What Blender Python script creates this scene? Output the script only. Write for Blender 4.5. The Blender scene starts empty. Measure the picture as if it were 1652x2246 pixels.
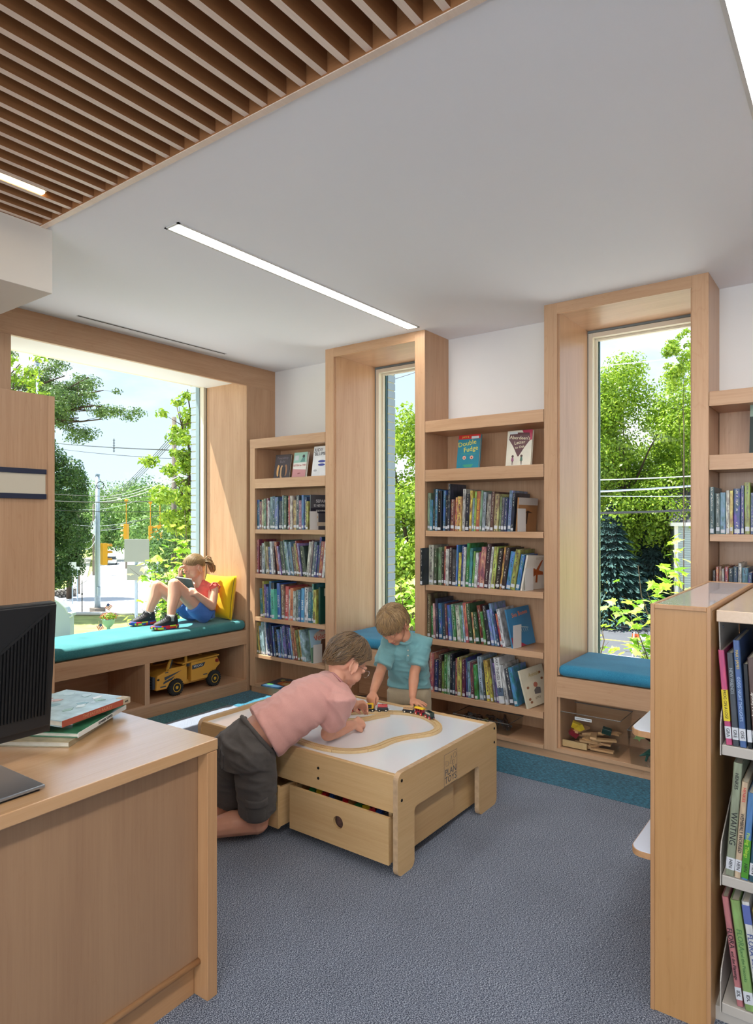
import bpy, bmesh, math, random
import numpy as np
from mathutils import Vector, Matrix, noise as mnoise
R = math.radians
rng = random.Random(7)
SC = bpy.context.scene
COL = SC.collection

# ------------------------------------------------------------------ camera
CAMH = 1.44
FPX = 1446.386
YAW = R(36.4675)
cam_d = bpy.data.cameras.new('camera')
cam = bpy.data.objects.new('camera', cam_d); COL.objects.link(cam)
cam.location = (0, 0, CAMH); cam.rotation_euler = (R(90), 0, YAW)
cam_d.sensor_fit = 'HORIZONTAL'; cam_d.sensor_width = 36
cam_d.lens = FPX / 1652 * 36
cam_d.shift_y = 17 / 1652
cam_d.clip_start = 0.02; cam_d.clip_end = 1500
SC.camera = cam

# ------------------------------------------------------------------ world
world = bpy.data.worlds.new('sky'); SC.world = world; world.use_nodes = True
wn = world.node_tree.nodes; wl = world.node_tree.links
wn.clear()
w_out = wn.new('ShaderNodeOutputWorld'); w_bg = wn.new('ShaderNodeBackground')
w_tc = wn.new('ShaderNodeTexCoord')
w_map = wn.new('ShaderNodeMapping'); w_map.inputs['Scale'].default_value = (1.0, 1.0, 2.6)
w_noise = wn.new('ShaderNodeTexNoise'); w_noise.inputs['Scale'].default_value = 2.6
w_noise.inputs['Detail'].default_value = 7; w_noise.inputs['Roughness'].default_value = 0.55
w_ramp = wn.new('ShaderNodeValToRGB')
w_ramp.color_ramp.elements[0].position = 0.42; w_ramp.color_ramp.elements[0].color = (0, 0, 0, 1)
w_ramp.color_ramp.elements[1].position = 0.62; w_ramp.color_ramp.elements[1].color = (1, 1, 1, 1)
w_sep = wn.new('ShaderNodeSeparateXYZ')
w_el = wn.new('ShaderNodeValToRGB')
w_el.color_ramp.elements[0].position = 0.0; w_el.color_ramp.elements[0].color = (0.68, 0.82, 1.0, 1)
w_el.color_ramp.elements[1].position = 0.75; w_el.color_ramp.elements[1].color = (0.30, 0.52, 0.92, 1)
w_mix = wn.new('ShaderNodeMix'); w_mix.data_type = 'RGBA'
w_mix.inputs[7].default_value = (0.97, 0.98, 1.0, 1)
wl.new(w_tc.outputs['Generated'], w_map.inputs['Vector']); wl.new(w_map.outputs[0], w_noise.inputs['Vector'])
wl.new(w_noise.outputs[0], w_ramp.inputs[0]); wl.new(w_tc.outputs['Generated'], w_sep.inputs[0])
wl.new(w_sep.outputs['Z'], w_el.inputs[0]); wl.new(w_ramp.outputs[0], w_mix.inputs[0])
wl.new(w_el.outputs[0], w_mix.inputs[6]); wl.new(w_mix.outputs[2], w_bg.inputs['Color'])
w_bg.inputs['Strength'].default_value = 0.95
wl.new(w_bg.outputs[0], w_out.inputs['Surface'])

# ------------------------------------------------------------------ sun and added fill lamps
sd = bpy.data.lights.new('sun', 'SUN'); sd.energy = 10.0; sd.angle = R(0.6); sd.color = (1.0, 0.95, 0.87)
sun = bpy.data.objects.new('sun', sd); COL.objects.link(sun)
sun.rotation_euler = Vector((-1.0, -0.5, 2.45)).to_track_quat('Z', 'Y').to_euler()

def fill_lamp(x, y, sx, sy, power, color=(1.0, 0.97, 0.94), z=2.70):
    d = bpy.data.lights.new('fill_lamp', 'AREA'); d.shape = 'RECTANGLE'
    d.size = sx; d.size_y = sy; d.energy = power; d.color = color
    o = bpy.data.objects.new('fill_lamp', d); COL.objects.link(o)
    o.location = (x, y, z)
    return o
# unseen fill lamps added behind and beside the camera to brighten the room
fill_lamp(-0.2, -1.6, 0.5, 2.4, 20)
fill_lamp(2.0, 1.2, 0.4, 2.6, 6)
fill_lamp(-2.6, -1.6, 0.5, 2.0, 10)
# area light added behind the camera, no window there; brightens ceiling and fronts
wd = bpy.data.lights.new('rear_fill_light', 'AREA'); wd.shape = 'RECTANGLE'; wd.size = 5.0; wd.size_y = 1.7; wd.energy = 125; wd.color = (0.82, 0.91, 1.0)
wo = bpy.data.objects.new('rear_fill_light', wd); COL.objects.link(wo); wo.location = (0.4, -3.85, 1.65); wo.rotation_euler = (R(90), 0, 0)
SC.view_settings.view_transform = 'Standard'; SC.view_settings.look = 'None'
SC.view_settings.gamma = 1; SC.view_settings.use_curve_mapping = False
SC.view_settings.exposure = 0.70

# ------------------------------------------------------------------ helpers
FWD = Vector((-math.sin(YAW), math.cos(YAW), 0)); RT = Vector((math.cos(YAW), math.sin(YAW), 0)); UP = Vector((0, 0, 1))
def PX(u, v, w):
    """world point on the sight line of a photo pixel at distance w (used to place people's joints)"""
    return Vector((0, 0, CAMH)) + FWD * w + RT * ((u - 826) / FPX * w) + UP * ((1140 - v) / FPX * w)

def link(o, parent=None):
    COL.objects.link(o)
    if parent is not None: o.parent = parent
    return o
def setp(o, label=None, cat=None, group=None, kind=None):
    if label: o['label'] = label
    if cat: o['category'] = cat
    if group: o['group'] = group
    if kind: o['kind'] = kind
    return o
def thing(name, label, cat, loc=(0, 0, 0), rot=(0, 0, 0), group=None):
    o = bpy.data.objects.new(name, None); o.empty_display_size = 0.05
    link(o); o.location = loc; o.rotation_euler = rot
    return setp(o, label, cat, group)
def wloc(p):
    v = Vector((0, 0, 0))
    while p is not None:
        v = v + Vector(p.location); p = p.parent
    return v

class MB:
    """collects shapes, then links them as ONE mesh object"""
    def __init__(s): s.v = []; s.f = []; s.m = []
    def add(s, vs, fs, mi=0):
        n = len(s.v); s.v += [tuple(v) for v in vs]; s.f += [tuple(i + n for i in f) for f in fs]; s.m += [mi] * len(fs)
        return s
    def box(s, x0, x1, y0, y1, z0, z1, mi=0):
        vs = [(x0, y0, z0), (x1, y0, z0), (x1, y1, z0), (x0, y1, z0), (x0, y0, z1), (x1, y0, z1), (x1, y1, z1), (x0, y1, z1)]
        return s.add(vs, [(0, 3, 2, 1), (4, 5, 6, 7), (0, 1, 5, 4), (1, 2, 6, 5), (2, 3, 7, 6), (3, 0, 4, 7)], mi)
    def rbox(s, x0, x1, y0, y1, z0, z1, r, seg=4, mi=0):
        """box whose top and bottom edges are rounded (cushion-like)"""
        loops = []
        for k in range(seg + 1):
            a = math.pi / 2 * k / seg
            loops.append((r - r * math.sin(a), z0 + r - r * math.cos(a)))
        for k in range(seg + 1):
            a = math.pi / 2 * k / seg
            loops.append((r - r * math.cos(a), z1 - r + r * math.sin(a)))
        vs = []; fs = []
        N = 4 * (seg + 1)
        for ins, z in loops:
            rr = max(r * 0.8 - ins * 0.3, r * 0.3)
            for (cx, cy, a0) in ((x1 - ins - rr, y1 - ins - rr, 0), (x0 + ins + rr, y1 - ins - rr, 90), (x0 + ins + rr, y0 + ins + rr, 180), (x1 - ins - rr, y0 + ins + rr, 270)):
                for k in range(seg + 1):
                    a = R(a0 + 90 * k / seg); vs.append((cx + rr * math.cos(a), cy + rr * math.sin(a), z))
        L = len(loops)
        for j in range(L - 1):
            for i in range(N):
                fs.append((j * N + i, j * N + (i + 1) % N, (j + 1) * N + (i + 1) % N, (j + 1) * N + i))
        fs.append(tuple(reversed(range(N)))); fs.append(tuple((L - 1) * N + i for i in range(N)))
        return s.add(vs, fs, mi)
    def tube(s, p0, p1, r0, r1=None, n=12, mi=0):
        p0 = Vector(p0); p1 = Vector(p1); r1 = r0 if r1 is None else r1
        d = (p1 - p0).normalized(); a = d.orthogonal().normalized(); b = d.cross(a)
        vs = []
        for p, r in ((p0, r0), (p1, r1)):
            for k in range(n):
                t = 2 * math.pi * k / n; vs.append(p + (a * math.cos(t) + b * math.sin(t)) * r)
        fs = [(k, (k + 1) % n, n + (k + 1) % n, n + k) for k in range(n)]
        fs += [tuple(reversed(range(n))), tuple(range(n, 2 * n))]
        return s.add(vs, fs, mi)
    def path(s, pts, r, n=8, mi=0, closed=False):
        pts = [Vector(p) for p in pts]; m = len(pts)
        rr = r if isinstance(r, (list, tuple)) else [r] * m
        vs = []; prev = None
        for i, p in enumerate(pts):
            if closed: d = pts[(i + 1) % m] - pts[i - 1]
            else: d = (pts[min(i + 1, m - 1)] - pts[max(i - 1, 0)])
            d.normalize()
            a = d.orthogonal().normalized() if prev is None else (prev - d * prev.dot(d)).normalized()
            prev = a; b = d.cross(a)
            for k in range(n):
                t = 2 * math.pi * k / n; vs.append(p + (a * math.cos(t) + b * math.sin(t)) * rr[i])
        fs = []
        for i in range(m if closed else m - 1):
            j = (i + 1) % m
            for k in range(n): fs.append((i * n + k, i * n + (k + 1) % n, j * n + (k + 1) % n, j * n + k))
        if not closed: fs += [tuple(reversed(range(n))), tuple((m - 1) * n + k for k in range(n))]
        return s.add(vs, fs, mi)
    def prism(s, poly, axis, a0, a1, mi=0):
        """extrude a 2-D polygon along axis 'x','y' or 'z' from a0 to a1"""
        n = len(poly)
        def P(u, v, a): return {'x': (a, u, v), 'y': (u, a, v), 'z': (u, v, a)}[axis]
        vs = [P(u, v, a0) for u, v in poly] + [P(u, v, a1) for u, v in poly]
        fs = [(k, (k + 1) % n, n + (k + 1) % n, n + k) for k in range(n)]
        fs += [tuple(reversed(range(n))), tuple(range(n, 2 * n))]
        return s.add(vs, fs, mi)
    def lathe(s, prof, c=(0, 0, 0), n=20, axis='z', mi=0):
        vs = []; m = len(prof)
        for r, h in prof:
            for k in range(n):
                t = 2 * math.pi * k / n; a, b = r * math.cos(t), r * math.sin(t)
                p = {'z': (a, b, h), 'x': (h, a, b), 'y': (a, h, b)}[axis]
                vs.append((p[0] + c[0], p[1] + c[1], p[2] + c[2]))
        fs = []
        for j in range(m - 1):
            for k in range(n): fs.append((j * n + k, j * n + (k + 1) % n, (j + 1) * n + (k + 1) % n, (j + 1) * n + k))
        fs += [tuple(reversed(range(n))), tuple((m - 1) * n + k for k in range(n))]
        return s.add(vs, fs, mi)
    def ball(s, c, r, n=12, mi=0):
        c = Vector(c); rx, ry, rz = r if isinstance(r, (list, tuple)) else (r, r, r)
        vs = []; m = n // 2
        for j in range(m + 1):
            ph = math.pi * j / m
            for k in range(n):
                t = 2 * math.pi * k / n
                vs.append((c.x + rx * math.sin(ph) * math.cos(t), c.y + ry * math.sin(ph) * math.sin(t), c.z + rz * math.cos(ph)))
        fs = []
        for j in range(m):
            for k in range(n): fs.append((j * n + k, (j + 1) * n + k, (j + 1) * n + (k + 1) % n, j * n + (k + 1) % n))
        return s.add(vs, fs, mi)
    def build(s, name, mat, parent=None, world=True, bevel=0, smooth=False, loc=None):
        org = wloc(parent) if (parent is not None and world) else Vector((0, 0, 0))
        me = bpy.data.meshes.new(name)
        vs = s.v if org.length == 0 else [(a - org.x, b - org.y, c - org.z) for a, b, c in s.v]
        me.from_pydata(vs, [], s.f)
        mats = mat if isinstance(mat, (list, tuple)) else [mat]
        for m in mats: me.materials.append(m)
        if len(mats) > 1: me.polygons.foreach_set('material_index', s.m)
        bm = bmesh.new(); bm.from_mesh(me); bmesh.ops.recalc_face_normals(bm, faces=bm.faces); bm.to_mesh(me); bm.free()
        if smooth: me.polygons.foreach_set('use_smooth', [True] * len(me.polygons))
        me.update()
        o = bpy.data.objects.new(name, me); link(o, parent)
        if loc: o.location = loc
        if bevel:
            b = o.modifiers.new('bevel', 'BEVEL'); b.width = bevel; b.segments = 2; b.limit_method = 'ANGLE'; b.angle_limit = R(40)
        if smooth == 'auto':
            o.modifiers.new('ws', 'WEIGHTED_NORMAL')
        return o

def bx(name, mat, dims, parent=None, bevel=0.0015, **k):
    return MB().box(*dims).build(name, mat, parent, bevel=bevel, **k)
def struct(o): o['kind'] = 'structure'; return o
def hexc(h):
    h = h.lstrip('#'); c = [int(h[i:i + 2], 16) / 255 for i in (0, 2, 4)]
    return tuple((x / 12.92 if x <= 0.04045 else ((x + 0.055) / 1.055) ** 2.4) for x in c) + (1,)

def text_obj(name, body, mat, size, parent, M, extrude=0.0003, align='CENTER', sx=1.0, shear=0, smallcap=False):
    cu = bpy.data.curves.new(name, 'FONT'); cu.body = body; cu.size = size; cu.extrude = extrude
    cu.align_x = align; cu.align_y = 'CENTER'; cu.resolution_u = 2; cu.shear = shear
    t = bpy.data.objects.new(name, cu); COL.objects.link(t)
    dg = bpy.context.evaluated_depsgraph_get()
    me = bpy.data.meshes.new_from_object(t.evaluated_get(dg))
    bpy.data.objects.remove(t)
    me.transform(Matrix.Diagonal((sx, 1, 1, 1)))
    me.transform(M); me.materials.clear(); me.materials.append(mat)
    o = bpy.data.objects.new(name, me); link(o, parent)
    return o
def frame_matrix(org, xdir, ydir):
    x = Vector(xdir).normalized(); y = Vector(ydir).normalized(); z = x.cross(y)
    return Matrix(((x.x, y.x, z.x, org[0]), (x.y, y.y, z.y, org[1]), (x.z, y.z, z.z, org[2]), (0, 0, 0, 1)))

# ------------------------------------------------------------------ materials
def newmat(name):
    m = bpy.data.materials.new(name); m.use_nodes = True
    nt = m.node_tree; b = nt.nodes['Principled BSDF']
    return m, nt, b
def plain(name, hexcol, rough=0.5, metal=0, spec=0.5, bump=0, bscale=60, var=0.0, vscale=6, sheen=0, coat=0, trans=0):
    m, nt, b = newmat(name); c = hexc(hexcol) if isinstance(hexcol, str) else hexcol
    b.inputs['Base Color'].default_value = c; b.inputs['Roughness'].default_value = rough
    b.inputs['Metallic'].default_value = metal; b.inputs['Specular IOR Level'].default_value = spec
    b.inputs['Coat Weight'].default_value = coat; b.inputs['Sheen Weight'].default_value = sheen
    b.inputs['Transmission Weight'].default_value = trans
    tc = nt.nodes.new('ShaderNodeTexCoord')
    if var > 0:
        n = nt.nodes.new('ShaderNodeTexNoise'); n.inputs['Scale'].default_value = vscale; n.inputs['Detail'].default_value = 4
        r = nt.nodes.new('ShaderNodeValToRGB')
        r.color_ramp.elements[0].position = 0.3; r.color_ramp.elements[1].position = 0.7
        r.color_ramp.elements[0].color = tuple(x * (1 - var) for x in c[:3]) + (1,)
        r.color_ramp.elements[1].color = tuple(min(1, x * (1 + var)) for x in c[:3]) + (1,)
        nt.links.new(tc.outputs['Object'], n.inputs['Vector']); nt.links.new(n.outputs[0], r.inputs[0]); nt.links.new(r.outputs[0], b.inputs['Base Color'])
    if bump > 0:
        n = nt.nodes.new('ShaderNodeTexNoise'); n.inputs['Scale'].default_value = bscale; n.inputs['Detail'].default_value = 3
        bp = nt.nodes.new('ShaderNodeBump'); bp.inputs['Strength'].default_value = bump; bp.inputs['Distance'].default_value = 0.002
        nt.links.new(tc.outputs['Object'], n.inputs['Vector']); nt.links.new(n.outputs[0], bp.inputs['Height']); nt.links.new(bp.outputs[0], b.inputs['Normal'])
    return m
def emit(name, hexcol, s):
    m, nt, b = newmat(name); b.inputs['Emission Color'].default_value = hexc(hexcol); b.inputs['Emission Strength'].default_value = s
    b.inputs['Base Color'].default_value = (0.8, 0.8, 0.8, 1)
    return m

def maple(name, axis, light, dark, rough=0.34, flame=0.5, coat=0.0):
    """maple-like veneer: slow cathedral figure, fine fibres and a few mineral streaks along one axis"""
    m, nt, b = newmat(name); N = nt.nodes; L = nt.links
    tc = N.new('ShaderNodeTexCoord'); oi = N.new('ShaderNodeObjectInfo')
    mp = N.new('ShaderNodeMapping'); sc = [1, 1, 1]
    for i in range(3): sc[i] = 0.55 if i == 'xyz'.index(axis) else 4.5
    mp.inputs['Scale'].default_value = sc
    cmb = N.new('ShaderNodeVectorMath'); cmb.operation = 'SCALE'; cmb.inputs[0].default_value = (3.1, 2.3, 4.7)
    L.new(oi.outputs['Random'], cmb.inputs['Scale']); L.new(tc.outputs['Object'], mp.inputs['Vector']); L.new(cmb.outputs[0], mp.inputs['Location'])
    n1 = N.new('ShaderNodeTexNoise'); n1.inputs['Scale'].default_value = 1.6; n1.inputs['Detail'].default_value = 3; n1.inputs['Distortion'].default_value = 0.9
    L.new(mp.outputs[0], n1.inputs['Vector'])
    # growth rings out of the slow noise
    mt = N.new('ShaderNodeMath'); mt.operation = 'MULTIPLY'; mt.inputs[1].default_value = 11.0; L.new(n1.outputs[0], mt.inputs[0])
    fr = N.new('ShaderNodeMath'); fr.operation = 'PINGPONG'; fr.inputs[1].default_value = 0.5; L.new(mt.outputs[0], fr.inputs[0])
    ring = N.new('ShaderNodeValToRGB'); ring.color_ramp.elements[0].position = 0.0; ring.color_ramp.elements[0].color = (1, 1, 1, 1)
    ring.color_ramp.elements[1].position = 0.07; ring.color_ramp.elements[1].color = (0, 0, 0, 1); L.new(fr.outputs[0], ring.inputs[0])
    mp2 = N.new('ShaderNodeMapping'); mp2.inputs['Scale'].default_value = [2.0 if i == 'xyz'.index(axis) else 70 for i in range(3)]
    L.new(tc.outputs['Object'], mp2.inputs['Vector'])
    n2 = N.new('ShaderNodeTexNoise'); n2.inputs['Scale'].default_value = 1.5; n2.inputs['Detail'].default_value = 5; n2.inputs['Roughness'].default_value = 0.65
    L.new(mp2.outputs[0], n2.inputs['Vector'])
    mixa = N.new('ShaderNodeMix'); mixa.data_type = 'RGBA'; mixa.inputs[6].default_value = hexc(light); mixa.inputs[7].default_value = hexc(dark)
    a1 = N.new('ShaderNodeMapRange'); a1.inputs[1].default_value = 0.35; a1.inputs[2].default_value = 0.72; L.new(n2.outputs[0], a1.inputs[0])
    a2 = N.new('ShaderNodeMapRange'); a2.inputs[1].default_value = 0.3; a2.inputs[2].default_value = 0.75; a2.inputs[4].default_value = 0.6; L.new(n1.outputs[0], a2.inputs[0])
    ad = N.new('ShaderNodeMath'); ad.operation = 'MULTIPLY_ADD'; ad.inputs[1].default_value = 0.45; L.new(a1.outputs[0], ad.inputs[0]); L.new(a2.outputs[0], ad.inputs[2])
    ad.use_clamp = True
    L.new(ad.outputs[0], mixa.inputs[0])
    mixb = N.new('ShaderNodeMix'); mixb.data_type = 'RGBA'; mixb.blend_type = 'MULTIPLY'; mixb.inputs[7].default_value = (0.78, 0.66, 0.55, 1)
    rf = N.new('ShaderNodeMath'); rf.operation = 'MULTIPLY'; rf.inputs[1].default_value = flame * 0.75; L.new(ring.outputs[0], rf.inputs[0])
    rf2 = N.new('ShaderNodeMath'); rf2.operation = 'MULTIPLY'; L.new(rf.outputs[0], rf2.inputs[0]); a3 = N.new('ShaderNodeMath'); a3.operation = 'MULTIPLY_ADD'; a3.inputs[1].default_value = 0.6; a3.inputs[2].default_value = 0.4; L.new(a1.outputs[0], a3.inputs[0]); L.new(a3.outputs[0], rf2.inputs[1])
    L.new(rf2.outputs[0], mixb.inputs[0]); L.new(mixa.outputs[2], mixb.inputs[6])
    # per-piece tone
    hs = N.new('ShaderNodeHueSaturation'); mr = N.new('ShaderNodeMapRange'); mr.inputs[3].default_value = 0.94; mr.inputs[4].default_value = 1.05
    L.new(oi.outputs['Random'], mr.inputs[0]); L.new(mr.outputs[0], hs.inputs['Value']); L.new(mixb.outputs[2], hs.inputs['Color'])
    L.new(hs.outputs[0], b.inputs['Base Color'])
    b.inputs['Roughness'].default_value = rough; b.inputs['Coat Weight'].default_value = coat; b.inputs['Coat Roughness'].default_value = 0.25
    bp = N.new('ShaderNodeBump'); bp.inputs['Strength'].default_value = 0.06; bp.inputs['Distance'].default_value = 0.001
    L.new(n2.outputs[0], bp.inputs['Height']); L.new(bp.outputs[0], b.inputs['Normal'])
    return m
MX, MY, MZ = (maple('maple_' + a, a, '#cfa784', '#b58b67') for a in 'xyz')
BX, BY, BZ = (maple('beech_laminate_' + a, a, '#c0946a', '#aa7c52', rough=0.3, flame=0.25) for a in 'xyz')
PLY = {a: maple('birch_ply_' + a, a, '#d3b180', '#bf9866', rough=0.42, flame=0.2) for a in 'xyz'}
PLYEDGE = plain('birch_ply_edge', '#b89a78', 0.6, var=0.15, vscale=40)
SLAT = maple('slat_wood', 'y', '#a8744a', '#8f5f38', rough=0.5, flame=0.3)
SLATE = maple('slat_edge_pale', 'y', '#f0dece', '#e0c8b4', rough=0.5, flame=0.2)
SLATX = maple('slat_wood_x', 'x', '#a8744a', '#8f5f38', rough=0.5, flame=0.3)
WHITE = plain('wall_paint', '#e9e6e2', 0.85, bump=0.05, bscale=300)
CEIL = plain('ceiling_paint', '#f0f2f8', 0.8, bump=0.03, bscale=300)
BULK = plain('bulkhead_paint', '#e4ddd2', 0.85)
ALU = plain('window_frame_cream', '#e6ddc6', 0.35)
ALUD = plain('gasket_grey', '#6a6b68', 0.6)
DARK = plain('dark_gap', '#15120f', 0.9)
STRIP = emit('light_strip', '#fffdf8', 14.0)
STRIPW = emit('light_strip_warm', '#ffe6bd', 8.0)

def fabric(name, c1, c2, scale=900, rough=0.95, bump=0.5, sheen=0.15):
    m, nt, b = newmat(name); N = nt.nodes; L = nt.links
    tc = N.new('ShaderNodeTexCoord')
    n = N.new('ShaderNodeTexNoise'); n.inputs['Scale'].default_value = scale; n.inputs['Detail'].default_value = 2
    n2 = N.new('ShaderNodeTexNoise'); n2.inputs['Scale'].default_value = 5; n2.inputs['Detail'].default_value = 4
    r = N.new('ShaderNodeMapRange'); r.inputs[1].default_value = 0.35; r.inputs[2].default_value = 0.65
    mx = N.new('ShaderNodeMix'); mx.data_type = 'RGBA'; mx.inputs[6].default_value = hexc(c1); mx.inputs[7].default_value = hexc(c2)
    L.new(tc.outputs['Object'], n.inputs['Vector']); L.new(tc.outputs['Object'], n2.inputs['Vector'])
    a = N.new('ShaderNodeMath'); a.operation = 'MULTIPLY_ADD'; a.inputs[1].default_value = 0.7; L.new(n.outputs[0], a.inputs[0])
    a2 = N.new('ShaderNodeMath'); a2.operation = 'MULTIPLY'; a2.inputs[1].default_value = 0.3; L.new(n2.outputs[0], a2.inputs[0]); L.new(a2.outputs[0], a.inputs[2])
    L.new(a.outputs[0], r.inputs[0]); L.new(r.outputs[0], mx.inputs[0]); L.new(mx.outputs[2], b.inputs['Base Color'])
    b.inputs['Roughness'].default_value = rough; b.inputs['Sheen Weight'].default_value = sheen
    b.inputs['Specular IOR Level'].default_value = 0.2
    bp = N.new('ShaderNodeBump'); bp.inputs['Strength'].default_value = bump; bp.inputs['Distance'].default_value = 0.002
    L.new(n.outputs[0], bp.inputs['Height']); L.new(bp.outputs[0], b.inputs['Normal'])
    return m
CUSH_T = fabric('teal_wool', '#2a686d', '#509598', 420)
CUSH_B = fabric('blue_wool', '#256f90', '#4598ba', 420)

def carpet(name, dark, mid, lightc, along):
    m, nt, b = newmat(name); N = nt.nodes; L = nt.links
    tc = N.new('ShaderNodeTexCoord')
    mp = N.new('ShaderNodeMapping'); mp.inputs['Scale'].default_value = along; L.new(tc.outputs['Object'], mp.inputs['Vector'])
    n = N.new('ShaderNodeTexNoise'); n.inputs['Scale'].default_value = 1.0; n.inputs['Detail'].default_value = 3; n.inputs['Roughness'].default_value = 0.7
    L.new(mp.outputs[0], n.inputs['Vector'])
    r = N.new('ShaderNodeValToRGB'); e = r.color_ramp.elements
    e[0].position = 0.40; e[0].color = hexc(dark); e[1].position = 0.61; e[1].color = hexc(lightc)
    k = e.new(0.5); k.color = hexc(mid)
    L.new(n.outputs[0], r.inputs[0])
    n2 = N.new('ShaderNodeTexNoise'); n2.inputs['Scale'].default_value = 2.2; n2.inputs['Detail'].default_value = 3; L.new(tc.outputs['Object'], n2.inputs['Vector'])
    hs = N.new('ShaderNodeHueSaturation'); mr = N.new('ShaderNodeMapRange'); mr.inputs[1].default_value = 0.3; mr.inputs[2].default_value = 0.7; mr.inputs[3].default_value = 0.86; mr.inputs[4].default_value = 1.12
    L.new(n2.outputs[0], mr.inputs[0]); L.new(mr.outputs[0], hs.inputs['Value']); L.new(r.outputs[0], hs.inputs['Color']); L.new(hs.outputs[0], b.inputs['Base Color'])
    b.inputs['Roughness'].default_value = 1.0; b.inputs['Specular IOR Level'].default_value = 0.1; b.inputs['Sheen Weight'].default_value = 0.2
    bp = N.new('ShaderNodeBump'); bp.inputs['Strength'].default_value = 0.25; bp.inputs['Distance'].default_value = 0.003
    L.new(n.outputs[0], bp.inputs['Height']); L.new(bp.outputs[0], b.inputs['Normal'])
    return m
CARPET = carpet('carpet_blue_grey', '#1a2130', '#50596c', '#b8bfcb', (210, 420, 200))
CARPET_T = carpet('carpet_teal', '#0d3a4a', '#1c5a72', '#3b88a2', (60, 300, 200))
CARPET_T2 = carpet('carpet_teal_side', '#0d3a44', '#1c5a66', '#3b8890', (300, 60, 200))

def glassmat(name, tint=(0.95, 0.968, 0.962), refl=0.35):
    m = bpy.data.materials.new(name); m.use_nodes = True; nt = m.node_tree; N = nt.nodes; L = nt.links; N.clear()
    ge = N.new('ShaderNodeNewGeometry'); inv = N.new('ShaderNodeMath'); inv.operation = 'SUBTRACT'; inv.inputs[0].default_value = 1.0; L.new(ge.outputs['Backfacing'], inv.inputs[1])
    o = N.new('ShaderNodeOutputMaterial'); t = N.new('ShaderNodeBsdfTransparent'); t.inputs[0].default_value = tint + (1,)
    g = N.new('ShaderNodeBsdfGlossy'); g.inputs['Roughness'].default_value = 0.0
    fr = N.new('ShaderNodeFresnel'); fr.inputs['IOR'].default_value = 1.45
    mu = N.new('ShaderNodeMath'); mu.operation = 'MULTIPLY'; mu.inputs[1].default_value = refl; L.new(fr.outputs[0], mu.inputs[0])
    m2 = N.new('ShaderNodeMath'); m2.operation = 'MULTIPLY'; L.new(mu.outputs[0], m2.inputs[0]); L.new(inv.outputs[0], m2.inputs[1])
    mx = N.new('ShaderNodeMixShader'); L.new(m2.outputs[0], mx.inputs[0]); L.new(t.outputs[0], mx.inputs[1]); L.new(g.outputs[0], mx.inputs[2]); L.new(mx.outputs[0], o.inputs[0])
    return m
GLASS = glassmat('window_glass'); GLASSE = plain('glass_edge_green', '#1f4a48', 0.2)
CLEAR = glassmat('clear_plastic', (0.955, 0.955, 0.945), 1.1)
# ================================================================== STRUCTURE
A_Y = 3.82      # front plane of the built-ins on the back wall
B_X = -4.17     # front plane of the built-ins on the left wall
CZ = 2.74
# floor
fl = struct(MB().box(-4.75, -3.965, -4.0, 3.45, -0.05, 0.0).box(-3.965, 5.0, -4.0, 3.45, -0.05, 0.0).build('floor', CARPET))
b1 = MB().box(-4.75, 5.0, 3.45, 4.3, -0.05, 0.001).build('carpet_border', CARPET_T, fl)
b2 = MB().box(-4.75, -3.975, -4.0, 3.45, -0.04, 0.001).build('carpet_border', CARPET_T2, fl)
# ceiling with a hole for the slatted panel; recessed slots for lamps
ce = struct(MB().box(-4.86, 5, 1.485, 4.3, CZ, 2.95).box(-4.86, -2.955, -4, 1.485, CZ, 2.95).box(1.6, 5, -4, 1.485, CZ, 2.95)
            .box(-2.955, 1.6, -4, 1.485, 3.02, 3.06).build('ceiling', CEIL))
# back wall (behind the built-ins), around the two window openings
wb = MB()
wb.box(-4.95, -3.25, 4.14, 4.30, -0.3, CZ).box(-2.47, -1.52, 4.14, 4.30, -0.3, CZ).box(-0.70, 5.0, 4.14, 4.30, -0.3, CZ)
wb.box(-3.25, -2.47, 4.14, 4.30, -0.3, 0.46).box(-1.52, -0.70, 4.14, 4.30, -0.3, 0.46)
struct(wb.build('wall_back', WHITE))
# left wall around the big window opening
wl_ = MB().box(-4.86, -4.69, -4.0, 1.88, -0.3, CZ).box(-4.86, -4.69, 1.88, 4.14, -0.3, 0.44).box(-4.86, -4.69, 1.88, 3.90, 2.66, CZ).box(-4.86, -4.69, 3.90, 4.14, 0.44, CZ)
struct(wl_.build('wall_left', WHITE))
struct(MB().box(5.0, 5.1, -4, 4.3, -0.1, 3.0).build('wall_right', WHITE))
struct(MB().box(-4.95, 5.0, -4.1, -4.0, -0.1, 3.0).build('wall_front', WHITE))

# bulkhead, upper left
bk = struct(MB().box(-4.69, -2.931, -4.0, 1.516, 2.455, CZ + 0.001).build('trim_1', BULK, bevel=0.002))

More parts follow.
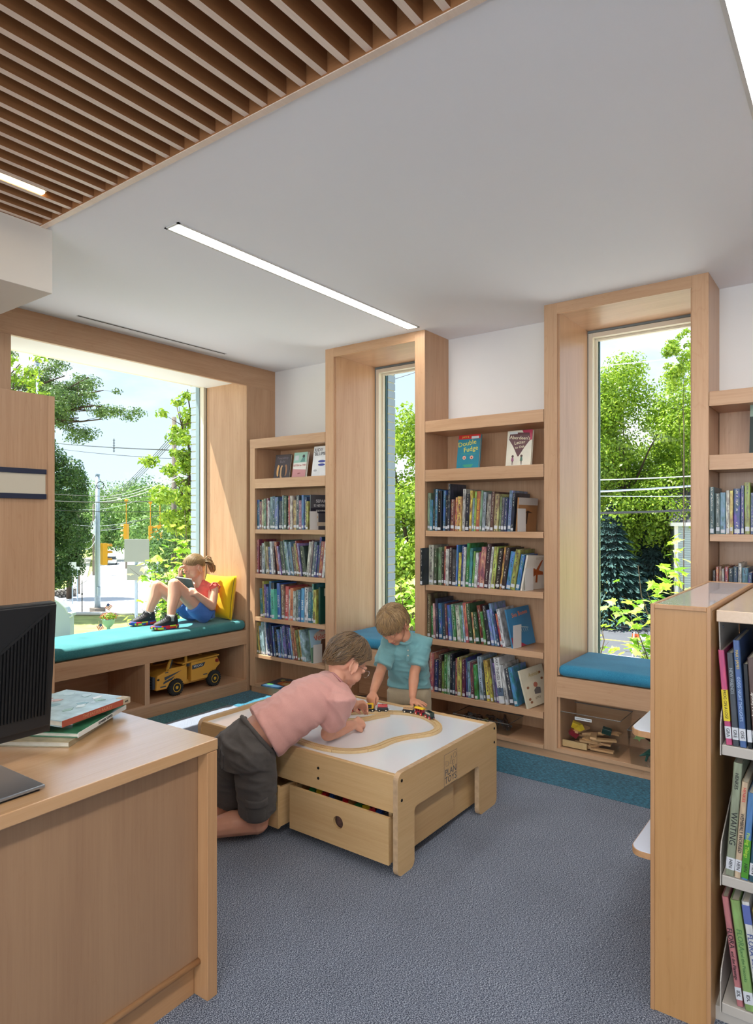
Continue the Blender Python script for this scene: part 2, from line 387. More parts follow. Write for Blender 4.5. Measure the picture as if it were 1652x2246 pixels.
# slatted wood ceiling panel
sp = thing('slatted_ceiling_panel', 'brown wooden slatted panel set into the white ceiling above the camera', 'ceiling panel', (-0.7, -1.2, 2.74))
bx('frame_board', SLATX, (-2.955, 1.6, 1.462, 1.485, 2.738, 2.90), sp)
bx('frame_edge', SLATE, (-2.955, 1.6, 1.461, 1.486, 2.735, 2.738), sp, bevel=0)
bx('frame_board', SLAT, (-2.955, -2.935, -4.0, 1.462, 2.735, 2.90), sp)
bx('frame_board', SLAT, (1.58, 1.6, -4.0, 1.462, 2.735, 2.90), sp)
bx('backing_board', plain('slat_backing', '#3a2415', 0.8), (-2.955, 1.6, -4.0, 1.485, 2.93, 2.95), sp, bevel=0)
sl0 = None
for i in range(54):
    x = -2.911 + 0.0826 * i
    if x > 1.55: break
    if sl0 is None:
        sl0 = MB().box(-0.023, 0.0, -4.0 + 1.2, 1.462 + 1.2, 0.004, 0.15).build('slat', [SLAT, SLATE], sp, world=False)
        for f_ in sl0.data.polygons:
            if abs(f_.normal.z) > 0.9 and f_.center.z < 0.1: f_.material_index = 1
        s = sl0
    else:
        s = sl0.copy(); link(s, sp)
    s.location = (x + 0.7, 0, 0)
lb = thing('slat_lamp', 'slim warm linear lamp glowing between the ceiling slats at the left edge', 'lamp', (-2.64, 1.0, 2.75))
MB().box(-2.684, -2.640, -1.2, 1.335, 2.748, 2.757).build('diffuser', STRIPW, lb)
MB().box(-2.690, -2.634, -1.2, 1.342, 2.757, 2.80).build('housing', plain('lamp_housing', '#8a8782', 0.5), lb)

# recessed linear ceiling lights and slot diffuser
def linear_light(x0, x1, y0, y1, label):
    t = thing('recessed_light', label, 'ceiling light', ((x0 + x1) / 2, (y0 + y1) / 2, CZ))
    w = 0.012
    MB().box(x0 + w, x1 - w, y0 + w, y1 - w, CZ - 0.003, CZ - 0.0005).build('diffuser', STRIP, t)
    f = MB().box(x0, x1, y0, y0 + w, CZ - 0.004, CZ).box(x0, x1, y1 - w, y1, CZ - 0.004, CZ).box(x0, x0 + w, y0, y1, CZ - 0.004, CZ).box(x1 - w, x1, y0, y1, CZ - 0.004, CZ)
    f.build('frame', plain('light_frame', '#d5d3cf', 0.5), t)
linear_light(-2.506, -2.407, 1.80, 3.745, 'long recessed light strip in the white ceiling near the centre')
linear_light(-0.29, -0.10, -1.0, 3.2, 'wide recessed light strip cut off by the top right corner of the photo')
sd_ = thing('slot_diffuser', 'thin black air slot in the ceiling above the large left window', 'air vent', (-4.02, 2.85, CZ))
MB().box(-4.030, -4.014, 2.246, 3.449, CZ - 0.002, CZ).build('slot', DARK, sd_)
MB().box(-4.034, -4.030, 2.242, 3.453, CZ - 0.003, CZ).box(-4.014, -4.010, 2.242, 3.453, CZ - 0.003, CZ).build('edge_strip', plain('slot_edge', '#cfd0d0', 0.5), sd_)

# ------------------------------------------------------------------ window nooks on the back wall
def nook(xl, xr, label, n):
    t = thing('window_nook', label, 'window seat', ((xl + xr) / 2, A_Y, 0))
    il, ir = xl + 0.081, xr - 0.081
    bx('stile', MZ, (xl, il, A_Y, A_Y + 0.022, 0.05, CZ), t)
    bx('stile', MZ, (ir, xr, A_Y, A_Y + 0.022, 0.05, CZ), t)
    bx('head_rail', MX, (il, ir, A_Y, A_Y + 0.022, 2.674, CZ), t)
    bx('side_panel', MZ, (xl, xl + 0.018, A_Y + 0.022, 4.14, 0.05, CZ), t, bevel=0)
    bx('side_panel', MZ, (xr - 0.018, xr, A_Y + 0.022, 4.14, 0.05, CZ), t, bevel=0)
    bx('jamb_panel', MZ, (il - 0.006, il + 0.010, A_Y + 0.022, 4.334, 0.505, 2.684), t, bevel=0)
    bx('jamb_panel', MZ, (ir - 0.010, ir + 0.006, A_Y + 0.022, 4.334, 0.505, 2.684), t, bevel=0)
    bx('soffit_panel', MX, (il + 0.010, ir - 0.010, A_Y + 0.022, 4.334, 2.684, 2.70), t, bevel=0)
    bx('seat_board', MX, (il, ir, A_Y + 0.02, 4.43, 0.48, 0.50), t, bevel=0)
    bx('apron', MX, (il, ir, A_Y, A_Y + 0.02, 0.378, 0.50), t)
    bx('side_panel', MZ, (il - 0.004, il + 0.012, A_Y + 0.022, 4.12, 0.07, 0.48), t, bevel=0)
    bx('side_panel', MZ, (ir - 0.012, ir + 0.004, A_Y + 0.022, 4.12, 0.07, 0.48), t, bevel=0)
    bx('deck', MX, (il, ir, A_Y, 4.12, 0.048, 0.072), t)
    bx('back_panel', MX, (il, ir, 4.12, 4.135, 0.05, 0.48), t, bevel=0)
    # window unit
    w = struct(bpy.data.objects.new('window_%d' % n, None)); link(w); w.location = ((il + ir) / 2, 4.4, 1.5)
    x0, x1, z0, z1 = il + 0.012, ir - 0.012, 0.50, 2.67
    y0, y1 = 4.342, 4.402
    fw = 0.03
    MB().box(x0, x0 + fw, y0, y1, z0, z1).box(x1 - fw, x1, y0, y1, z0, z1).box(x0 + fw, x1 - fw, y0, y1, z1 - fw, z1).box(x0 + fw, x1 - fw, y0, y1, z0, z0 + fw).build('window_frame', ALU, w, bevel=0.002)
    b0, b1 = x0 + fw, x1 - fw; g = 0.014
    MB().box(b0, b0 + g, y1 - 0.012, y1 + 0.018, z0 + fw, z1 - fw).box(b1 - g, b1, y1 - 0.012, y1 + 0.018, z0 + fw, z1 - fw).box(b0 + g, b1 - g, y1 - 0.012, y1 + 0.018, z1 - fw - g, z1 - fw).box(b0 + g, b1 - g, y1 - 0.012, y1 + 0.018, z0 + fw, z0 + fw + g).build('glazing_bead', ALU, w, bevel=0.001)
    MB().box(b0 + g, b1 - g, y1 + 0.004, y1 + 0.010, z0 + fw + g, z1 - fw - g).build('glass_pane', GLASS, w)
    MB().box(b0 + g, b0 + g + 0.008, y1 + 0.012, y1 + 0.03, z0 + fw, z1 - fw).build('glazing_seal', GLASSE, w)
    # outer reveal
    MB().box(x0 - 0.05, x0, 4.342, 4.48, 0.3, 2.8).box(x1, x1 + 0.05, 4.342, 4.48, 0.3, 2.8).box(x0, x1, 4.342, 4.48, 2.672, 2.8).box(x0, x1, 4.342, 4.48, 0.3, 0.499).build('outer_reveal', plain('outer_trim', '#7d837f', 0.6), w)
    # cushion
    c = MB().rbox(il + 0.004, ir - 0.004, A_Y + 0.004, 4.34, 0.502, 0.572, 0.03).build('seat_cushion', CUSH_B, smooth=True)
    return t, c
n1, c1 = nook(-3.310, -2.413, 'tall narrow maple window nook with bench between the left and middle bookcases', 2)
n2, c2 = nook(-1.560, -0.655, 'tall maple window nook with bench and cubby right of the middle bookcase', 3)
setp(c1, 'bright blue seat cushion in the nook behind the two boys', 'cushion')
setp(c2, 'bright blue seat cushion in the right window nook above the clear bins', 'cushion')

# ------------------------------------------------------------------ left wall window bay with bench
t = thing('window_bay', 'wide maple window bay with long low bench and cubbies on the left wall', 'window seat', (B_X, 2.8, 0))
YJ = 3.806; YL = 1.903
bx('head_beam', MY, (B_X - 0.03, B_X, -4.0, 4.14, 2.566, CZ), t)
bx('stile', MZ, (B_X - 0.022, B_X, YJ, 4.14, 0.0, 2.566), t)
bx('stile', MZ, (B_X - 0.022, B_X, 1.52, YL, 0.0, 2.566), t)
bx('jamb_panel', MZ, (-4.69, B_X - 0.022, YJ + 0.006, YJ + 0.022, 0.50, 2.625), t, bevel=0)
bx('jamb_panel', MZ, (-4.69, B_X - 0.022, YL - 0.022, YL - 0.006, 0.50, 2.625), t, bevel=0)
bx('soffit_panel', plain('soffit_paint', '#ecebe8', 0.6), (-4.69, B_X - 0.03, YL - 0.006, YJ + 0.006, 2.608, 2.625), t, bevel=0)
bx('seat_board', MY, (-4.75, B_X - 0.02, YL, YJ, 0.49, 0.515), t, bevel=0)
bx('apron', MY, (B_X - 0.02, B_X, YL, YJ, 0.397, 0.515), t)
bx('deck', MY, (-4.66, B_X, YL, YJ, 0.078, 0.10), t)
bx('divider', MZ, (B_X - 0.035, B_X - 0.001, 2.832, 2.873, 0.10, 0.397), t)
bx('divider_panel', MZ, (-4.66, B_X - 0.035, 2.842, 2.863, 0.10, 0.49), t, bevel=0)
bx('back_panel', MY, (-4.675, -4.66, YL, YJ, 0.05, 0.49), t, bevel=0)
bx('side_panel', MZ, (-4.66, B_X - 0.022, YJ - 0.012, YJ + 0.006, 0.05, 0.49), t, bevel=0)
bx('side_panel', MZ, (-4.66, B_X - 0.022, YL - 0.006, YL + 0.012, 0.05, 0.49), t, bevel=0)
cb = MB().rbox(-4.695, B_X - 0.002, YL + 0.004, YJ - 0.003, 0.517, 0.600, 0.034).build('bench_cushion', CUSH_T, smooth=True)
setp(cb, 'long teal bench cushion under the wide left window where the girl sits', 'cushion')
w = struct(bpy.data.objects.new('window_1', None)); link(w); w.location = (-4.8, 2.85, 1.5)
MB().box(-4.752, -4.700, YJ - 0.022, YJ + 0.01, 0.515, 2.62).box(-4.752, -4.700, YL - 0.01, YL + 0.035, 0.515, 2.62).box(-4.752, -4.700, YL + 0.035, YJ - 0.022, 2.612, 2.64).box(-4.752, -4.700, YL + 0.035, YJ - 0.022, 0.515, 0.55).build('window_frame', ALU, w, bevel=0.002)
MB().box(-4.80, -4.752, YJ - 0.03, YJ + 0.09, 0.515, 2.64).box(-4.80, -4.752, YL - 0.01, YL + 0.03, 0.515, 2.64).build('mullion_edge', plain('mullion_blue_grey', '#8ea3a8', 0.4), w, bevel=0.002)
MB().box(-4.775, -4.769, YL + 0.03, YJ - 0.03, 0.55, 2.64).build('glass_pane', GLASS, w)

# white brick piers outside (seen through the glass)
MORT = plain('mortar', '#cfc9a8', 0.95, bump=0.3)
BRK = plain('painted_brick', '#9dacb8', 0.85, bump=0.4, bscale=90, var=0.08, vscale=9)
def brick_pier(x0, x1, y0, y1, z0, z1, label):
    t = thing('brick_pier', label, 'brickwork', ((x0 + x1) / 2, (y0 + y1) / 2, z0))
    g = 0.005
    MB().box(x0 + g, x1 - g, y0 + g, y1 - g, z0, z1).build('mortar_core', MORT, t)
    h = 0.0667; n = int((z1 - z0) / h)
    me = MB().box(x0, x1, y0, y1, 0, h - 0.010).build('brick', BRK, t)
    me.data.transform(Matrix.Translation((0, 0, z0))); me.location = (0, 0, 0)
    for i in range(1, n):
        b = me.copy(); link(b, t); b.location = (0, 0, h * i)
    return t
brick_pier(-3.29, -3.205, 4.50, 4.605, -0.2, 2.9, 'pale painted brick edge outside the narrow nook window behind the boys')
brick_pier(-4.965, -4.865, 3.852, 3.95, -0.2, 2.9, 'pale painted brick edge outside the right side of the wide left window')

# ------------------------------------------------------------------ bookcases
DISPB = MX
def bookcase(x0, x1, label, shelves, base_z=0.072, left_stile=None):
    t = thing('bookcase', label, 'bookcase', ((x0 + x1) / 2, A_Y, 0))
    if left_stile:
        bx('stile', MZ, (left_stile, x0, A_Y, A_Y + 0.022, 0.05, 2.112), t)
        bx('side_panel', MZ, (x0 - 0.016, x0, A_Y + 0.022, 4.135, 0.05, 2.09), t, bevel=0)
    a, b = x0 + 0.001, x1 - 0.001
    bx('top_rail', MX, (a if not left_stile else left_stile, b, A_Y - 0.001, A_Y + 0.02, 2.035, 2.112), t)
    bx('top_board', MX, (a, b, A_Y + 0.02, 4.14, 2.085, 2.108), t, bevel=0)
    bx('soffit_board', MX, (a, b, A_Y + 0.02, 4.135, 2.037, 2.055), t, bevel=0)
    bx('middle_rail', MX, (a, b, A_Y - 0.001, A_Y + 0.02, 1.700, 1.779), t)
    bx('display_shelf', MX, (a, b, A_Y + 0.02, 4.135, 1.755, 1.777), t, bevel=0)
    bx('soffit_board', MX, (a, b, A_Y + 0.02, 4.135, 1.702, 1.72), t, bevel=0)
    bx('back_panel', MZ, (a, b, 4.122, 4.135, 0.05, 2.09), t, bevel=0)
    for zt, th in shelves: bx('shelf', MX, (a + 0.002, b - 0.002, A_Y + 0.001, 4.12, zt - th, zt), t)
    bx('base_deck', MX, (a, b, A_Y, 4.12, base_z - 0.024, base_z), t)
    return t
S1 = [(1.361, 0.035), (0.992, 0.036), (0.632, 0.033), (0.321, 0.028)]
S2 = [(1.365, 0.038), (0.998, 0.038), (0.632, 0.038), (0.271, 0.040)]
bookcase(-4.086, -3.312, 'left maple bookcase in the corner beside the wide window, four book shelves', S1, left_stile=-4.146)
bookcase(-2.411, -1.562, 'middle maple bookcase between the two window nooks, four book shelves', S2)
bookcase(-0.653, 1.6, 'right maple bookcase cut off by the right edge of the photo', S2)
struct(MB().box(-4.14, 1.6, A_Y + 0.012, A_Y + 0.03, 0.0, 0.05).build('baseboard_back', MX, bevel=0.001))
struct(MB().box(B_X - 0.03, B_X - 0.004, -1.0, A_Y + 0.01, 0.0, 0.08).build('baseboard_left', MY, bevel=0.001))
# shelf standards (slotted strips) inside the bookcases
# ================================================================== DESK (lower left)
DK = thing('reception_desk', 'light wood desk with square end panel in the lower left foreground', 'desk', (-1.577, 1.324, 0), (0, 0, R(1.9)))
def L(name, mat, dims, parent, bevel=0.0015): return MB().box(*dims).build(name, mat, parent, world=False, bevel=bevel)
DTOP = maple('desk_top_laminate', 'y', '#c99f74', '#b88c60', rough=0.2, flame=0.2, coat=1.0)
L('desktop', DTOP, (-1.3, 0.0, -3.0, 0.0, 0.743, 0.777), DK, 0.0025)
L('end_panel', BZ, (-0.95, -0.001, -0.040, -0.002, 0.0, 0.742), DK, 0.002)
L('front_panel', maple('desk_front_shaded', 'z', '#a88464', '#967256', rough=0.35, flame=0.25), (-0.062, -0.044, -3.0, -0.041, 0.108, 0.742), DK, 0)  # same laminate as the desk, with the front's shade put into its colour
MB().tube((-0.040, -3.0, 0.108), (-0.040, -0.041, 0.108), 0.010, n=10).build('base_molding', BY, DK, world=False, smooth=True)
L('kick_board', BY, (-0.075, -0.060, -3.0, -0.041, 0.0, 0.100), DK)

# monitor
MONB = plain('monitor_black', '#1c1c1d', 0.42, bump=0.05, bscale=900)
SILV = plain('stand_silver', '#9aa0a6', 0.28, metal=0.8)
mo = thing('monitor', 'back of a black computer monitor with slanted louvres on the desk', 'monitor', (-1.80, 0.66, 0.792), (0, R(5.0), R(1.5)))
def mL(name, mat, mb, parent=mo, **k): return mb.build(name, mat, parent, world=False, **k)
# local: back faces +X, width along Y, z from base plate top
zb, zt, yl, yr = 0.065, 0.425, -0.27, 0.268
mL('shell', MONB, MB().box(-0.032, -0.004, yl, yr, zb, zt), bevel=0.003)
mL('rear_cover', MONB, MB().prism([(yl + 0.0, zb + 0.012), (yr - 0.006, zb + 0.022), (yr - 0.004, zt - 0.004), (yl, zt - 0.004)], 'x', -0.004, 0.006), bevel=0.002)
zs = lambda y: zt - 0.02 - (yr - 0.02 - y) * 0.80
lv = MB()
y = yr - 0.024
while y > yl + 0.05:
    top = zs(y)
    bot = zb + 0.055
    if top - bot > 0.012: lv.box(0.006, 0.011, y - 0.0021, y + 0.0021, bot, top)
    y -= 0.0088
o = mL('louvre_ribs', plain('louvre_black', '#0e0e0f', 0.5), lv); o['kind'] = 'stuff'
mL('rear_ridge', MONB, MB().prism([(yr - 0.018, zt - 0.018), (yr - 0.022, zt - 0.012), (yl, zs(yl) + 0.006), (yl, zs(yl))], 'x', 0.004, 0.010))
mL('screen', plain('screen_black', '#050506', 0.1), MB().box(-0.034, -0.032, yl + 0.01, yr - 0.01, zb + 0.02, zt - 0.01))
st = thing('monitor_stand', 'silver monitor stand plate on the desk at the left edge', 'monitor stand', (-1.75, 0.66, 0.777), (0, 0, R(1.5)))
MB().box(-0.125, 0.130, -0.18, 0.145, 0.0, 0.006).build('foot_pad', DARK, st, world=False)
MB().box(-0.130, 0.138, -0.20, 0.155, 0.006, 0.014).build('base_plate', SILV, st, world=False, bevel=0.002)
MB().box(-0.085, -0.035, -0.06, 0.06, 0.014, 0.20).build('neck', SILV, st, world=False, bevel=0.004)
kb = thing('keyboard', 'corner of a black keyboard on the desk beside the monitor', 'keyboard', (-2.02, 0.77, 0.777), (0, 0, R(-20)))
MB().box(-0.07, 0.07, -0.30, 0.02, 0.004, 0.020).build('case', plain('keyboard_black', '#222224', 0.5), kb, world=False, bevel=0.006)
kk = MB()
for i in range(5):
    for j in range(15): kk.box(-0.062 + i * 0.025, -0.042 + i * 0.025, 0.008 - 0.02 * j - 0.016, 0.008 - 0.02 * j, 0.020, 0.0255)
kk.build('keycaps', plain('keycap_black', '#2e2e31', 0.5), kb, world=False)

# tall shelving end panel with blank sign, left edge
EP = thing('tall_shelf_end', 'tall maple shelving end panel with a blank sign holder at the left edge', 'shelving', (-3.7, 1.3, 0))
bx('carcass', BZ, (-3.88, -3.57, 0.72, 1.845, 0.0, 2.10), EP)
bx('end_panel', MZ, (-3.57, -3.55, 0.70, 1.811, 0.0, 2.112), EP)
bx('edge_band', MZ, (-3.575, -3.549, 1.811, 1.849, 0.0, 2.112), EP)
sg = thing('sign_holder', 'blank cream sign with dark navy bars on the tall wood panel at left', 'sign', (-3.545, 1.5, 1.63))
MB().box(-3.549, -3.540, 1.10, 1.794, 1.575, 1.690).build('sign_plate', plain('sign_cream', '#cfc5b0', 0.6), sg, bevel=0.001)
NAVY = plain('sign_navy', '#1f2740', 0.4)
MB().box(-3.549, -3.532, 1.10, 1.796, 1.684, 1.710).build('top_bar', NAVY, sg, bevel=0.001)
MB().box(-3.549, -3.532, 1.10, 1.796, 1.551, 1.578).build('bottom_bar', NAVY, sg, bevel=0.001)

# double faced shelving range at the right edge
RG = thing('shelving_range', 'low double-sided library shelving with thick maple end and steel shelves at right', 'shelving', (0.3, 2.45, 0))
TOPW = maple('range_top_laminate', 'y', '#d8c0a8', '#ccb094', rough=0.16, flame=0.1, coat=0.7)
STEEL = plain('shelf_putty_steel', '#b4ada4', 0.4)
DSTEEL = plain('dark_steel', '#2a2725', 0.6)
ENDM = maple('range_end_maple', 'z', '#bf9260', '#ad7f4d', rough=0.35, flame=0.35)
bx('end_box', ENDM, (-0.500, -0.352, 2.046, 2.935, 0.0, 1.180), RG, bevel=0)
eb = MB()
for (xa, xb) in ((-0.506, -0.494), (-0.356, -0.344)):
    eb.box(xa, xb, 2.041, 2.053, 0.0, 1.193).box(xa, xb, 2.93, 2.942, 0.0, 1.193).box(xa, xb, 2.053, 2.93, 1.180, 1.193)
eb.box(-0.494, -0.356, 2.041, 2.053, 1.180, 1.193).box(-0.494, -0.356, 2.93, 2.942, 1.180, 1.193)
eb.build('edge_trim', BZ, RG, bevel=0.002)
bx('end_box_top', plain('range_top_pale', '#b9b4bb', 0.18, coat=0.5), (-0.494, -0.356, 2.053, 2.93, 1.180, 1.191), RG, bevel=0)
bx('side_skin', ENDM, (-0.352, -0.344, 2.053, 2.93, 0.0, 1.180), RG, bevel=0)
bx('canopy_top', TOPW, (-0.338, 1.5, 2.085, 2.90, 1.150, 1.183), RG, bevel=0.0025)
bx('spine_panel', DSTEEL, (-0.33, 1.5, 2.47, 2.50, 0.0, 1.15), RG, bevel=0)
for k, z in enumerate((0.798, 0.4265, 0.062)):
    bx('steel_shelf', STEEL, (-0.326, 0.56, 2.10, 2.46, z - 0.029, z), RG, bevel=0.002)
bx('plinth', STEEL, (-0.345, 0.58, 2.112, 2.46, 0.0, 0.040), RG, bevel=0.001)
for z in (0.798, 0.4265, 0.062):
    MB().prism([(2.098, z - 0.03), (2.46, z - 0.03), (2.46, z + 0.17), (2.30, z + 0.17), (2.115, z + 0.09), (2.098, z + 0.06)], 'x', -0.3305, -0.3275).build('shelf_bracket', STEEL, RG)
MB().prism([(2.10, 1.15), (2.46, 1.15), (2.46, 0.99), (2.12, 1.05)], 'x', -0.3345, -0.3315).build('canopy_bracket', STEEL, RG)
MB().tube((-0.331, 2.15, 1.128), (-0.328, 2.15, 1.128), 0.005, n=8).build('bolt', SILV, RG)
for z in (0.81, 0.45):
    poly = [(-0.506, 2.055)]
    for k in range(7):
        a = R(270 - 90 * k / 6); poly.append((-0.535 + 0.035 * math.cos(a), 2.095 + 0.04 * math.sin(a)))
    poly += [(-0.570, 2.86), (-0.506, 2.90)]
    s = MB().prism(poly, 'z', z - 0.02, z - 0.001).build('face_out_ledge', BY, RG, bevel=0.0015)
    poly2 = [(x + (0.003 if x < -0.52 else 0), y) for x, y in poly]
    MB().prism(poly2, 'z', z - 0.001, z + 0.0008).build('ledge_top', plain('ledge_white', '#d9dbe6', 0.25), s)

# ================================================================== BOOKS
def book_cover_mat(specks=True):
    m, nt, b = newmat('book_cover' if specks else 'book_cover_plain'); N = nt.nodes; K = nt.links
    oi = N.new('ShaderNodeObjectInfo'); tc = N.new('ShaderNodeTexCoord')
    off = N.new('ShaderNodeVectorMath'); off.operation = 'SCALE'; off.inputs[0].default_value = (17, 9, 31); K.new(oi.outputs['Random'], off.inputs['Scale'])
    # lettering-like specks: in the middle of the spine (generated x), elongated across
    sp = N.new('ShaderNodeSeparateXYZ'); K.new(tc.outputs['Generated'], sp.inputs[0])
    mp = N.new('ShaderNodeMapping'); mp.inputs['Scale'].default_value = (3.0, 5.0, 26.0); K.new(tc.outputs['Generated'], mp.inputs['Vector']); K.new(off.outputs[0], mp.inputs['Location'])
    n = N.new('ShaderNodeTexNoise'); n.inputs['Scale'].default_value = 1.6; n.inputs['Detail'].default_value = 3; K.new(mp.outputs[0], n.inputs['Vector'])
    st = N.new('ShaderNodeMath'); st.operation = 'GREATER_THAN'; st.inputs[1].default_value = 0.54; K.new(n.outputs[0], st.inputs[0])
    # column mask
    c1 = N.new('ShaderNodeMath'); c1.operation = 'COMPARE'; c1.inputs[1].default_value = 0.5; c1.inputs[2].default_value = 0.15; K.new(sp.outputs['X'], c1.inputs[0])
    # run of text (blocks along z)
    mp2 = N.new('ShaderNodeMapping'); mp2.inputs['Scale'].default_value = (0.0, 0.0, 3.0); K.new(tc.outputs['Generated'], mp2.inputs['Vector']); K.new(off.outputs[0], mp2.inputs['Location'])
    n2 = N.new('ShaderNodeTexNoise'); n2.inputs['Scale'].default_value = 1.3; n2.inputs['Detail'].default_value = 0; K.new(mp2.outputs[0], n2.inputs['Vector'])
    g2 = N.new('ShaderNodeMath'); g2.operation = 'GREATER_THAN'; g2.inputs[1].default_value = 0.46; K.new(n2.outputs[0], g2.inputs[0])
    m1 = N.new('ShaderNodeMath'); m1.operation = 'MULTIPLY'; K.new(st.outputs[0], m1.inputs[0]); K.new(c1.outputs[0], m1.inputs[1])
    m2 = N.new('ShaderNodeMath'); m2.operation = 'MULTIPLY'; K.new(m1.outputs[0], m2.inputs[0]); K.new(g2.outputs[0], m2.inputs[1])
    # only on the spine (y near 0)
    ys = N.new('ShaderNodeMath'); ys.operation = 'LESS_THAN'; ys.inputs[1].default_value = 0.03; K.new(sp.outputs['Y'], ys.inputs[0])
    m3 = N.new('ShaderNodeMath'); m3.operation = 'MULTIPLY'; K.new(m2.outputs[0], m3.inputs[0]); K.new(ys.outputs[0], m3.inputs[1])
    # broad two-tone art
    n3 = N.new('ShaderNodeTexNoise'); n3.inputs['Scale'].default_value = 1.7; n3.inputs['Detail'].default_value = 2.5
    mp3 = N.new('ShaderNodeMapping'); mp3.inputs['Scale'].default_value = (1, 3, 3); K.new(tc.outputs['Generated'], mp3.inputs['Vector']); K.new(off.outputs[0], mp3.inputs['Location']); K.new(mp3.outputs[0], n3.inputs['Vector'])
    hs = N.new('ShaderNodeHueSaturation'); K.new(oi.outputs['Color'], hs.inputs['Color'])
    hu = N.new('ShaderNodeMapRange'); hu.inputs[1].default_value = 0.3; hu.inputs[2].default_value = 0.7; hu.inputs[3].default_value = 0.44; hu.inputs[4].default_value = 0.56; K.new(n3.outputs[0], hu.inputs[0])
    va = N.new('ShaderNodeMapRange'); va.inputs[1].default_value = 0.35; va.inputs[2].default_value = 0.65; va.inputs[3].default_value = 0.36; va.inputs[4].default_value = 1.0; hs.inputs['Saturation'].default_value = 0.88
    if not specks: va.inputs[3].default_value = 0.75; va.inputs[4].default_value = 1.0; hu.inputs[3].default_value = 0.49; hu.inputs[4].default_value = 0.51
    K.new(n3.outputs[0], va.inputs[0])
    K.new(hu.outputs[0], hs.inputs['Hue']); K.new(va.outputs[0], hs.inputs['Value'])
    # ink: light on dark covers, dark on light covers
    bw = N.new('ShaderNodeRGBToBW'); K.new(oi.outputs['Color'], bw.inputs[0])
    lt = N.new('ShaderNodeMath'); lt.operation = 'LESS_THAN'; lt.inputs[1].default_value = 0.28; K.new(bw.outputs[0], lt.inputs[0])
    ink = N.new('ShaderNodeMix'); ink.data_type = 'RGBA'; ink.inputs[6].default_value = (0.06, 0.05, 0.07, 1); ink.inputs[7].default_value = (0.50, 0.48, 0.40, 1); K.new(lt.outputs[0], ink.inputs[0])
    mx = N.new('ShaderNodeMix'); mx.data_type = 'RGBA'; K.new(hs.outputs[0], mx.inputs[6]); mx.inputs[0].default_value = 0
    if specks: K.new(m3.outputs[0], mx.inputs[0]); K.new(ink.outputs[2], mx.inputs[7])
    K.new(mx.outputs[2], b.inputs['Base Color']); b.inputs['Roughness'].default_value = 0.28; b.inputs['Specular IOR Level'].default_value = 0.45
    return m
BOOKM = book_cover_mat(); BOOKM2 = book_cover_mat(False)
PAGES = plain('book_pages', '#d9d2c0', 0.9, var=0.06, vscale=60)
LABEL = plain('spine_label', '#c9cbd0', 0.5)
INKD = plain('ink_dark', '#1b1a1d', 0.6); INKW = plain('ink_white', '#f0ece2', 0.6)
def unit_book():
    c = bpy.data.meshes.new('book_cover'); p = bpy.data.meshes.new('book_pages'); l = bpy.data.meshes.new('spine_label')
    m = MB()
    # U-shaped case with a slightly rounded spine, open at the fore edge
    prof = [(0.0, 1.0), (0.0, 0.012), (0.12, 0.0), (0.88, 0.0), (1.0, 0.012), (1.0, 1.0), (0.89, 1.0), (0.89, 0.02), (0.11, 0.02), (0.11, 1.0)]
    m.prism(prof, 'z', 0, 1)
    me = bpy.data.meshes.new('book_cover'); me.from_pydata(m.v, [], m.f[:-2] + [(8, 7, 2, 1), (7, 4, 3, 2), (8, 1, 0, 9), (7, 6, 5, 4), (11, 12, 17, 18), (12, 13, 14, 17), (19, 10, 11, 18), (14, 15, 16, 17)]); me.materials.append(BOOKM)
    bm = bmesh.new(); bm.from_mesh(me); bmesh.ops.recalc_face_normals(bm, faces=bm.faces); bm.to_mesh(me); bm.free()
    m = MB().box(0.11, 0.89, 0.02, 0.965, 0.02, 0.985); mp = bpy.data.meshes.new('book_pages'); mp.from_pydata(m.v, [], m.f); mp.materials.append(PAGES)
    m = MB().prism([(-0.004, 0.05), (-0.004, 0.010), (0.11, -0.003), (0.89, -0.003), (1.004, 0.010), (1.004, 0.05), (1.0, 0.05), (1.0, 0.012), (0.88, 0.0), (0.12, 0.0), (0.0, 0.012), (0.0, 0.05)], 'z', 0, 1)
    n = 12
    fs = m.f[:-2] + [(0, 1, 10, 11), (1, 2, 9, 10), (2, 3, 8, 9), (3, 4, 7, 8), (4, 5, 6, 7)] + [(12, 13, 22, 23), (13, 14, 21, 22), (14, 15, 20, 21), (15, 16, 19, 20), (16, 17, 18, 19)]
    ml = bpy.data.meshes.new('spine_label'); ml.from_pydata(m.v, [], fs); ml.materials.append(LABEL)
    bm = bmesh.new(); bm.from_mesh(ml); bmesh.ops.recalc_face_normals(bm, faces=bm.faces); bm.to_mesh(ml); bm.free()
    return me, mp, ml
U_COVER, U_PAGES, U_LABEL = unit_book()
U_COVER2 = U_COVER.copy(); U_COVER2.materials.clear(); U_COVER2.materials.append(BOOKM2)
def make_book(name_label, t, h, d, color, loc, rot=(0, 0, 0), group=None, label=True, lz=0.035, lh=0.028):
    o = thing('book', name_label, 'book', loc, rot, group)
    c = bpy.data.objects.new('cover', U_COVER); link(c, o); c.scale = (t, d, h); c.color = hexc(color)
    p = bpy.data.objects.new('page_block', U_PAGES); link(p, o); p.scale = (t, d, h)
    if label:
        l = bpy.data.objects.new('spine_label', U_LABEL); link(l, o); w_ = 0.8 if lh < 0.03 else 1.0; l.scale = (t * w_, d * 0.35, lh); l.location = (t * (1 - w_) / 2, 0 if w_ == 1 else -0.0004, lz)
    return o
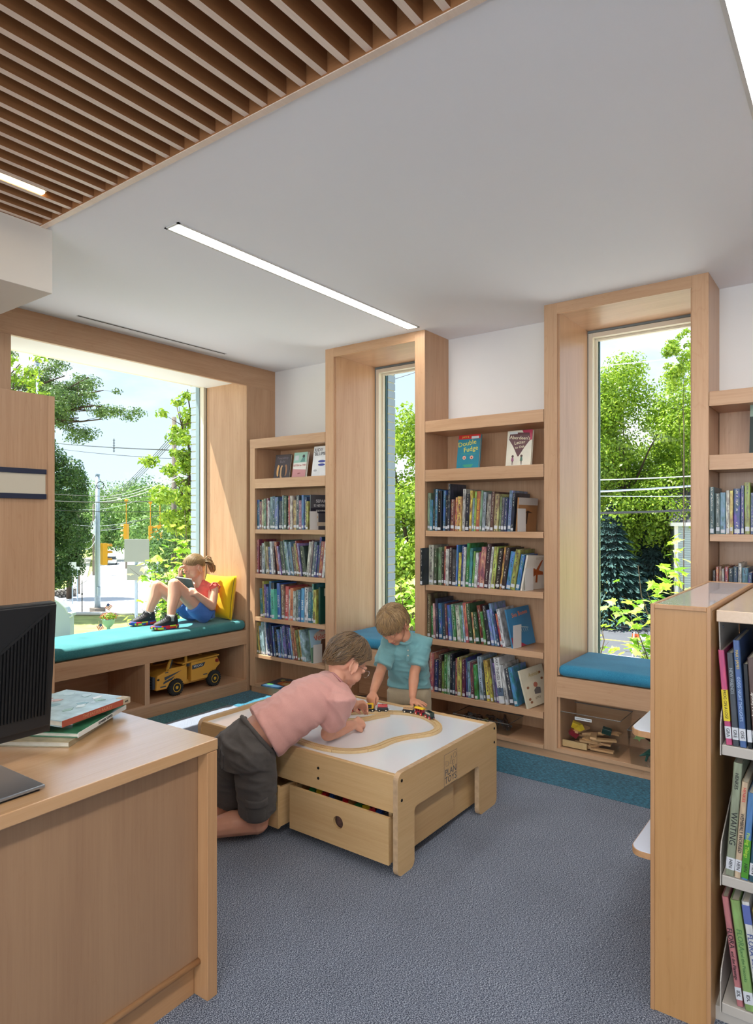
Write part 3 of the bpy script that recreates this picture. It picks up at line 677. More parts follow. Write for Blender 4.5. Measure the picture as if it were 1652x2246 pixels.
NAMES = [('black', (18, 18, 22)), ('dark grey', (70, 70, 76)), ('grey', (130, 130, 136)), ('white', (228, 228, 226)), ('cream', (222, 210, 176)), ('navy', (28, 38, 78)),
         ('blue', (45, 90, 165)), ('light blue', (125, 175, 215)), ('teal', (35, 125, 130)), ('turquoise', (90, 190, 185)), ('dark green', (30, 70, 45)), ('green', (70, 140, 65)),
         ('lime', (165, 195, 60)), ('yellow', (228, 196, 60)), ('orange', (222, 125, 45)), ('red', (180, 40, 42)), ('maroon', (95, 32, 42)), ('pink', (215, 120, 130)),
         ('magenta', (190, 40, 110)), ('purple', (110, 85, 150)), ('brown', (110, 72, 45)), ('tan', (180, 145, 100)), ('olive', (110, 110, 60))]
def cname(h):
    c = [int(h[i:i + 2], 16) for i in (0, 2, 4)]
    return min(NAMES, key=lambda n: sum((a - b) ** 2 for a, b in zip(n[1], c)))[0]
ONES = ['', 'first', 'second', 'third', 'fourth', 'fifth', 'sixth', 'seventh', 'eighth', 'ninth', 'tenth', 'eleventh', 'twelfth', 'thirteenth', 'fourteenth', 'fifteenth', 'sixteenth', 'seventeenth', 'eighteenth', 'nineteenth']
def ordw(n):
    if n < 20: return ONES[n]
    tens = {20: ('twentieth', 'twenty'), 30: ('thirtieth', 'thirty'), 40: ('fortieth', 'forty')}
    t = n // 10 * 10
    return tens[t][0] if n == t else tens[t][1] + '-' + ONES[n - t]
def row(x0, x1, z, where, grp, cols, lean, y=3.835, tr=(0.014, 0.03), hr=(0.22, 0.29), dr=(0.20, 0.24), specials={}, seed=1, fixed=None, hmax=0.32, lab=True):
    """fill a shelf run from x0 to x1; lean(fraction) in degrees, + = tops to the right"""
    r = random.Random(seed); x = x0; i = 0; prev = None; books = []
    cols = cols.split()
    while True:
        i += 1
        f = (x - x0) / (x1 - x0)
        c = cols[(i - 1) % len(cols)]
        t = r.uniform(*tr) if r.random() < 0.85 else tr[1] * 1.15
        h = r.uniform(*hr); d = r.uniform(*dr)
        if r.random() < 0.12: h = min(hmax, h + 0.03)
        sp = specials.get(i, {})
        t = sp.get('t', t); h = sp.get('h', h); d = sp.get('d', d); c = sp.get('c', c)
        a = R(lean(f) + sp.get('a', 0))
        wid = t / math.cos(a)
        if x + wid > x1: break
        # leaning right: pivots on its lower right corner; leaning left: on its lower left corner
        if a > 0: px, pz = x, z + t * math.sin(a)
        else: px, pz = x, z
        size = 'thin' if t < 0.018 else ('thick' if t > 0.027 else '')
        tall = 'tall' if h > 0.272 else ('short' if h < 0.222 else '')
        extra = sp.get('l', '')
        ab = abs(math.degrees(a))
        adj = ' '.join(w for w in (tall, size, cname(c)) if w)
        lb = '%s book, %s from left, %s' % (adj, ordw(i), where)
        o = make_book(lb, t, h, d, c, (px, y + sp.get('y', r.uniform(-0.004, 0.012)), pz + 0.0006), (0, a, 0), grp, label=lab and sp.get('lab', True), lz=r.choice((0.006, 0.012, 0.016)), lh=r.uniform(0.016, 0.024))
        if 'txt' in sp:
            o.children[0].data = U_COVER2
            body, ink, size_, zc = sp['txt'][:4]
            M = frame_matrix((t / 2, -0.0007, h * zc), (0, 0, -1), (1, 0, 0))
            text_obj('title_lettering', body, ink, size_, o, M, sx=sp['txt'][4] if len(sp['txt']) > 4 else 1.0)
        if 'band' in sp:
            bc, za, zb_ = sp['band']
            MB().box(-0.0004, t + 0.0004, -0.0005, d * 0.03, h * za, h * zb_).build('colour_band', plain('band', bc, 0.3), o, world=False)
        books.append((o, t, h, d, a, px, pz))
        nx = x + wid + 0.0012
        # when the lean changes, leave room for the wedge between neighbours
        a2 = R(lean(min(1, (nx - x0) / (x1 - x0))))
        if a2 < a - 1e-4: nx += min(h, 0.25) * (math.tan(a) - math.tan(a2)) if (a - a2) > R(2) else 0.25 * (a - a2)
        x = nx
    return x, books
def mixer(*pal): return ' '.join(pal)
def ordw(n):
    return '%d%s' % (n, 'th' if 10 < n % 100 < 14 else {1: 'st', 2: 'nd', 3: 'rd'}.get(n % 10, 'th'))
g1 = 'books on the shelves of the left bookcase'; g2 = 'books on the shelves of the middle bookcase'; g3 = 'books on the shelves of the right bookcase'
W1 = ['top book shelf, left bookcase', 'second book shelf, left bookcase', 'third book shelf, left bookcase', 'lowest book shelf, left bookcase']
W2 = [s.replace('left', 'middle') for s in W1]; W3 = [s.replace('left', 'right') for s in W1]
# left bookcase
row(-4.083, -3.50, 1.361, W1[0], g1, '2f6f93 8a3c48 d8d2a8 5c7f5a 9a4560 dedfe0 7fa2a4 3c5f56 5f7fae 3b4656 2c3038 6f8f97 4d6a48 20242c b42c4e d5c6b8 c8a66a 50606e 9c5b80 4c86b8 3c4f86 b8b04a 3a4c86 5b4a48 20232a 93a5ac', lambda f: 0, seed=11, hr=(0.22, 0.275), specials={1: dict(t=0.03, h=0.245), 8: dict(t=0.032, h=0.27, c='45657a'), 15: dict(c='c8344e', h=0.27)})
x, b = row(-4.083, -3.86, 0.992, W1[1], g1, 'a0384e 4b2b33 a5b6b8 8d8c62 b9a47f 3c62a0 d5d8dc 5d4a52', lambda f: 0 if f < 0.4 else -5, seed=12, hr=(0.22, 0.27))
x, b = row(-3.845, -3.56, 0.992, W1[1].replace('on ', ''), g1, '9c2f37 8d7bb8 2f4240 3a4b46 3c6f66 8fb3c4 2f5f7e 6d9cb8 3f2a33 a08f45', lambda f: -9, seed=13, hr=(0.23, 0.285)) if False else (x, b)
def row2(i0, *a, **k):
    """continue counting a shelf's books from i0"""
    global ordw
    base = ordw; ordw = lambda n: base(n + i0)
    try: return row(*a, **k)
    finally: ordw = base
n = len(b)
x, b = row2(n, -3.835, -3.50, 0.992, W1[1], g1, '9c2f37 8d7bb8 2f4240 3a4b46 3c6f66 8fb3c4 2f5f7e 6d9cb8 5a2f36 a09a52', lambda f: -9, seed=13, hr=(0.23, 0.285), specials={10: dict(t=0.026, h=0.26, c='a59a58', d=0.25)})
n += len(b)
x, b = row2(n, -3.545 + 0.02, -3.325, 0.992, W1[1], g1, 'dcdcd0 8a7a80 5a6f86 27437c 1f3c78 a83a34 e4e2dc', lambda f: 7, seed=14, hr=(0.25, 0.29))
row(-4.05, -3.40, 0.632, W1[2], g1, '3f8f92 c9c24a 6f5f9a 3f74b4 2f86c0 2e4448 4dbf9f 2f66b8 9a6f58 cc3f3a e4ded2 d9783e c6cfc2 8a9a92 3f76a8 3a9ad0 d8d8da 2f7a86', lambda f: -2.5 if f < 0.4 else 1.0, seed=15, hr=(0.235, 0.28), tr=(0.018, 0.036),
    specials={6: dict(t=0.035, h=0.29, c='2b3f44', txt=('S', INKW, 0.05, 0.8)), 7: dict(t=0.036, h=0.24, c='49bfa0', y=-0.035, txt=('SCIENCE', INKD, 0.026, 0.55)), 8: dict(t=0.030, h=0.29, txt=('SCIENCE', INKW, 0.026, 0.5)), 10: dict(t=0.034, h=0.27, txt=('GREAT STEM', INKW, 0.024, 0.5)), 12: dict(txt=('OUTSIDE', INKD, 0.022, 0.5)), 16: dict(t=0.03, txt=('MATH', INKW, 0.028, 0.5))})
row(-4.083, -3.50, 0.321, W1[3], g1, '8f9a5a d8b64a a8d0d8 b4dade e0e6e8 3f6fa8 2a3f6a 20305f 4f86c0 3a4c5a 24303a 4c8ac0 46608a 7fb0d0 5f66a8 2c3f70 3f4f98 8fc0e0 b87a58 c07a4a', lambda f: -5 - 5 * f, seed=16, hr=(0.22, 0.27), tr=(0.012, 0.028))
# middle bookcase
row(-2.408, -1.765, 1.365, W2[0], g2, '9ab08a 4c9ab8 2c3a34 3a8ab4 1c222a 3c7fb4 1c1f2a 3f4658 8a4a3a d86a3a d8a64a c8c4bc 23283a d8b83c 8fb0bc a8c84c b05a3a 8fb088 9aa8b0 3a302c b0a89a 6a3f3a c8b878 8a9a6a 5a5a6a 3c4a70 7f9ac0 2c3444 a8b83c 5f9a98 2f3a38 b0764a 3a3a6a e0dcd8 a8342f', lambda f: 0.8 + 3.2 * f, seed=21, tr=(0.012, 0.026), hr=(0.21, 0.285),
    specials={5: dict(t=0.030, h=0.27, c='14161c', y=-0.01), 17: dict(t=0.026, h=0.26, c='a8522c', txt=('Dinosaur Stories', plain('ink_yellow', '#ecc93c', 0.5), 0.020, 0.55)), 29: dict(t=0.034, h=0.31, c='6f8f3a')})
row(-2.408, -1.715, 0.998, W2[1], g2, '3a4a3c c9c9b0 4a5a3c 88a878 3c3a34 b04a3a dcdad0 4a3f40 5a5a5c 2a7fc0 d8c840 2f4a9c dededc 2f8f3c 3f9a9c 78b04c e0e6e2 c0586a d88078 5a3a40 e0ddd8 c8d05a 3a2f2c e0a83c 4a3a3a 3a9ad0 a8a84a 2f86c4 7fb0a0 b0b0a4 2f8fd0 e0dcc8 c8a878 4f9ad0 b03a3a 3f7f4a', lambda f: 0.5 + 9 * f * f + 2 * f, seed=22, tr=(0.012, 0.028), hr=(0.22, 0.28),
    specials={1: dict(t=0.020, h=0.25, c='243038', y=-0.085), 2: dict(t=0.036, h=0.27, c='b8b4a0', y=-0.01), 19: dict(t=0.034, h=0.265, c='d08074'), 20: dict(t=0.030, h=0.285, c='4a2f3a', d=0.25)})
row(-2.408, -1.80, 0.632, W2[2], g2, '7a6a4a 3f9a4a e0a0a0 3a3f5a 2f6fa8 2f4f6a 8a4a4a 3c78c0 9ac8a8 4a9a5a d8d8c0 7fb890 a8c8e0 e07a5a 3f5f3a e0a46a 2f5a34 8a3a2a 4f8f3c 3c3f48 6f8fd0 7fa8d8 2f4a78 d83a34 d8dadc b02f34 e0902f 6f86b0 e0d83c b0d0e0 2f8fc0 2f3f6a c84a4a 2f3040 dcae3c', lambda f: 0 - 12 * f, seed=23, tr=(0.011, 0.024), hr=(0.20, 0.275))
row(-2.408, -1.72, 0.271, W2[3], g2, 'a89a9a d86a6a 1f3a7a 4a3a3c 8aa83c 3f8f3c a8d0b0 2a2f3a 3a4a5a b0504a d0c05a 7a2f4a 3a4a8a 7fb0c0 8a4a50 3c9a3c b0c8d8 4f5a60 6a3f58 c8b83c 8a8aa0 6f5fa0 a03a3a dcdcda 4a4f5a 3fa0c8 38506a c02a34 8ab88a 3a4a3a d8c83c 22285a e0903c', lambda f: 0.5 - 13 * max(0, f - 0.35) / 0.65, seed=24, tr=(0.012, 0.026), hr=(0.21, 0.275),
    specials={19: dict(t=0.03, h=0.26, c='d8bc3c'), 23: dict(t=0.038, h=0.29, c='dcdcda', txt=('WAY THINGS WORK', INKD, 0.026, 0.62, 0.9), band=('#5a6a80', 0.16, 0.34)), 27: dict(t=0.036, h=0.30, c='a8182c', txt=('HUMAN BODY!', INKW, 0.026, 0.5, 0.95)), 26: dict(h=0.24)})
# right bookcase
row(-0.650, 0.25, 1.365, W3[0], g3, '4a6a6c 6f7f7a 6fa0b8 e0dcc8 d8b84a 2f3f9a 3a3f86 a8b83c 2f4f8a 5a5f68 5f9ac0 5a3c40 dcd4c4 e0d8c8 d8d0bc 2f4a70 3a5a7a 4f6a48 5f86b0 3a6ab0 c03a34 7a8ab0', lambda f: 0, seed=31, tr=(0.012, 0.022), hr=(0.21, 0.28),
    specials={1: dict(h=0.245, t=0.022, y=-0.02), 6: dict(t=0.032, h=0.235, c='2a3a9a')})
row(-0.640, 0.25, 0.998, W3[1], g3, '3a2420 d86a3c d8b078 b0a8a0 c8382f 2a3f4a 2f4f6a d8d4cc 5f98b8 2f4f8a 6a3f5a 8a8fa0 d8c05a b02f3a 23304a 5a86a0 c02a2c', lambda f: 0 if f < 0.2 else -3, seed=32, tr=(0.012, 0.024), hr=(0.16, 0.21))

# ---- face-out books and big covers at the row ends
def flat_book(label, w, h, t, color, loc, rot, group=None, cat='book', spine='left'):
    """a book seen from its front cover; local x = width, y = thickness (cover at y=0), z = height"""
    o = thing('book', label, cat, loc, rot, group)
    cm = plain('cover_paint', color, 0.3, var=0.10, vscale=9)
    MB().prism([(0, 0), (w, 0), (w, 0.0025), (0.004, 0.0025), (0.004, t - 0.0025), (w, t - 0.0025), (w, t), (0, t)], 'z', 0, h).build('cover', cm, o, world=False)
    MB().box(0.004, w - 0.005, 0.0025, t - 0.0025, 0.004, h - 0.004).build('page_block', PAGES, o, world=False)
    return o
def art(o, name, color, poly, y=-0.0006, th=0.0006):
    return MB().prism(poly, 'y', y, y + th).build(name, plain('art', color, 0.35), o, world=False)
def disc(cx, cz, rx, rz=None, n=14, a0=0, a1=360): 
    rz = rz or rx
    return [(cx + rx * math.cos(R(a0 + (a1 - a0) * k / n)), cz + rz * math.sin(R(a0 + (a1 - a0) * k / n))) for k in range(n if a1 - a0 == 360 else n + 1)]
def ft(o, body, color, size, x, z, ang=0, sx=1.0, shear=0, align='CENTER'):
    c, s = math.cos(R(ang)), math.sin(R(ang))
    M = frame_matrix((x, -0.0012, z), (c, 0, s), (-s, 0, c))
    return text_obj('cover_lettering', body, plain('ink', color, 0.5), size, o, M, sx=sx, shear=shear, align=align)
zD = 1.7775; T = R(-9)
gd = 'face-out books in the display shelves'
o = flat_book('dark brown book with glowing figures, left of three in the left display shelf', 0.175, 0.205, 0.02, '#3c2a26', (-3.955, 3.905, zD), (T, 0, 0), gd)
for (x, z, w_, h_, c) in ((0.045, 0.07, 0.016, 0.05, '#e0a860'), (0.085, 0.06, 0.02, 0.055, '#caa070'), (0.13, 0.07, 0.018, 0.05, '#9a6a40')): art(o, 'printed_figure', c, disc(x, z, w_, h_))
for x in (0.06, 0.095, 0.12): art(o, 'printed_silhouette', '#1a1210', disc(x, 0.06, 0.009, 0.045), y=-0.0012)
ft(o, 'Friendship', '#8a7f86', 0.030, 0.0875, 0.175); ft(o, 'Build', '#8a7f86', 0.030, 0.0875, 0.145)
o = flat_book('mint and pink book with a reading child, middle of the left display shelf', 0.155, 0.21, 0.02, '#e6e2da', (-3.735, 3.895, zD), (T, 0, R(-4)), gd)
art(o, 'mint_panel', '#9cc4b4', [(0, 0.125), (0.155, 0.125), (0.155, 0.21), (0, 0.21)]); art(o, 'pink_panel', '#cf8f90', [(0, 0), (0.155, 0), (0.155, 0.065), (0, 0.075)])
art(o, 'sticker', '#c8ccd0', [(0.015, 0.145), (0.06, 0.145), (0.06, 0.185), (0.015, 0.185)], y=-0.0014)
art(o, 'printed_hair', '#3a3434', disc(0.115, 0.175, 0.014), y=-0.0014); art(o, 'printed_body', '#5f8f86', [(0.08, 0.13), (0.135, 0.13), (0.13, 0.162), (0.105, 0.166)], y=-0.0016)
ft(o, 'LISTEN to THIS', '#c8504e', 0.022, 0.078, 0.102); ft(o, 'BIPS', '#8a3f46', 0.018, 0.08, 0.035)
o = flat_book('white book with bold black lettering and blue bubbles, right in the left display shelf', 0.165, 0.245, 0.02, '#e8e8ea', (-3.505, 3.875, zD), (T, 0, 0), gd)
ft(o, 'JUDY', '#141414', 0.038, 0.008, 0.214, align='LEFT'); ft(o, 'BLUME', '#141414', 0.038, 0.016, 0.182, align='LEFT')
art(o, 'speech_bubble', '#3f4698', disc(0.095, 0.122, 0.038, 0.010)); art(o, 'speech_bubble', '#3f4698', disc(0.095, 0.095, 0.036, 0.010)); art(o, 'speech_bubble', '#b9b9be', disc(0.035, 0.05, 0.018, 0.009))
o = flat_book('teal book with red top band and yellow lettering in the middle display shelf', 0.165, 0.235, 0.022, '#237f94', (-2.205, 3.885, zD), (T, 0, 0), gd)
art(o, 'red_band', '#c8322e', [(0.002, 0.205), (0.165, 0.205), (0.165, 0.235), (0.002, 0.235)])
art(o, 'sticker', '#d8dcdc', [(0.10, 0.206), (0.155, 0.206), (0.155, 0.222), (0.10, 0.222)], y=-0.0014)
ft(o, 'JUDY B', '#e8d060', 0.016, 0.055, 0.219); ft(o, 'Double', '#e4d43c', 0.046, 0.07, 0.175, 8); ft(o, 'Fudge', '#e4d43c', 0.046, 0.10, 0.135, 8)
for x in (0.055, 0.11):
    art(o, 'printed_eye', '#e6a890', disc(x, 0.078, 0.013), y=-0.0010); art(o, 'printed_pupil', '#8a2f2a', disc(x, 0.076, 0.005), y=-0.0016)
art(o, 'printed_lines', '#3f9a7a', [(0.03, 0.105), (0.14, 0.098), (0.14, 0.101), (0.03, 0.108)]); art(o, 'printed_lines', '#3f9a7a', [(0.045, 0.03), (0.125, 0.032), (0.11, 0.012), (0.06, 0.014)])
o = flat_book("cream book with a dark red swirl of lettering in the middle display shelf", 0.170, 0.235, 0.022, '#ddd6c4', (-1.845, 3.885, zD), (T, 0, 0), gd)
art(o, 'red_corner', '#b83a58', [(0.10, 0.235), (0.17, 0.235), (0.17, 0.17), (0.14, 0.16)])
art(o, 'swirl', '#5a2f34', [(0.02, 0.225), (0.15, 0.215), (0.158, 0.17), (0.12, 0.12), (0.085, 0.065), (0.078, 0.065), (0.045, 0.13), (0.012, 0.18)], y=-0.0010)
art(o, 'sticker', '#d8dcdc', [(0.015, 0.212), (0.07, 0.212), (0.07, 0.228), (0.015, 0.228)], y=-0.0018)
ft(o, "Aberdeen's", '#ece0c0', 0.031, 0.088, 0.185, -6); ft(o, 'Letter', '#ece0c0', 0.030, 0.088, 0.155, 5); ft(o, 'to Oak', '#ece0c0', 0.022, 0.09, 0.125, 5); ft(o, 'Grove', '#3a2a2a', 0.018, 0.085, 0.100, 5)
for x, c in ((0.045, '#8a4a6a'), (0.105, '#4a6a5a')):
    art(o, 'printed_figure', c, [(x - 0.009, 0.035), (x + 0.009, 0.035), (x + 0.006, 0.06), (x - 0.006, 0.06)]); art(o, 'printed_head', '#4a2f28', disc(x, 0.067, 0.008)); art(o, 'printed_legs', '#4a2f28', [(x - 0.004, 0.01), (x - 0.002, 0.01), (x, 0.035), (x + 0.003, 0.01), (x + 0.005, 0.01), (x + 0.004, 0.035), (x - 0.004, 0.035)])
o = flat_book('dark green book with curly white lettering in the right display shelf', 0.20, 0.265, 0.022, '#23332f', (-0.475, 3.875, zD), (T, 0, 0), gd)
art(o, 'pale_top', '#9ab0a0', [(0, 0.20), (0.2, 0.20), (0.2, 0.265), (0, 0.265)]); art(o, 'sticker', '#3a3f3c', [(0.045, 0.245), (0.12, 0.245), (0.12, 0.258), (0.045, 0.258)], y=-0.0014)
ft(o, 'Silly', '#ece8da', 0.06, 0.04, 0.18, 4, align='LEFT', shear=0.3); ft(o, 'SORT', '#ece8da', 0.028, 0.035, 0.135, 4, align='LEFT'); ft(o, 'Sop', '#ece8da', 0.06, 0.05, 0.085, 4, align='LEFT', shear=0.3)
art(o, 'printed_leaves', '#a89a4a', [(0.02, 0.0), (0.2, 0.0), (0.2, 0.022), (0.15, 0.018), (0.11, 0.028), (0.07, 0.014), (0.03, 0.02)])

# big covers seen at the right ends: book turned so that its front cover faces +X (toward the aisle)
def end_book(label, w, h, t, color, x, z, a=0, y=3.83, group=None, yaw=0):
    # local x runs along depth (+Y world) from the spine
    o = flat_book(label, w, h, t, color, (x, y, z), (0, 0, R(90 + yaw * 0.4)), group)
    return o
def lean_end(o, deg, h):
    # lean tops left (deg<0) or right (deg>0) about the foot
    M = Matrix.Rotation(R(deg), 4, 'Y') @ o.rotation_euler.to_matrix().to_4x4()
    o.rotation_euler = M.to_euler()
# with rotation +90 about Z, local -Y (the cover face) points to +X
o = end_book('grey picture book cover, last on the top book shelf of the left bookcase', 0.25, 0.275, 0.012, '#4a4a50', -3.478, 1.361, y=3.84, group=g1, yaw=-38)
ft(o, 'SEPARATE', '#d8d8dc', 0.034, 0.125, 0.225); ft(o, 'IS NEVER EQUAL', '#d8d8dc', 0.026, 0.125, 0.19)
art(o, 'printed_band', '#1c1c2c', [(0, 0.13), (0.25, 0.13), (0.25, 0.17), (0, 0.17)]); ft(o, 'SOJOURNER TRUTH', '#e8e4da', 0.018, 0.13, 0.15)
art(o, 'printed_bus', '#c8b8a0', [(0.03, 0.03), (0.22, 0.03), (0.22, 0.06), (0.03, 0.06)]); art(o, 'printed_dots', '#c8923c', disc(0.05, 0.10, 0.016))
o = end_book('dark green picture book back cover, last on the third book shelf of the left bookcase', 0.235, 0.285, 0.02, '#173f36', -3.375, 0.632, y=3.835, group=g1, yaw=-20)
art(o, 'pale_box', '#b8b09a', [(0.04, 0.215), (0.225, 0.215), (0.225, 0.275), (0.04, 0.275)])
for k in range(4): art(o, 'printed_picture', ['#5a4a3a', '#3a3a3a', '#6a4a5a', '#4a5a4a'][k], [(0.055 + 0.042 * k, 0.23), (0.083 + 0.042 * k, 0.23), (0.083 + 0.042 * k, 0.262), (0.055 + 0.042 * k, 0.262)], y=-0.0014)
for k in range(6): art(o, 'printed_line', '#8fae9c', [(0.10, 0.175 - 0.014 * k), (0.19 - 0.01 * (k % 3), 0.175 - 0.014 * k), (0.19 - 0.01 * (k % 3), 0.178 - 0.014 * k), (0.10, 0.178 - 0.014 * k)])
art(o, 'printed_mark', '#8fae9c', disc(0.13, 0.055, 0.012))
o = end_book("picture book cover with a smoking mountain, last on the lowest shelf of the left bookcase", 0.26, 0.255, 0.012, '#6f8f74', -3.455, 0.3215, y=3.835, group=g1, yaw=-30)
art(o, 'printed_sky', '#9ab8c8', [(0, 0.12), (0.26, 0.12), (0.26, 0.255), (0, 0.255)]); art(o, 'printed_smoke', '#cdb5a2', disc(0.14, 0.20, 0.10, 0.045), y=-0.0010); art(o, 'printed_mountain', '#6a4a3a', [(0.05, 0.02), (0.11, 0.17), (0.16, 0.17), (0.23, 0.02)], y=-0.0014)
o2 = ft(o, 'Volcano!', '#c83a28', 0.055, 0.135, 0.195, 8); ft(o, "I'm a", '#c83a28', 0.024, 0.12, 0.238, 4)
for c_ in list(o.children):
    if 'lettering' in c_.name: c_.location.y -= 0.001
lean_end(o, -8, 0.25)
o = end_book('sand coloured picture book cover, last on the top book shelf of the middle bookcase', 0.21, 0.215, 0.012, '#9a6f4a', -1.742, 1.365, y=3.835, group=g2, yaw=-25)
art(o, 'printed_top', '#b8b0a8', [(0, 0.17), (0.21, 0.17), (0.21, 0.215), (0, 0.215)]); art(o, 'printed_tree', '#3a2a22', [(0.05, 0.11), (0.10, 0.135), (0.16, 0.12), (0.11, 0.12), (0.10, 0.05), (0.09, 0.05), (0.09, 0.12)])
lean_end(o, 4, 0.2)
o = end_book('white picture book with orange octopus, last on second shelf of the middle bookcase', 0.235, 0.225, 0.012, '#d8d0c2', -1.710, 0.9985, y=3.832, group=g2, yaw=-30)
art(o, 'printed_octopus', '#a8562c', [(0.07, 0.10), (0.11, 0.13), (0.15, 0.19), (0.17, 0.20), (0.14, 0.13), (0.19, 0.12), (0.20, 0.10), (0.14, 0.10), (0.15, 0.05), (0.13, 0.05), (0.12, 0.10), (0.06, 0.07), (0.045, 0.02), (0.03, 0.03), (0.05, 0.08)])
art(o, 'printed_octopus', '#a8562c', disc(0.085, 0.125, 0.028, 0.018)); ft(o, 'OCTOPUS', '#b8a890', 0.022, 0.14, 0.205)
lean_end(o, 11, 0.2)
o = end_book('blue picture book cover with orange title, last on third shelf of the middle bookcase', 0.235, 0.245, 0.012, '#3f7aa0', -1.765, 0.6325, y=3.83, group=g2, yaw=-32)
art(o, 'printed_coral', '#a83a4a', [(0, 0), (0.14, 0), (0.06, 0.04), (0.03, 0.055), (0, 0.07)]); ft(o, 'Sea Bones', '#e0742c', 0.040, 0.125, 0.205, 4)
for k in range(7): art(o, 'printed_bones', '#a8bcbc', [(0.05 + 0.02 * k, 0.13 - 0.004 * k), (0.054 + 0.02 * k, 0.13 - 0.004 * k), (0.062 + 0.02 * k, 0.085), (0.059 + 0.02 * k, 0.085)])
art(o, 'printed_bones', '#a8bcbc', [(0.04, 0.134), (0.19, 0.104), (0.19, 0.109), (0.04, 0.140)])
lean_end(o, -12, 0.2)
o = end_book('cream picture book of drawn animals leaning last on the lowest shelf of the middle bookcase', 0.235, 0.235, 0.012, '#d6cdb4', -1.665, 0.2715, y=3.828, group=g2, yaw=-34)
ft(o, 'Animals', '#b8a060', 0.034, 0.13, 0.19); art(o, 'printed_egg', '#b8705a', disc(0.125, 0.125, 0.020, 0.016)); art(o, 'printed_animal', '#6f6a66', [(0.10, 0.07), (0.16, 0.065), (0.165, 0.10), (0.13, 0.11), (0.10, 0.095)])
for x_, z_ in ((0.04, 0.05), (0.05, 0.03), (0.045, 0.12), (0.19, 0.19), (0.2, 0.15), (0.2, 0.04)): art(o, 'printed_animal', '#8a5a3a', disc(x_, z_, 0.012, 0.008))
ft(o, 'LITTLE', '#8a7a5a', 0.018, 0.12, 0.045)
lean_end(o, -15, 0.2)

# white metal bookends
WMET = plain('bookend_white', '#cfcbc6', 0.4)
def bookend(x, z, label, yaw=0, y=3.86):
    yaw = 78
    t = thing('bookend', label, 'bookend', (x, y, z), (0, 0, R(yaw)))
    MB().rbox(0, 0.085, -0.0015, 0.0, 0.0, 0.145, 0.0006, 2).build('upright', WMET, t, world=False)
    MB().box(0, 0.085, 0.0, 0.08, 0.0, 0.0010).build('foot_plate', WMET, t, world=False)
bookend(-3.478, 1.3615, 'white metal bookend on the top book shelf of the left bookcase', 12, 3.828)
bookend(-3.44, 0.3215, 'white metal bookend before the smoking mountain book in the left bookcase', 20, 3.828)
bookend(-1.735, 1.3655, 'white metal bookend on the top book shelf of the middle bookcase', 20, 3.826)
bookend(-1.685, 0.9985, 'white metal bookend before the octopus book in the middle bookcase', 30, 3.828)
bookend(-1.765, 0.6325, 'white metal bookend before the blue cover on the third shelf of the middle bookcase', 30, 3.826)

# flat picture book lying on the base of the left bookcase
o = thing('picture_book', 'blue picture book with a tiger lying on the base of the left bookcase', 'book', (-3.985, 3.795, 0.0725), (0, 0, R(6)))
MB().box(0, 0.36, 0, 0.27, 0, 0.003).box(0, 0.36, 0, 0.27, 0.009, 0.012).box(0, 0.36, 0, 0.003, 0.003, 0.009).build('cover', plain('tiger_book_cover', '#35536e', 0.25, var=0.3, vscale=14), o, world=False)
MB().box(0.003, 0.357, 0.003, 0.267, 0.003, 0.009).build('page_block', PAGES, o, world=False)
def blot(c, cx, cy, rx, ry, z, name='printed_tiger'):
    return MB().prism([(cx + rx * math.cos(R(30 * k)) * (1 + 0.12 * (k % 2)), cy + ry * math.sin(R(30 * k)) * (1 + 0.12 * (k % 2))) for k in range(12)], 'z', z, z + 0.0004).build(name, plain('tiger_art', c, 0.3), o, world=False)
blot('#c86a2c', 0.18, 0.14, 0.10, 0.07, 0.012); blot('#e4c88a', 0.19, 0.12, 0.055, 0.035, 0.0125); blot('#2a1c14', 0.20, 0.125, 0.012, 0.010, 0.013)
for k in range(5): blot('#2a1c14', 0.10 + 0.04 * k, 0.18 - 0.01 * (k % 2), 0.006, 0.022, 0.0126, 'printed_stripe')
blot('#a83a3a', 0.29, 0.05, 0.03, 0.02, 0.012, 'printed_flower'); blot('#4f8a4a', 0.05, 0.06, 0.03, 0.025, 0.012, 'printed_leaf'); blot('#c8b84a', 0.06, 0.21, 0.02, 0.018, 0.012, 'printed_flower')

# ---- books of the right-hand range (spines toward the camera)
gr = 'picture books in the low right-hand shelving'
def rbook(label, t, h, d, c, x, z, a, y=2.105, txt=None, lab='GRE', band=None):
    px, pz = (x, z + t * math.sin(R(a))) if a > 0 else (x, z)
    o = make_book(label, t, h, d, c, (px, y, pz + 0.001), (0, R(a), 0), gr, label=True, lz=0.018, lh=0.034)
    for c_ in o.children:
        if c_.name.startswith('cover'): c_.data = U_COVER2
    if lab: text_obj('call_lettering', lab, INKD, 0.0125, o, frame_matrix((t / 2, -0.0012, 0.035), (0, 0, -1), (1, 0, 0)))
    if band: MB().box(-0.0004, t + 0.0004, -0.0006, d * 0.05, h * band[1], h * band[2]).build('colour_band', plain('band', band[0], 0.3), o, world=False)
    for tt in (txt or []):
        body, ink, s_, zc = tt[:4]
        text_obj('title_lettering', body, ink, s_, o, frame_matrix((t / 2, -0.0016, h * zc), (0, 0, -1), (1, 0, 0)), sx=tt[4] if len(tt) > 4 else 1.0)
    return o
YEL = plain('ink_gold', '#d8b84a', 0.5); RED = plain('ink_red', '#c83a34', 0.5); PUR = plain('ink_plum', '#4a3050', 0.5); GRN = plain('ink_moss', '#4f7a4a', 0.5); BLU = plain('ink_blue', '#2a3f86', 0.5)
z = 0.798
rbook('pink and yellow book, first on the upper right-hand shelf', 0.0155, 0.268, 0.24, '#c83270', -0.316, z, -4.5, txt=[('FROG ON A LOG?', INKD, 0.0112, 0.425, 0.9)], lab='GRA', band=('#d8c02c', 0.25, 0.58))
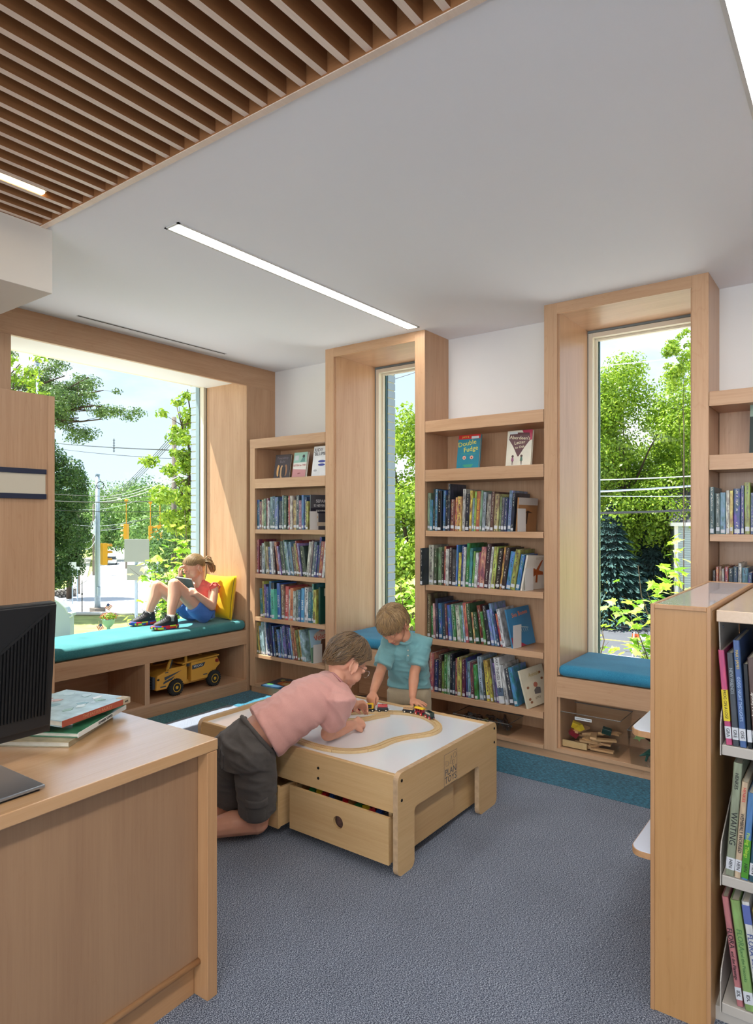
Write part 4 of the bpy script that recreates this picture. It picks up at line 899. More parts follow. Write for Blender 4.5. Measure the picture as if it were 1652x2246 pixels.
rbook('dark grey slim book beside the pink and yellow one on the upper right-hand shelf', 0.0155, 0.262, 0.25, '#4a5058', -0.2985, z, -3.5, txt=[('NEW FRIENDS', plain('ink_grey', '#9aa4ac', 0.5), 0.0115, 0.7)])
rbook('tall blue book with pale blue lettering on the upper right-hand shelf', 0.0165, 0.30, 0.27, '#3a5f98', -0.281, z, -3.5, txt=[('GOOD NIGHT THOUGHTS', plain('ink_pale_blue', '#a8c0e0', 0.5), 0.0108, 0.45, 0.95), ('MAX • JAMES', YEL, 0.0095, 0.82)])
rbook('thin black book between the blue and the brown one on the upper right-hand shelf', 0.011, 0.235, 0.24, '#22262a', -0.261, z, -3.0, lab=None)
rbook('brown book with white lettering on the upper right-hand shelf', 0.0165, 0.255, 0.22, '#5f4a44', -0.2475, z, -3.5, txt=[('Spooky Pumpkins', INKW, 0.0125, 0.45)], lab='GRI')
rbook('dark red tall book on the upper right-hand shelf', 0.0165, 0.292, 0.25, '#8a2428', -0.228, z, -3.0, txt=[('Bad Dog, Marley', plain('ink_rose', '#c88a80', 0.5), 0.0125, 0.45)], lab='GRI')
rbook('white book with red lettering on the upper right-hand shelf', 0.0185, 0.315, 0.27, '#d4cabc', -0.2085, z, -3.0, txt=[('Little Red Sleigh', RED, 0.0135, 0.7)], lab='GUA')
rbook('charcoal tall book at the right edge of the upper right-hand shelf', 0.02, 0.315, 0.27, '#46423f', -0.186, z, -2.0, txt=[('GOING', plain('ink_pale', '#a8a49c', 0.5), 0.014, 0.85)], lab='GUE')
rbook('navy book by the photo edge on the upper right-hand shelf', 0.02, 0.29, 0.25, '#27324a', -0.163, z, 0, lab='GUE')
z = 0.4265
rbook('sage green book with large black lettering, first on the middle right-hand shelf', 0.0215, 0.325, 0.25, '#8f977c', -0.318, z, 3.8, txt=[('WAITING', INKD, 0.022, 0.42), ('HENKES', INKD, 0.013, 0.84)], lab='HEN')
rbook('cream book with red and black lettering on the middle right-hand shelf', 0.016, 0.275, 0.26, '#cbb08c', -0.2955, z, 4.0, txt=[('WEMBERLY WORRIED', INKD, 0.0125, 0.47, 0.92), ('HENKES', RED, 0.0115, 0.87)], lab='HEN')
rbook('book with blue top and green bottom on the middle right-hand shelf', 0.0165, 0.248, 0.25, '#3f78b0', -0.278, z, 4.0, txt=[('Finding Things', plain('ink_lime', '#b8d84a', 0.5), 0.0125, 0.40)], lab='HEN', band=('#4a8a2c', 0.02, 0.46))
rbook('dusky teal book on the middle right-hand shelf', 0.018, 0.30, 0.26, '#2f5868', -0.2595, z, 4.2, txt=[('IN THE MOUSE', plain('ink_sand', '#a08a5a', 0.5), 0.0125, 0.45)], lab='HEN')
rbook('royal blue book with white lettering pulled forward on the middle right-hand shelf', 0.0155, 0.285, 0.26, '#2c4a8c', -0.2395, z, 5.0, y=2.085, txt=[('Little Houses', INKW, 0.0135, 0.42)], lab='HEN')
rbook('grey green book on the middle right-hand shelf', 0.016, 0.30, 0.26, '#4a5f5a', -0.219, z, 5.0, lab='HEN')
rbook('light blue book on the middle right-hand shelf by the photo edge', 0.018, 0.30, 0.26, '#3a6488', -0.199, z, 5.0, lab='HEN')
rbook('pale book on the middle right-hand shelf cut off by the photo edge', 0.018, 0.29, 0.26, '#b0a890', -0.178, z, 5.0, lab='HEN')
z = 0.062
rbook('pink book with striped top, first on the bottom right-hand shelf', 0.0165, 0.30, 0.22, '#b8686c', -0.289, z, -7.5, y=2.11, txt=[('FLORA', INKD, 0.0185, 0.62), ('and the Flamingo', INKD, 0.0115, 0.37)], lab='IDL')
rbook('broad light green book on the bottom right-hand shelf', 0.0235, 0.30, 0.23, '#84a858', -0.2675, z, -7.3, y=2.105, txt=[('FLORA', GRN, 0.0195, 0.64), ('and the Peacocks', GRN, 0.012, 0.40)], lab='IDL')
rbook('white book with a blue top on the bottom right-hand shelf', 0.0185, 0.305, 0.23, '#d0d0cc', -0.2385, z, -7.3, y=2.105, txt=[('FLORA', BLU, 0.0195, 0.62), ('and the Penguin', BLU, 0.012, 0.37)], lab='IDL', band=('#5866a0', 0.80, 0.97))
rbook('mustard yellow book with red lettering on the bottom right-hand shelf', 0.0165, 0.29, 0.23, '#b0983c', -0.2145, z, -7.3, y=2.105, txt=[('You Are a Middle Warrior', RED, 0.0105, 0.42)], lab='IRW')
rbook('dark brown book on the bottom right-hand shelf', 0.018, 0.31, 0.24, '#4f2c28', -0.193, z, -7.3, lab='ISA')
rbook('bright red book with white lettering on the bottom right-hand shelf', 0.017, 0.30, 0.24, '#a01c22', -0.170, z, -7.3, txt=[('I will love you anyway', INKW, 0.0115, 0.45)], lab='ISA')
rbook('black book with white letters on the bottom right-hand shelf', 0.017, 0.30, 0.24, '#1e1e1e', -0.149, z, -7.3, txt=[('RACHEL ISADORA', INKW, 0.0105, 0.78), ('OLD MIKAMBA', RED, 0.0115, 0.5)], lab='ISA')
rbook('leaf green book at the right edge of the bottom right-hand shelf', 0.02, 0.30, 0.24, '#4a7a4a', -0.128, z, -7.3, lab='ISA')

# ---- stack of books on the desk
gs = 'stack of picture books on the desk'
def lay(label, w, d, t, color, loc, ang, spine_col=None, txt=None, pagec=None):
    """book lying flat; local x along the spine, y away from it; spine at y=0"""
    o = thing('book', label, 'book', loc, (0, 0, R(ang)), gs)
    cm = plain('cover_flat', color, 0.22, var=0.25, vscale=22)
    MB().box(0, w, 0.001, d, 0, 0.0022).box(0, w, 0.001, d, t - 0.0022, t).build('cover', cm, o, world=False)
    MB().box(0, w, -0.001, 0.001, 0, t).build('spine', plain('spine_flat', spine_col or color, 0.4), o, world=False)
    MB().box(0.004, w - 0.004, 0.001, d - 0.004, 0.0022, t - 0.0022).build('page_block', PAGES, o, world=False)
    return o
from mathutils.geometry import tessellate_polygon
WHT = plain('paper_white', '#e4e6e6', 0.4)
o = lay('tan picture book at the bottom of the desk stack', 0.29, 0.25, 0.016, '#a89878', (-1.86, 1.01, 0.7775), 124, '#9a8a6c')
o = lay('green picture book second from the bottom of the desk stack', 0.30, 0.25, 0.014, '#3f7a58', (-1.872, 1.045, 0.7940), 121, '#d8dcd8')
text_obj('spine_lettering', 'SUMMER SUPPER', INKD, 0.012, o, frame_matrix((0.16, -0.0016, 0.007), (1, 0, 0), (0, 0, 1)))
o = lay('white backed picture book sticking out at the back of the desk stack', 0.27, 0.23, 0.010, '#dfe3e4', (-1.955, 1.075, 0.8085), 112, '#4f8a5c')
o = lay('thin yellow and red book poking out of the desk stack toward the monitor', 0.22, 0.20, 0.008, '#b0402f', (-1.955, 0.985, 0.8190), 118, '#d8b83c')
o = lay('picture book with pale blue patterned cover and red spine topping the desk stack', 0.285, 0.275, 0.019, '#a9c4c8', (-1.900, 1.012, 0.8275), 106, '#a8523f')
MB().box(0.252, 0.2855, -0.0016, 0.03, 0.001, 0.0196).build('spine_label', plain('tan_label', '#b9a98e', 0.5), o, world=False)
text_obj('spine_lettering', 'THE EASTER BASKET', plain('ink_gold2', '#c88a68', 0.4), 0.0135, o, frame_matrix((0.14, -0.0018, 0.0095), (1, 0, 0), (0, 0, 1)))
text_obj('call_lettering', 'BAR', INKD, 0.0085, o, frame_matrix((0.267, -0.0024, 0.0095), (1, 0, 0), (0, 0, 1)))
rr = random.Random(3)
for k in range(16): 
    cx, cy = rr.uniform(0.03, 0.25), rr.uniform(0.03, 0.24)
    MB().prism([(cx + rr.uniform(0.008, 0.026) * math.cos(R(a)), cy + rr.uniform(0.008, 0.02) * math.sin(R(a))) for a in range(0, 360, 40)], 'z', 0.019, 0.0193 + 0.0001 * k).build('printed_shape', plain('print', rr.choice(['#d8e6e6', '#7fa8ae', '#c9a8a0', '#e6ecec', '#8fb0a0', '#b8cfd4']), 0.25), o, world=False)

# ================================================================== TRAIN TABLE
TB = thing('train_table', 'low birch plywood play table with white top and two drawers', 'table', (-2.12, 2.6, 0))
TW = plain('table_top_white', '#e6e8ec', 0.16, coat=0.5)
PX_, PY_, PZ_ = PLY['x'], PLY['y'], PLY['z']
bx('table_top', TW, (-2.727, -1.527, 2.20, 3.035, 0.388, 0.399), TB, bevel=0)
def rail(y0, y1): return bx('side_rail', PX_, (-2.727, -1.527, y0, y1, 0.250, 0.407), TB, bevel=0.003)
rail(2.186, 2.206); rail(3.030, 3.050)
def arc(cx, cz, r, a0, a1, n=6): return [(cx + r * math.cos(R(a0 + (a1 - a0) * k / n)), cz + r * math.sin(R(a0 + (a1 - a0) * k / n))) for k in range(n + 1)]
def end_poly():
    y0, y1, zt_ = 2.178, 3.062, 0.417
    p = arc(y0 + 0.032, 0.026, 0.03, 180, 250) + [(2.262, 0.0)] + arc(2.262, 0.028, 0.028, 300, 360)
    p = arc(y0 + 0.03, 0.03, 0.03, 180, 270) + arc(2.300 - 0.03, 0.03, 0.03, 270, 360) + list(reversed(arc(2.300 + 0.02, 0.247 - 0.02, 0.02, 90, 180))) + list(reversed(arc(2.872 - 0.02, 0.247 - 0.02, 0.02, 0, 90)))
    p += arc(2.872 + 0.03, 0.03, 0.03, 180, 270) + arc(y1 - 0.03, 0.03, 0.03, 270, 360) + arc(y1 - 0.035, zt_ - 0.035, 0.035, 0, 90) + arc(y0 + 0.035, zt_ - 0.035, 0.035, 90, 180)
    return p
def endpanel(x0, x1):
    mb = MB(); P_ = end_poly(); n = len(P_)
    tri = tessellate_polygon([[Vector((y, z, 0)) for y, z in P_]])
    vs = [(x0, y, z) for y, z in P_] + [(x1, y, z) for y, z in P_]
    fs = [tuple(t) for t in tri]; fs2 = [tuple(n + i for i in reversed(t)) for t in tri]
    side = [(k, (k + 1) % n, n + (k + 1) % n, n + k) for k in range(n)]
    mb.add(vs, fs + fs2, 0); mb.add([], [], 0)
    mb.f += side; mb.m += [1] * len(side)
    return mb.build('end_panel', [PY_, PLYEDGE], TB)
ep1 = endpanel(-1.527, -1.503); ep2 = endpanel(-2.751, -2.727)
BOLT = plain('bolt_black', '#1b1b1d', 0.35, metal=0.6)
for (y, z) in ((2.205, 0.385), (2.205, 0.305), (3.035, 0.385), (3.035, 0.315)):
    MB().lathe([(0.0065, -1.503), (0.0065, -1.5015), (0.003, -1.5013), (0.003, -1.5025)], (0, y, z), 12, 'x').build('bolt', BOLT, TB)
for z in (0.345, 0.300): MB().lathe([(0.006, 2.186), (0.006, 2.1845), (0.0028, 2.1843), (0.0028, 2.1855)], (-1.935, 0, z), 12, 'y').build('bolt', BOLT, TB)
bx('inner_end_board', PY_, (-1.575, -1.560, 2.215, 3.02, 0.03, 0.262), TB, bevel=0.001)
bx('inner_bottom', PY_, (-2.70, -1.575, 2.24, 3.02, 0.03, 0.04), TB, bevel=0)
bx('inner_divider', PY_, (-2.125, -2.112, 2.24, 3.02, 0.04, 0.26), TB, bevel=0)
# logo, burnt into the end panel
LG = plain('logo_grey', '#5a5a5c', 0.6)
def onend(y, z): return (-1.5026, y, z)
Mx = frame_matrix((-1.5024, 2.598, 0.272), (0, 1, 0), (0, 0, 1)); Mx2 = frame_matrix((-1.5024, 2.598, 0.306), (0, 1, 0), (0, 0, 1))
lgt = text_obj('logo_lettering', 'TOYS', LG, 0.042, None, Mx, sx=1.0); lgt2 = text_obj('logo_lettering', 'PLAN', LG, 0.042, None, Mx2, sx=1.0)
for l in (lgt, lgt2): l.data.transform(Matrix.Translation((2.12, -2.6, 0))); l.parent = TB
lm = MB(); ya, yb, za, zb2 = 2.540, 2.656, 0.248, 0.390; w_ = 0.0012
for d in ((ya, yb, za, za + w_), (ya, yb, zb2 - w_, zb2), (ya, ya + w_, za, zb2), (yb - w_, yb, za, zb2)): lm.box(-1.5032, -1.5024, *d)
def lg_line(pts, closed=True):
    pts = [(-1.5026, y, z) for y, z in pts]; lm.path(pts, 0.0007, 4, closed=closed)
lg_line([(2.555, 0.338), (2.575, 0.334), (2.575, 0.355), (2.555, 0.360)]); lg_line([(2.590, 0.338), (2.605, 0.372), (2.612, 0.334)]); lg_line([(2.612, 0.346), (2.628, 0.350), (2.628, 0.330), (2.614, 0.328)])
lg_line([(2.634 + 0.013 * math.cos(R(a)), 0.368 + 0.013 * math.sin(R(a))) for a in range(0, 360, 30)])
lm.build('logo_drawing', LG, TB)
# drawers
def plate_hole(x0, x1, z0, z1, cx, cz, r, y0, y1):
    n = 24; out = []
    ang = [2 * math.pi * k / n for k in range(n)]
    def rect(a):
        dx, dz = math.cos(a), math.sin(a)
        t = min(((x1 - cx) / dx if dx > 1e-6 else (x0 - cx) / dx if dx < -1e-6 else 9e9), ((z1 - cz) / dz if dz > 1e-6 else (z0 - cz) / dz if dz < -1e-6 else 9e9))
        return cx + dx * t, cz + dz * t
    # move the nearest samples onto the corners
    pts = [rect(a) for a in ang]
    for c in ((x0, z0), (x1, z0), (x1, z1), (x0, z1)):
        i = min(range(n), key=lambda k: (pts[k][0] - c[0]) ** 2 + (pts[k][1] - c[1]) ** 2); pts[i] = c
    inn = [(cx + r * math.cos(a), cz + r * math.sin(a)) for a in ang]
    mb = MB(); vs = [(x, y0, z) for x, z in pts] + [(x, y0, z) for x, z in inn] + [(x, y1, z) for x, z in pts] + [(x, y1, z) for x, z in inn]
    fs = []
    for k in range(n):
        j = (k + 1) % n
        fs += [(k, j, n + j, n + k), (2 * n + k, 3 * n + k, 3 * n + j, 2 * n + j), (k, 2 * n + k, 2 * n + j, j), (n + k, n + j, 3 * n + j, 3 * n + k)]
    return mb.add(vs, fs)
def drawer(x0, x1, y, zt_=0.236, name='drawer'):
    f = plate_hole(x0, x1, 0.045, zt_, (x0 + x1) / 2 + 0.01, 0.148, 0.027, y, y + 0.014).build('drawer', PX_, TB, bevel=0)
    MB().box(x0, x0 + 0.012, y + 0.014, y + 0.52, 0.05, zt_ - 0.01).box(x1 - 0.012, x1, y + 0.014, y + 0.52, 0.05, zt_ - 0.01).box(x0 + 0.012, x1 - 0.012, y + 0.50, y + 0.52, 0.05, zt_ - 0.01).box(x0 + 0.012, x1 - 0.012, y + 0.014, y + 0.50, 0.05, 0.058).build('drawer_box', PY_, f)
    return f
dr1 = drawer(-2.090, -1.540, 2.166); dr2 = drawer(-2.660, -2.125, 2.128)
# toys in the open drawer
rr = random.Random(5)
gt = 'loose toy blocks in the open drawer'
for k in range(26):
    c = ['#2f7a3a', '#d8b82c', '#c02028', '#2c4a8a', '#3a3230', '#c02028', '#8a5a2c'][k % 7]
    cn = ['green', 'yellow', 'red', 'blue', 'dark', 'red', 'brown'][k % 7]
    x = -2.05 + (k % 13) * 0.038; y = 2.20 + (k // 13) * 0.035
    s = (0.030, 0.026, 0.016)
    o = MB().box(-s[0] / 2, s[0] / 2, -s[1] / 2, s[1] / 2, 0, s[2]).box(-0.010, -0.002, -0.004, 0.004, s[2], s[2] + 0.004).box(0.002, 0.010, -0.004, 0.004, s[2], s[2] + 0.004).build('toy_block', plain('block', c, 0.3), None, bevel=0.001)
    o.location = (x, y, 0.170 + 0.030 * (k // 13 % 2) + rr.uniform(0, 0.006)); o.rotation_euler = (rr.uniform(-.3, .3), rr.uniform(-.3, .3), rr.uniform(0, 3))
    setp(o, '%s toy building block heaped in the pulled out drawer' % cn, 'toy block', gt + ', ' + cn)
o = MB().box(-2.07, -1.56, 2.19, 2.60, 0.059, 0.168).build('toy_heap', plain('toy_heap', '#5a4038', 0.6, var=0.6, vscale=40)); setp(o, 'mixed small toys filling the pulled out drawer of the play table', 'toys', kind='stuff')

# ---- wooden track
TZ = 0.3995
PC = maple('track_beech', 'y', '#dcbf8e', '#c8a472', rough=0.4, flame=0.2)
GA = [(-2.247, 2.762), (-2.147, 2.805), (-2.070, 2.875), (-2.003, 2.938), (-1.93, 2.985), (-1.865, 2.985)]
def gpx(u, v, z=0.411):
    d = FWD + RT * ((u - 826) / FPX) + UP * ((1140 - v) / FPX); t = (z - CAMH) / d.z; return (d.x * t, d.y * t)
# measured centre line of the loop on the table top (metres)
ptsA = [gpx(u, v) for u, v in ((742, 1563), (771, 1561), (800, 1560), (840, 1559.5), (870, 1560.5), (900, 1563), (924, 1568), (945, 1576.5), (959, 1587), (961, 1597), (948, 1605), (925, 1610), (897, 1613.5), (874, 1618), (853, 1624.5), (832, 1634), (803, 1641.5), (771, 1644.5), (740, 1643), (705, 1637), (668, 1626), (640, 1615))]
ptsB = [gpx(u, v) for u, v in ((868, 1561.5), (845, 1566), (820, 1571), (800, 1575), (775, 1577.5), (742, 1579), (705, 1583))]
def spline(pts, n=8):
    out = []
    P = [Vector((p[0], p[1], 0)) for p in pts]; P = [P[0] * 2 - P[1]] + P + [P[-1] * 2 - P[-2]]
    for i in range(1, len(P) - 2):
        for k in range(n):
            t = k / n
            out.append(0.5 * ((2 * P[i]) + (P[i + 1] - P[i - 1]) * t + (2 * P[i - 1] - 5 * P[i] + 4 * P[i + 1] - P[i + 2]) * t * t + (3 * P[i] - P[i - 1] - 3 * P[i + 1] + P[i + 2]) * t ** 3))
    out.append(P[-2]); return out
def smoothpts(P, it=3):
    for _ in range(it):
        P = [P[0]] + [(P[i - 1] + P[i] * 2 + P[i + 1]) / 4 for i in range(1, len(P) - 1)] + [P[-1]]
    return P
PROF = [(-0.020, 0), (0.020, 0), (0.020, 0.0105), (0.019, 0.012), (0.013, 0.012), (0.013, 0.009), (0.0085, 0.009), (0.0085, 0.012), (-0.0085, 0.012), (-0.0085, 0.009), (-0.013, 0.009), (-0.013, 0.012), (-0.019, 0.012), (-0.020, 0.0105)]
def sweep(P, name, label, grp, dz=0):
    vs = []; fs = []; m = len(PROF)
    for i, p in enumerate(P):
        d = (P[min(i + 1, len(P) - 1)] - P[max(i - 1, 0)]).normalized(); nrm = Vector((-d.y, d.x, 0))
        for a, h in PROF: q = p + nrm * a; vs.append((q.x, q.y, TZ + h + dz))
    for i in range(len(P) - 1):
        for k in range(m): fs.append((i * m + k, i * m + (k + 1) % m, (i + 1) * m + (k + 1) % m, (i + 1) * m + k))
    # end caps built as quads either side of the grooves
    for b, rev in ((0, True), ((len(P) - 1) * m, False)):
        for q in ((1, 2, 3, 4, 5), (1, 5, 6), (0, 1, 6), (0, 6, 7, 8, 9), (0, 9, 10), (0, 10, 11, 12, 13)):
            f = tuple(b + i for i in q); fs.append(tuple(reversed(f)) if rev else f)
    o = MB().add(vs, fs).build(name, PC); return setp(o, label, 'toy track', grp)
A = smoothpts(spline(ptsA), 6); B = smoothpts(spline(ptsB), 4)
labs = ['wooden track piece at the back of the loop under the trains', 'wooden track piece under the wooden freight car', 'wooden track piece curving at the far right of the loop', 'wooden track piece at the tight right end of the loop',
        'wooden track piece just left of the right end bend', 'wooden track piece at the S bend on the near side', 'wooden track piece with the outer bend near the table edge', 'wooden track piece along the near table edge', 'wooden track piece running under the pink shirt']
n = len(A); cuts = [0, 30, 42, 54, 68, 92, 108, 128, 146, n - 1]
cuts = [min(c, n - 1) for c in cuts]
for k in range(len(cuts) - 1):
    seg = A[cuts[k]:cuts[k + 1] + 1]
    if len(seg) < 3: continue
    d = (seg[-1] - seg[-2]).normalized(); seg = seg[:-1] + [seg[-1] - d * 0.0012]
    sweep(seg, 'track_piece', labs[k], 'wooden train track on the play table')
sweep(B[6:], 'track_piece', 'wooden track piece branching left behind the bare forearm', 'wooden train track on the play table', dz=0.0)

# ---- toy trains
def along(s):
    i = int(s); p = A[i]; d = (A[min(i + 2, len(A) - 1)] - A[max(i - 2, 0)]).normalized(); return p, math.atan2(d.y, d.x)
def nearest(u, v):
    q = Vector(gpx(u, v) + (0,)); return min(range(0, 60), key=lambda i: (A[i] - q).length)
BLK = plain('toy_black', '#26282b', 0.3); RWH = plain('toy_red', '#c02a2c', 0.25); CRM = plain('toy_cream', '#e6dcc4', 0.4); YLW = plain('toy_yellow', '#efc12a', 0.25); CHR = plain('toy_chrome', '#a8a8ac', 0.2, metal=1)
DRD = plain('toy_dark_red', '#8a2030', 0.3); DGN = plain('toy_dark_green', '#2f3f3a', 0.35); WODL = plain('toy_wood', '#d2a878', 0.4)
def car(kind, u, v, label, flip=1):
    i = nearest(u, v); p, a = along(i)
    t = thing('toy_%s' % kind, label, 'toy train', (p.x, p.y, TZ + 0.0095), (0, 0, a), 'toy trains on the wooden track')
    t.scale = (0.92, 0.92, 0.92)
    def B_(name, mat, *d, bevel=0.0012): return MB().box(*d).build(name, mat, t, world=False, bevel=bevel)
    whm = RWH if kind in ('engine', 'passenger_car', 'coach') else BLK
    B_('chassis', BLK, -0.033, 0.033, -0.013, 0.013, 0.008, 0.017)
    for x in (-0.019, 0.019):
        for s in (-1, 1):
            w = MB().lathe([(0.0085, 0.0), (0.0095, 0.001), (0.0095, 0.004), (0.0085, 0.005)], (x, 0.0115 if s > 0 else -0.0165, 0.0095), 16, 'y').build('wheel', whm, t, world=False, smooth=False)
            MB().lathe([(0.0042, 0), (0.0042, 0.0007)], (x, 0.0165 if s > 0 else -0.0172, 0.0095), 12, 'y').build('hub', CRM, w, world=False)
    for s in (-1, 1):
        MB().tube((s * 0.033, 0, 0.012), (s * 0.040, 0, 0.012), 0.0035, n=10).build('coupling_magnet', CHR, t, world=False)
    if kind == 'engine':
        B_('body', BLK, -0.030, 0.030, -0.012, 0.012, 0.017, 0.027)
        MB().tube((-0.005, 0, 0.032), (0.031, 0, 0.032), 0.0105, n=16).build('boiler', BLK, t, world=False)
        B_('cab', DRD, -0.030, -0.006, -0.012, 0.012, 0.027, 0.046); B_('cab_roof', BLK, -0.032, -0.004, -0.014, 0.014, 0.046, 0.050)
        MB().tube((0.020, 0, 0.040), (0.020, 0, 0.054), 0.004, n=10).build('chimney', BLK, t, world=False)
    if kind == 'cargo_car':
        B_('yellow_body', YLW, -0.024, 0.026, -0.012, 0.012, 0.017, 0.048, bevel=0.003)
        B_('dark_panel', plain('panel_dark', '#30302c', 0.5, var=0.9, vscale=260), -0.014, 0.014, -0.0128, 0.0128, 0.022, 0.044, bevel=0)
    if kind == 'tank_car':
        MB().tube((-0.028, 0, 0.030), (0.028, 0, 0.030), 0.0125, n=18).build('red_tank', RWH, t, world=False)
        B_('cradle', BLK, -0.030, 0.030, -0.0135, 0.0135, 0.017, 0.027); MB().tube((0, 0, 0.042), (0, 0, 0.0445), 0.003, n=8).build('cap', BLK, t, world=False)
    if kind == 'freight_car':
        B_('wood_load', WODL, -0.029, 0.029, -0.012, 0.012, 0.021, 0.041); B_('tray', BLK, -0.031, 0.031, -0.0135, 0.0135, 0.017, 0.022)
        for s in (-1, 1):
            M = frame_matrix((0, 0.0124 * s, 0.031), (-s, 0, 0), (0, 0, 1)); text_obj('load_lettering', 'LOKOMOTIVE', BLK, 0.0085, t, M)
    if kind == 'passenger_car':
        B_('red_body', DRD, -0.027, 0.027, -0.012, 0.012, 0.017, 0.024); 
        for x in (-0.025, -0.009, 0.009, 0.025): B_('window_post', DRD, x - 0.0018, x + 0.0018, -0.0115, 0.0115, 0.024, 0.037, bevel=0)
        MB().prism([(-0.014, 0.037), (0.014, 0.037), (0.0125, 0.042), (0.007, 0.0455), (0, 0.0465), (-0.007, 0.0455), (-0.0125, 0.042)], 'x', -0.031, 0.031).build('yellow_roof', YLW, t, world=False)
    if kind == 'coach':
        mb = MB().box(-0.029, 0.029, -0.013, 0.013, 0.017, 0.021)
        mb.box(-0.029, 0.029, -0.013, -0.010, 0.021, 0.040).box(-0.029, 0.029, 0.010, 0.013, 0.021, 0.040).box(-0.029, -0.026, -0.010, 0.010, 0.021, 0.040).box(0.026, 0.029, -0.010, 0.010, 0.021, 0.040)
        mb.build('green_body', DGN, t, world=False)
        for k in range(5):
            for s in (-1, 1): B_('printed_window', CRM, -0.0215 + 0.0098 * k, -0.0155 + 0.0098 * k, (0.0130 if s > 0 else -0.0134), (0.0134 if s > 0 else -0.0130), 0.027, 0.036, bevel=0)
    return t
car('engine', 779, 1560.6, 'small black toy engine with red wheels under the boy\'s fingers')
car('cargo_car', 809, 1560.6, 'yellow toy train car with dark patterned panel pinched by both boys')
car('tank_car', 839, 1560.6, 'toy tank car with a red tank and black wheels')
car('freight_car', 896, 1562, 'toy freight car with a plain wooden block on black wheels')
car('passenger_car', 922, 1567, 'dark red toy passenger car with a yellow roof')
car('coach', 943, 1575, 'dark green open toy coach, last of the train at right')

# ================================================================== TOY TRUCK in the cubby
YT = plain('truck_yellow', '#d9a040', 0.35); GT = plain('truck_grey', '#3f4750', 0.45); TIRE = plain('tyre_rubber', '#1e2022', 0.7); HUBY = plain('hub_yellow', '#eab62c', 0.3)
tk = thing('toy_truck', 'large yellow ride-on toy dump truck in the right cubby under the bench', 'toy truck', (-4.335, 3.27, 0.101))
X0, X1 = -4.45, -4.225
def T_(name, mat, mb, **k): return mb.build(name, mat, tk, **k)
T_('chassis', YT, MB().box(-4.41, -4.265, 3.02, 3.52, 0.155, 0.185), bevel=0.004)
T_('cab', YT, MB().prism([(2.965, 0.165), (3.06, 0.165), (3.09, 0.21), (3.18, 0.21), (3.20, 0.17), (3.245, 0.17), (3.245, 0.30), (3.07, 0.30), (2.975, 0.275)], 'x', X0, X1), bevel=0.008)
pil = MB()
for xa, xb in ((X0, X0 + 0.014), (X1 - 0.014, X1)):
    pil.prism([(3.055, 0.30), (3.075, 0.30), (3.105, 0.385), (3.088, 0.388)], 'x', xa, xb).box(xa, xb, 3.225, 3.245, 0.30, 0.388).box(xa, xb, 3.088, 3.245, 0.380, 0.398).box(xa, xb, 3.06, 3.245, 0.295, 0.312)
T_('cab_frame', YT, pil, bevel=0.002)
wf = MB()
for x in (X0 - 0.001, X1 - 0.001): wf.prism([(3.082, 0.312), (3.088, 0.312), (3.112, 0.372), (3.104, 0.378)], 'x', x, x + 0.002)
wf.build('pillar_stripe', GT, tk)
T_('cab_roof', YT, MB().box(X0, X1, 3.09, 3.25, 0.392, 0.405), bevel=0.004)
T_('beacon', YT, MB().box(-4.35, -4.31, 3.16, 3.20, 0.405, 0.413))
T_('grille', GT, MB().box(X0 + 0.02, X1 - 0.02, 2.948, 2.97, 0.175, 0.265), bevel=0.003)
for k in range(4): T_('grille_bar', TIRE, MB().box(X0 + 0.03, X1 - 0.03, 2.944, 2.949, 0.185 + 0.02 * k, 0.193 + 0.02 * k))
T_('headlight', TIRE, MB().ball((X1 - 0.006, 2.985, 0.245), (0.010, 0.012, 0.012)), smooth=True)
T_('hood_stripe', GT, MB().prism([(3.035, 0.255), (3.19, 0.283), (3.15, 0.268), (3.04, 0.232)], 'x', X1, X1 + 0.0015)); T_('hood_stripe', GT, MB().prism([(3.03, 0.222), (3.13, 0.25), (3.10, 0.225), (3.025, 0.205)], 'x', X1, X1 + 0.0015))
T_('fender_slot', GT, MB().box(X1, X1 + 0.0015, 3.00, 3.05, 0.183, 0.192)); T_('door_handle', GT, MB().box(X1, X1 + 0.0015, 3.04, 3.07, 0.285, 0.292))
T_('bed', YT, MB().prism([(3.285, 0.175), (3.50, 0.175), (3.535, 0.24), (3.575, 0.27), (3.545, 0.33), (3.285, 0.325)], 'x', X0 + 0.005, X1 - 0.003), bevel=0.006)
T_('bed_lid', YT, MB().prism([(3.20, 0.322), (3.555, 0.336), (3.56, 0.347), (3.30, 0.342), (3.20, 0.334)], 'x', X0, X1 + 0.002), bevel=0.003)
T_('bed_knob', YT, MB().box(-4.35, -4.31, 3.42, 3.45, 0.347, 0.357)); T_('rear_lamp', plain('lamp_red', '#8a2a24', 0.3), MB().tube((X1 - 0.003, 3.53, 0.30), (X1 + 0.012, 3.535, 0.30), 0.014, n=10))
T_('side_mirror', GT, MB().box(X1, X1 + 0.02, 3.236, 3.25, 0.305, 0.325)); T_('hitch', YT, MB().box(-4.36, -4.30, 3.23, 3.30, 0.19, 0.21)); T_('side_slot', GT, MB().box(X1 - 0.003, X1 - 0.0015, 3.40, 3.44, 0.205, 0.213))
T_('badge', GT, MB().prism([(3.292, 0.268), (3.40, 0.276), (3.42, 0.306), (3.292, 0.300)], 'x', X1 - 0.003, X1 - 0.0012))
l = text_obj('badge_lettering', 'VOLVO', WHT, 0.026, None, frame_matrix((X1 - 0.0008, 3.350, 0.2875), (0, 1, 0.02), (0, -0.02, 1)), sx=1.0); l.data.transform(Matrix.Translation(-Vector(tk.location))); l.parent = tk
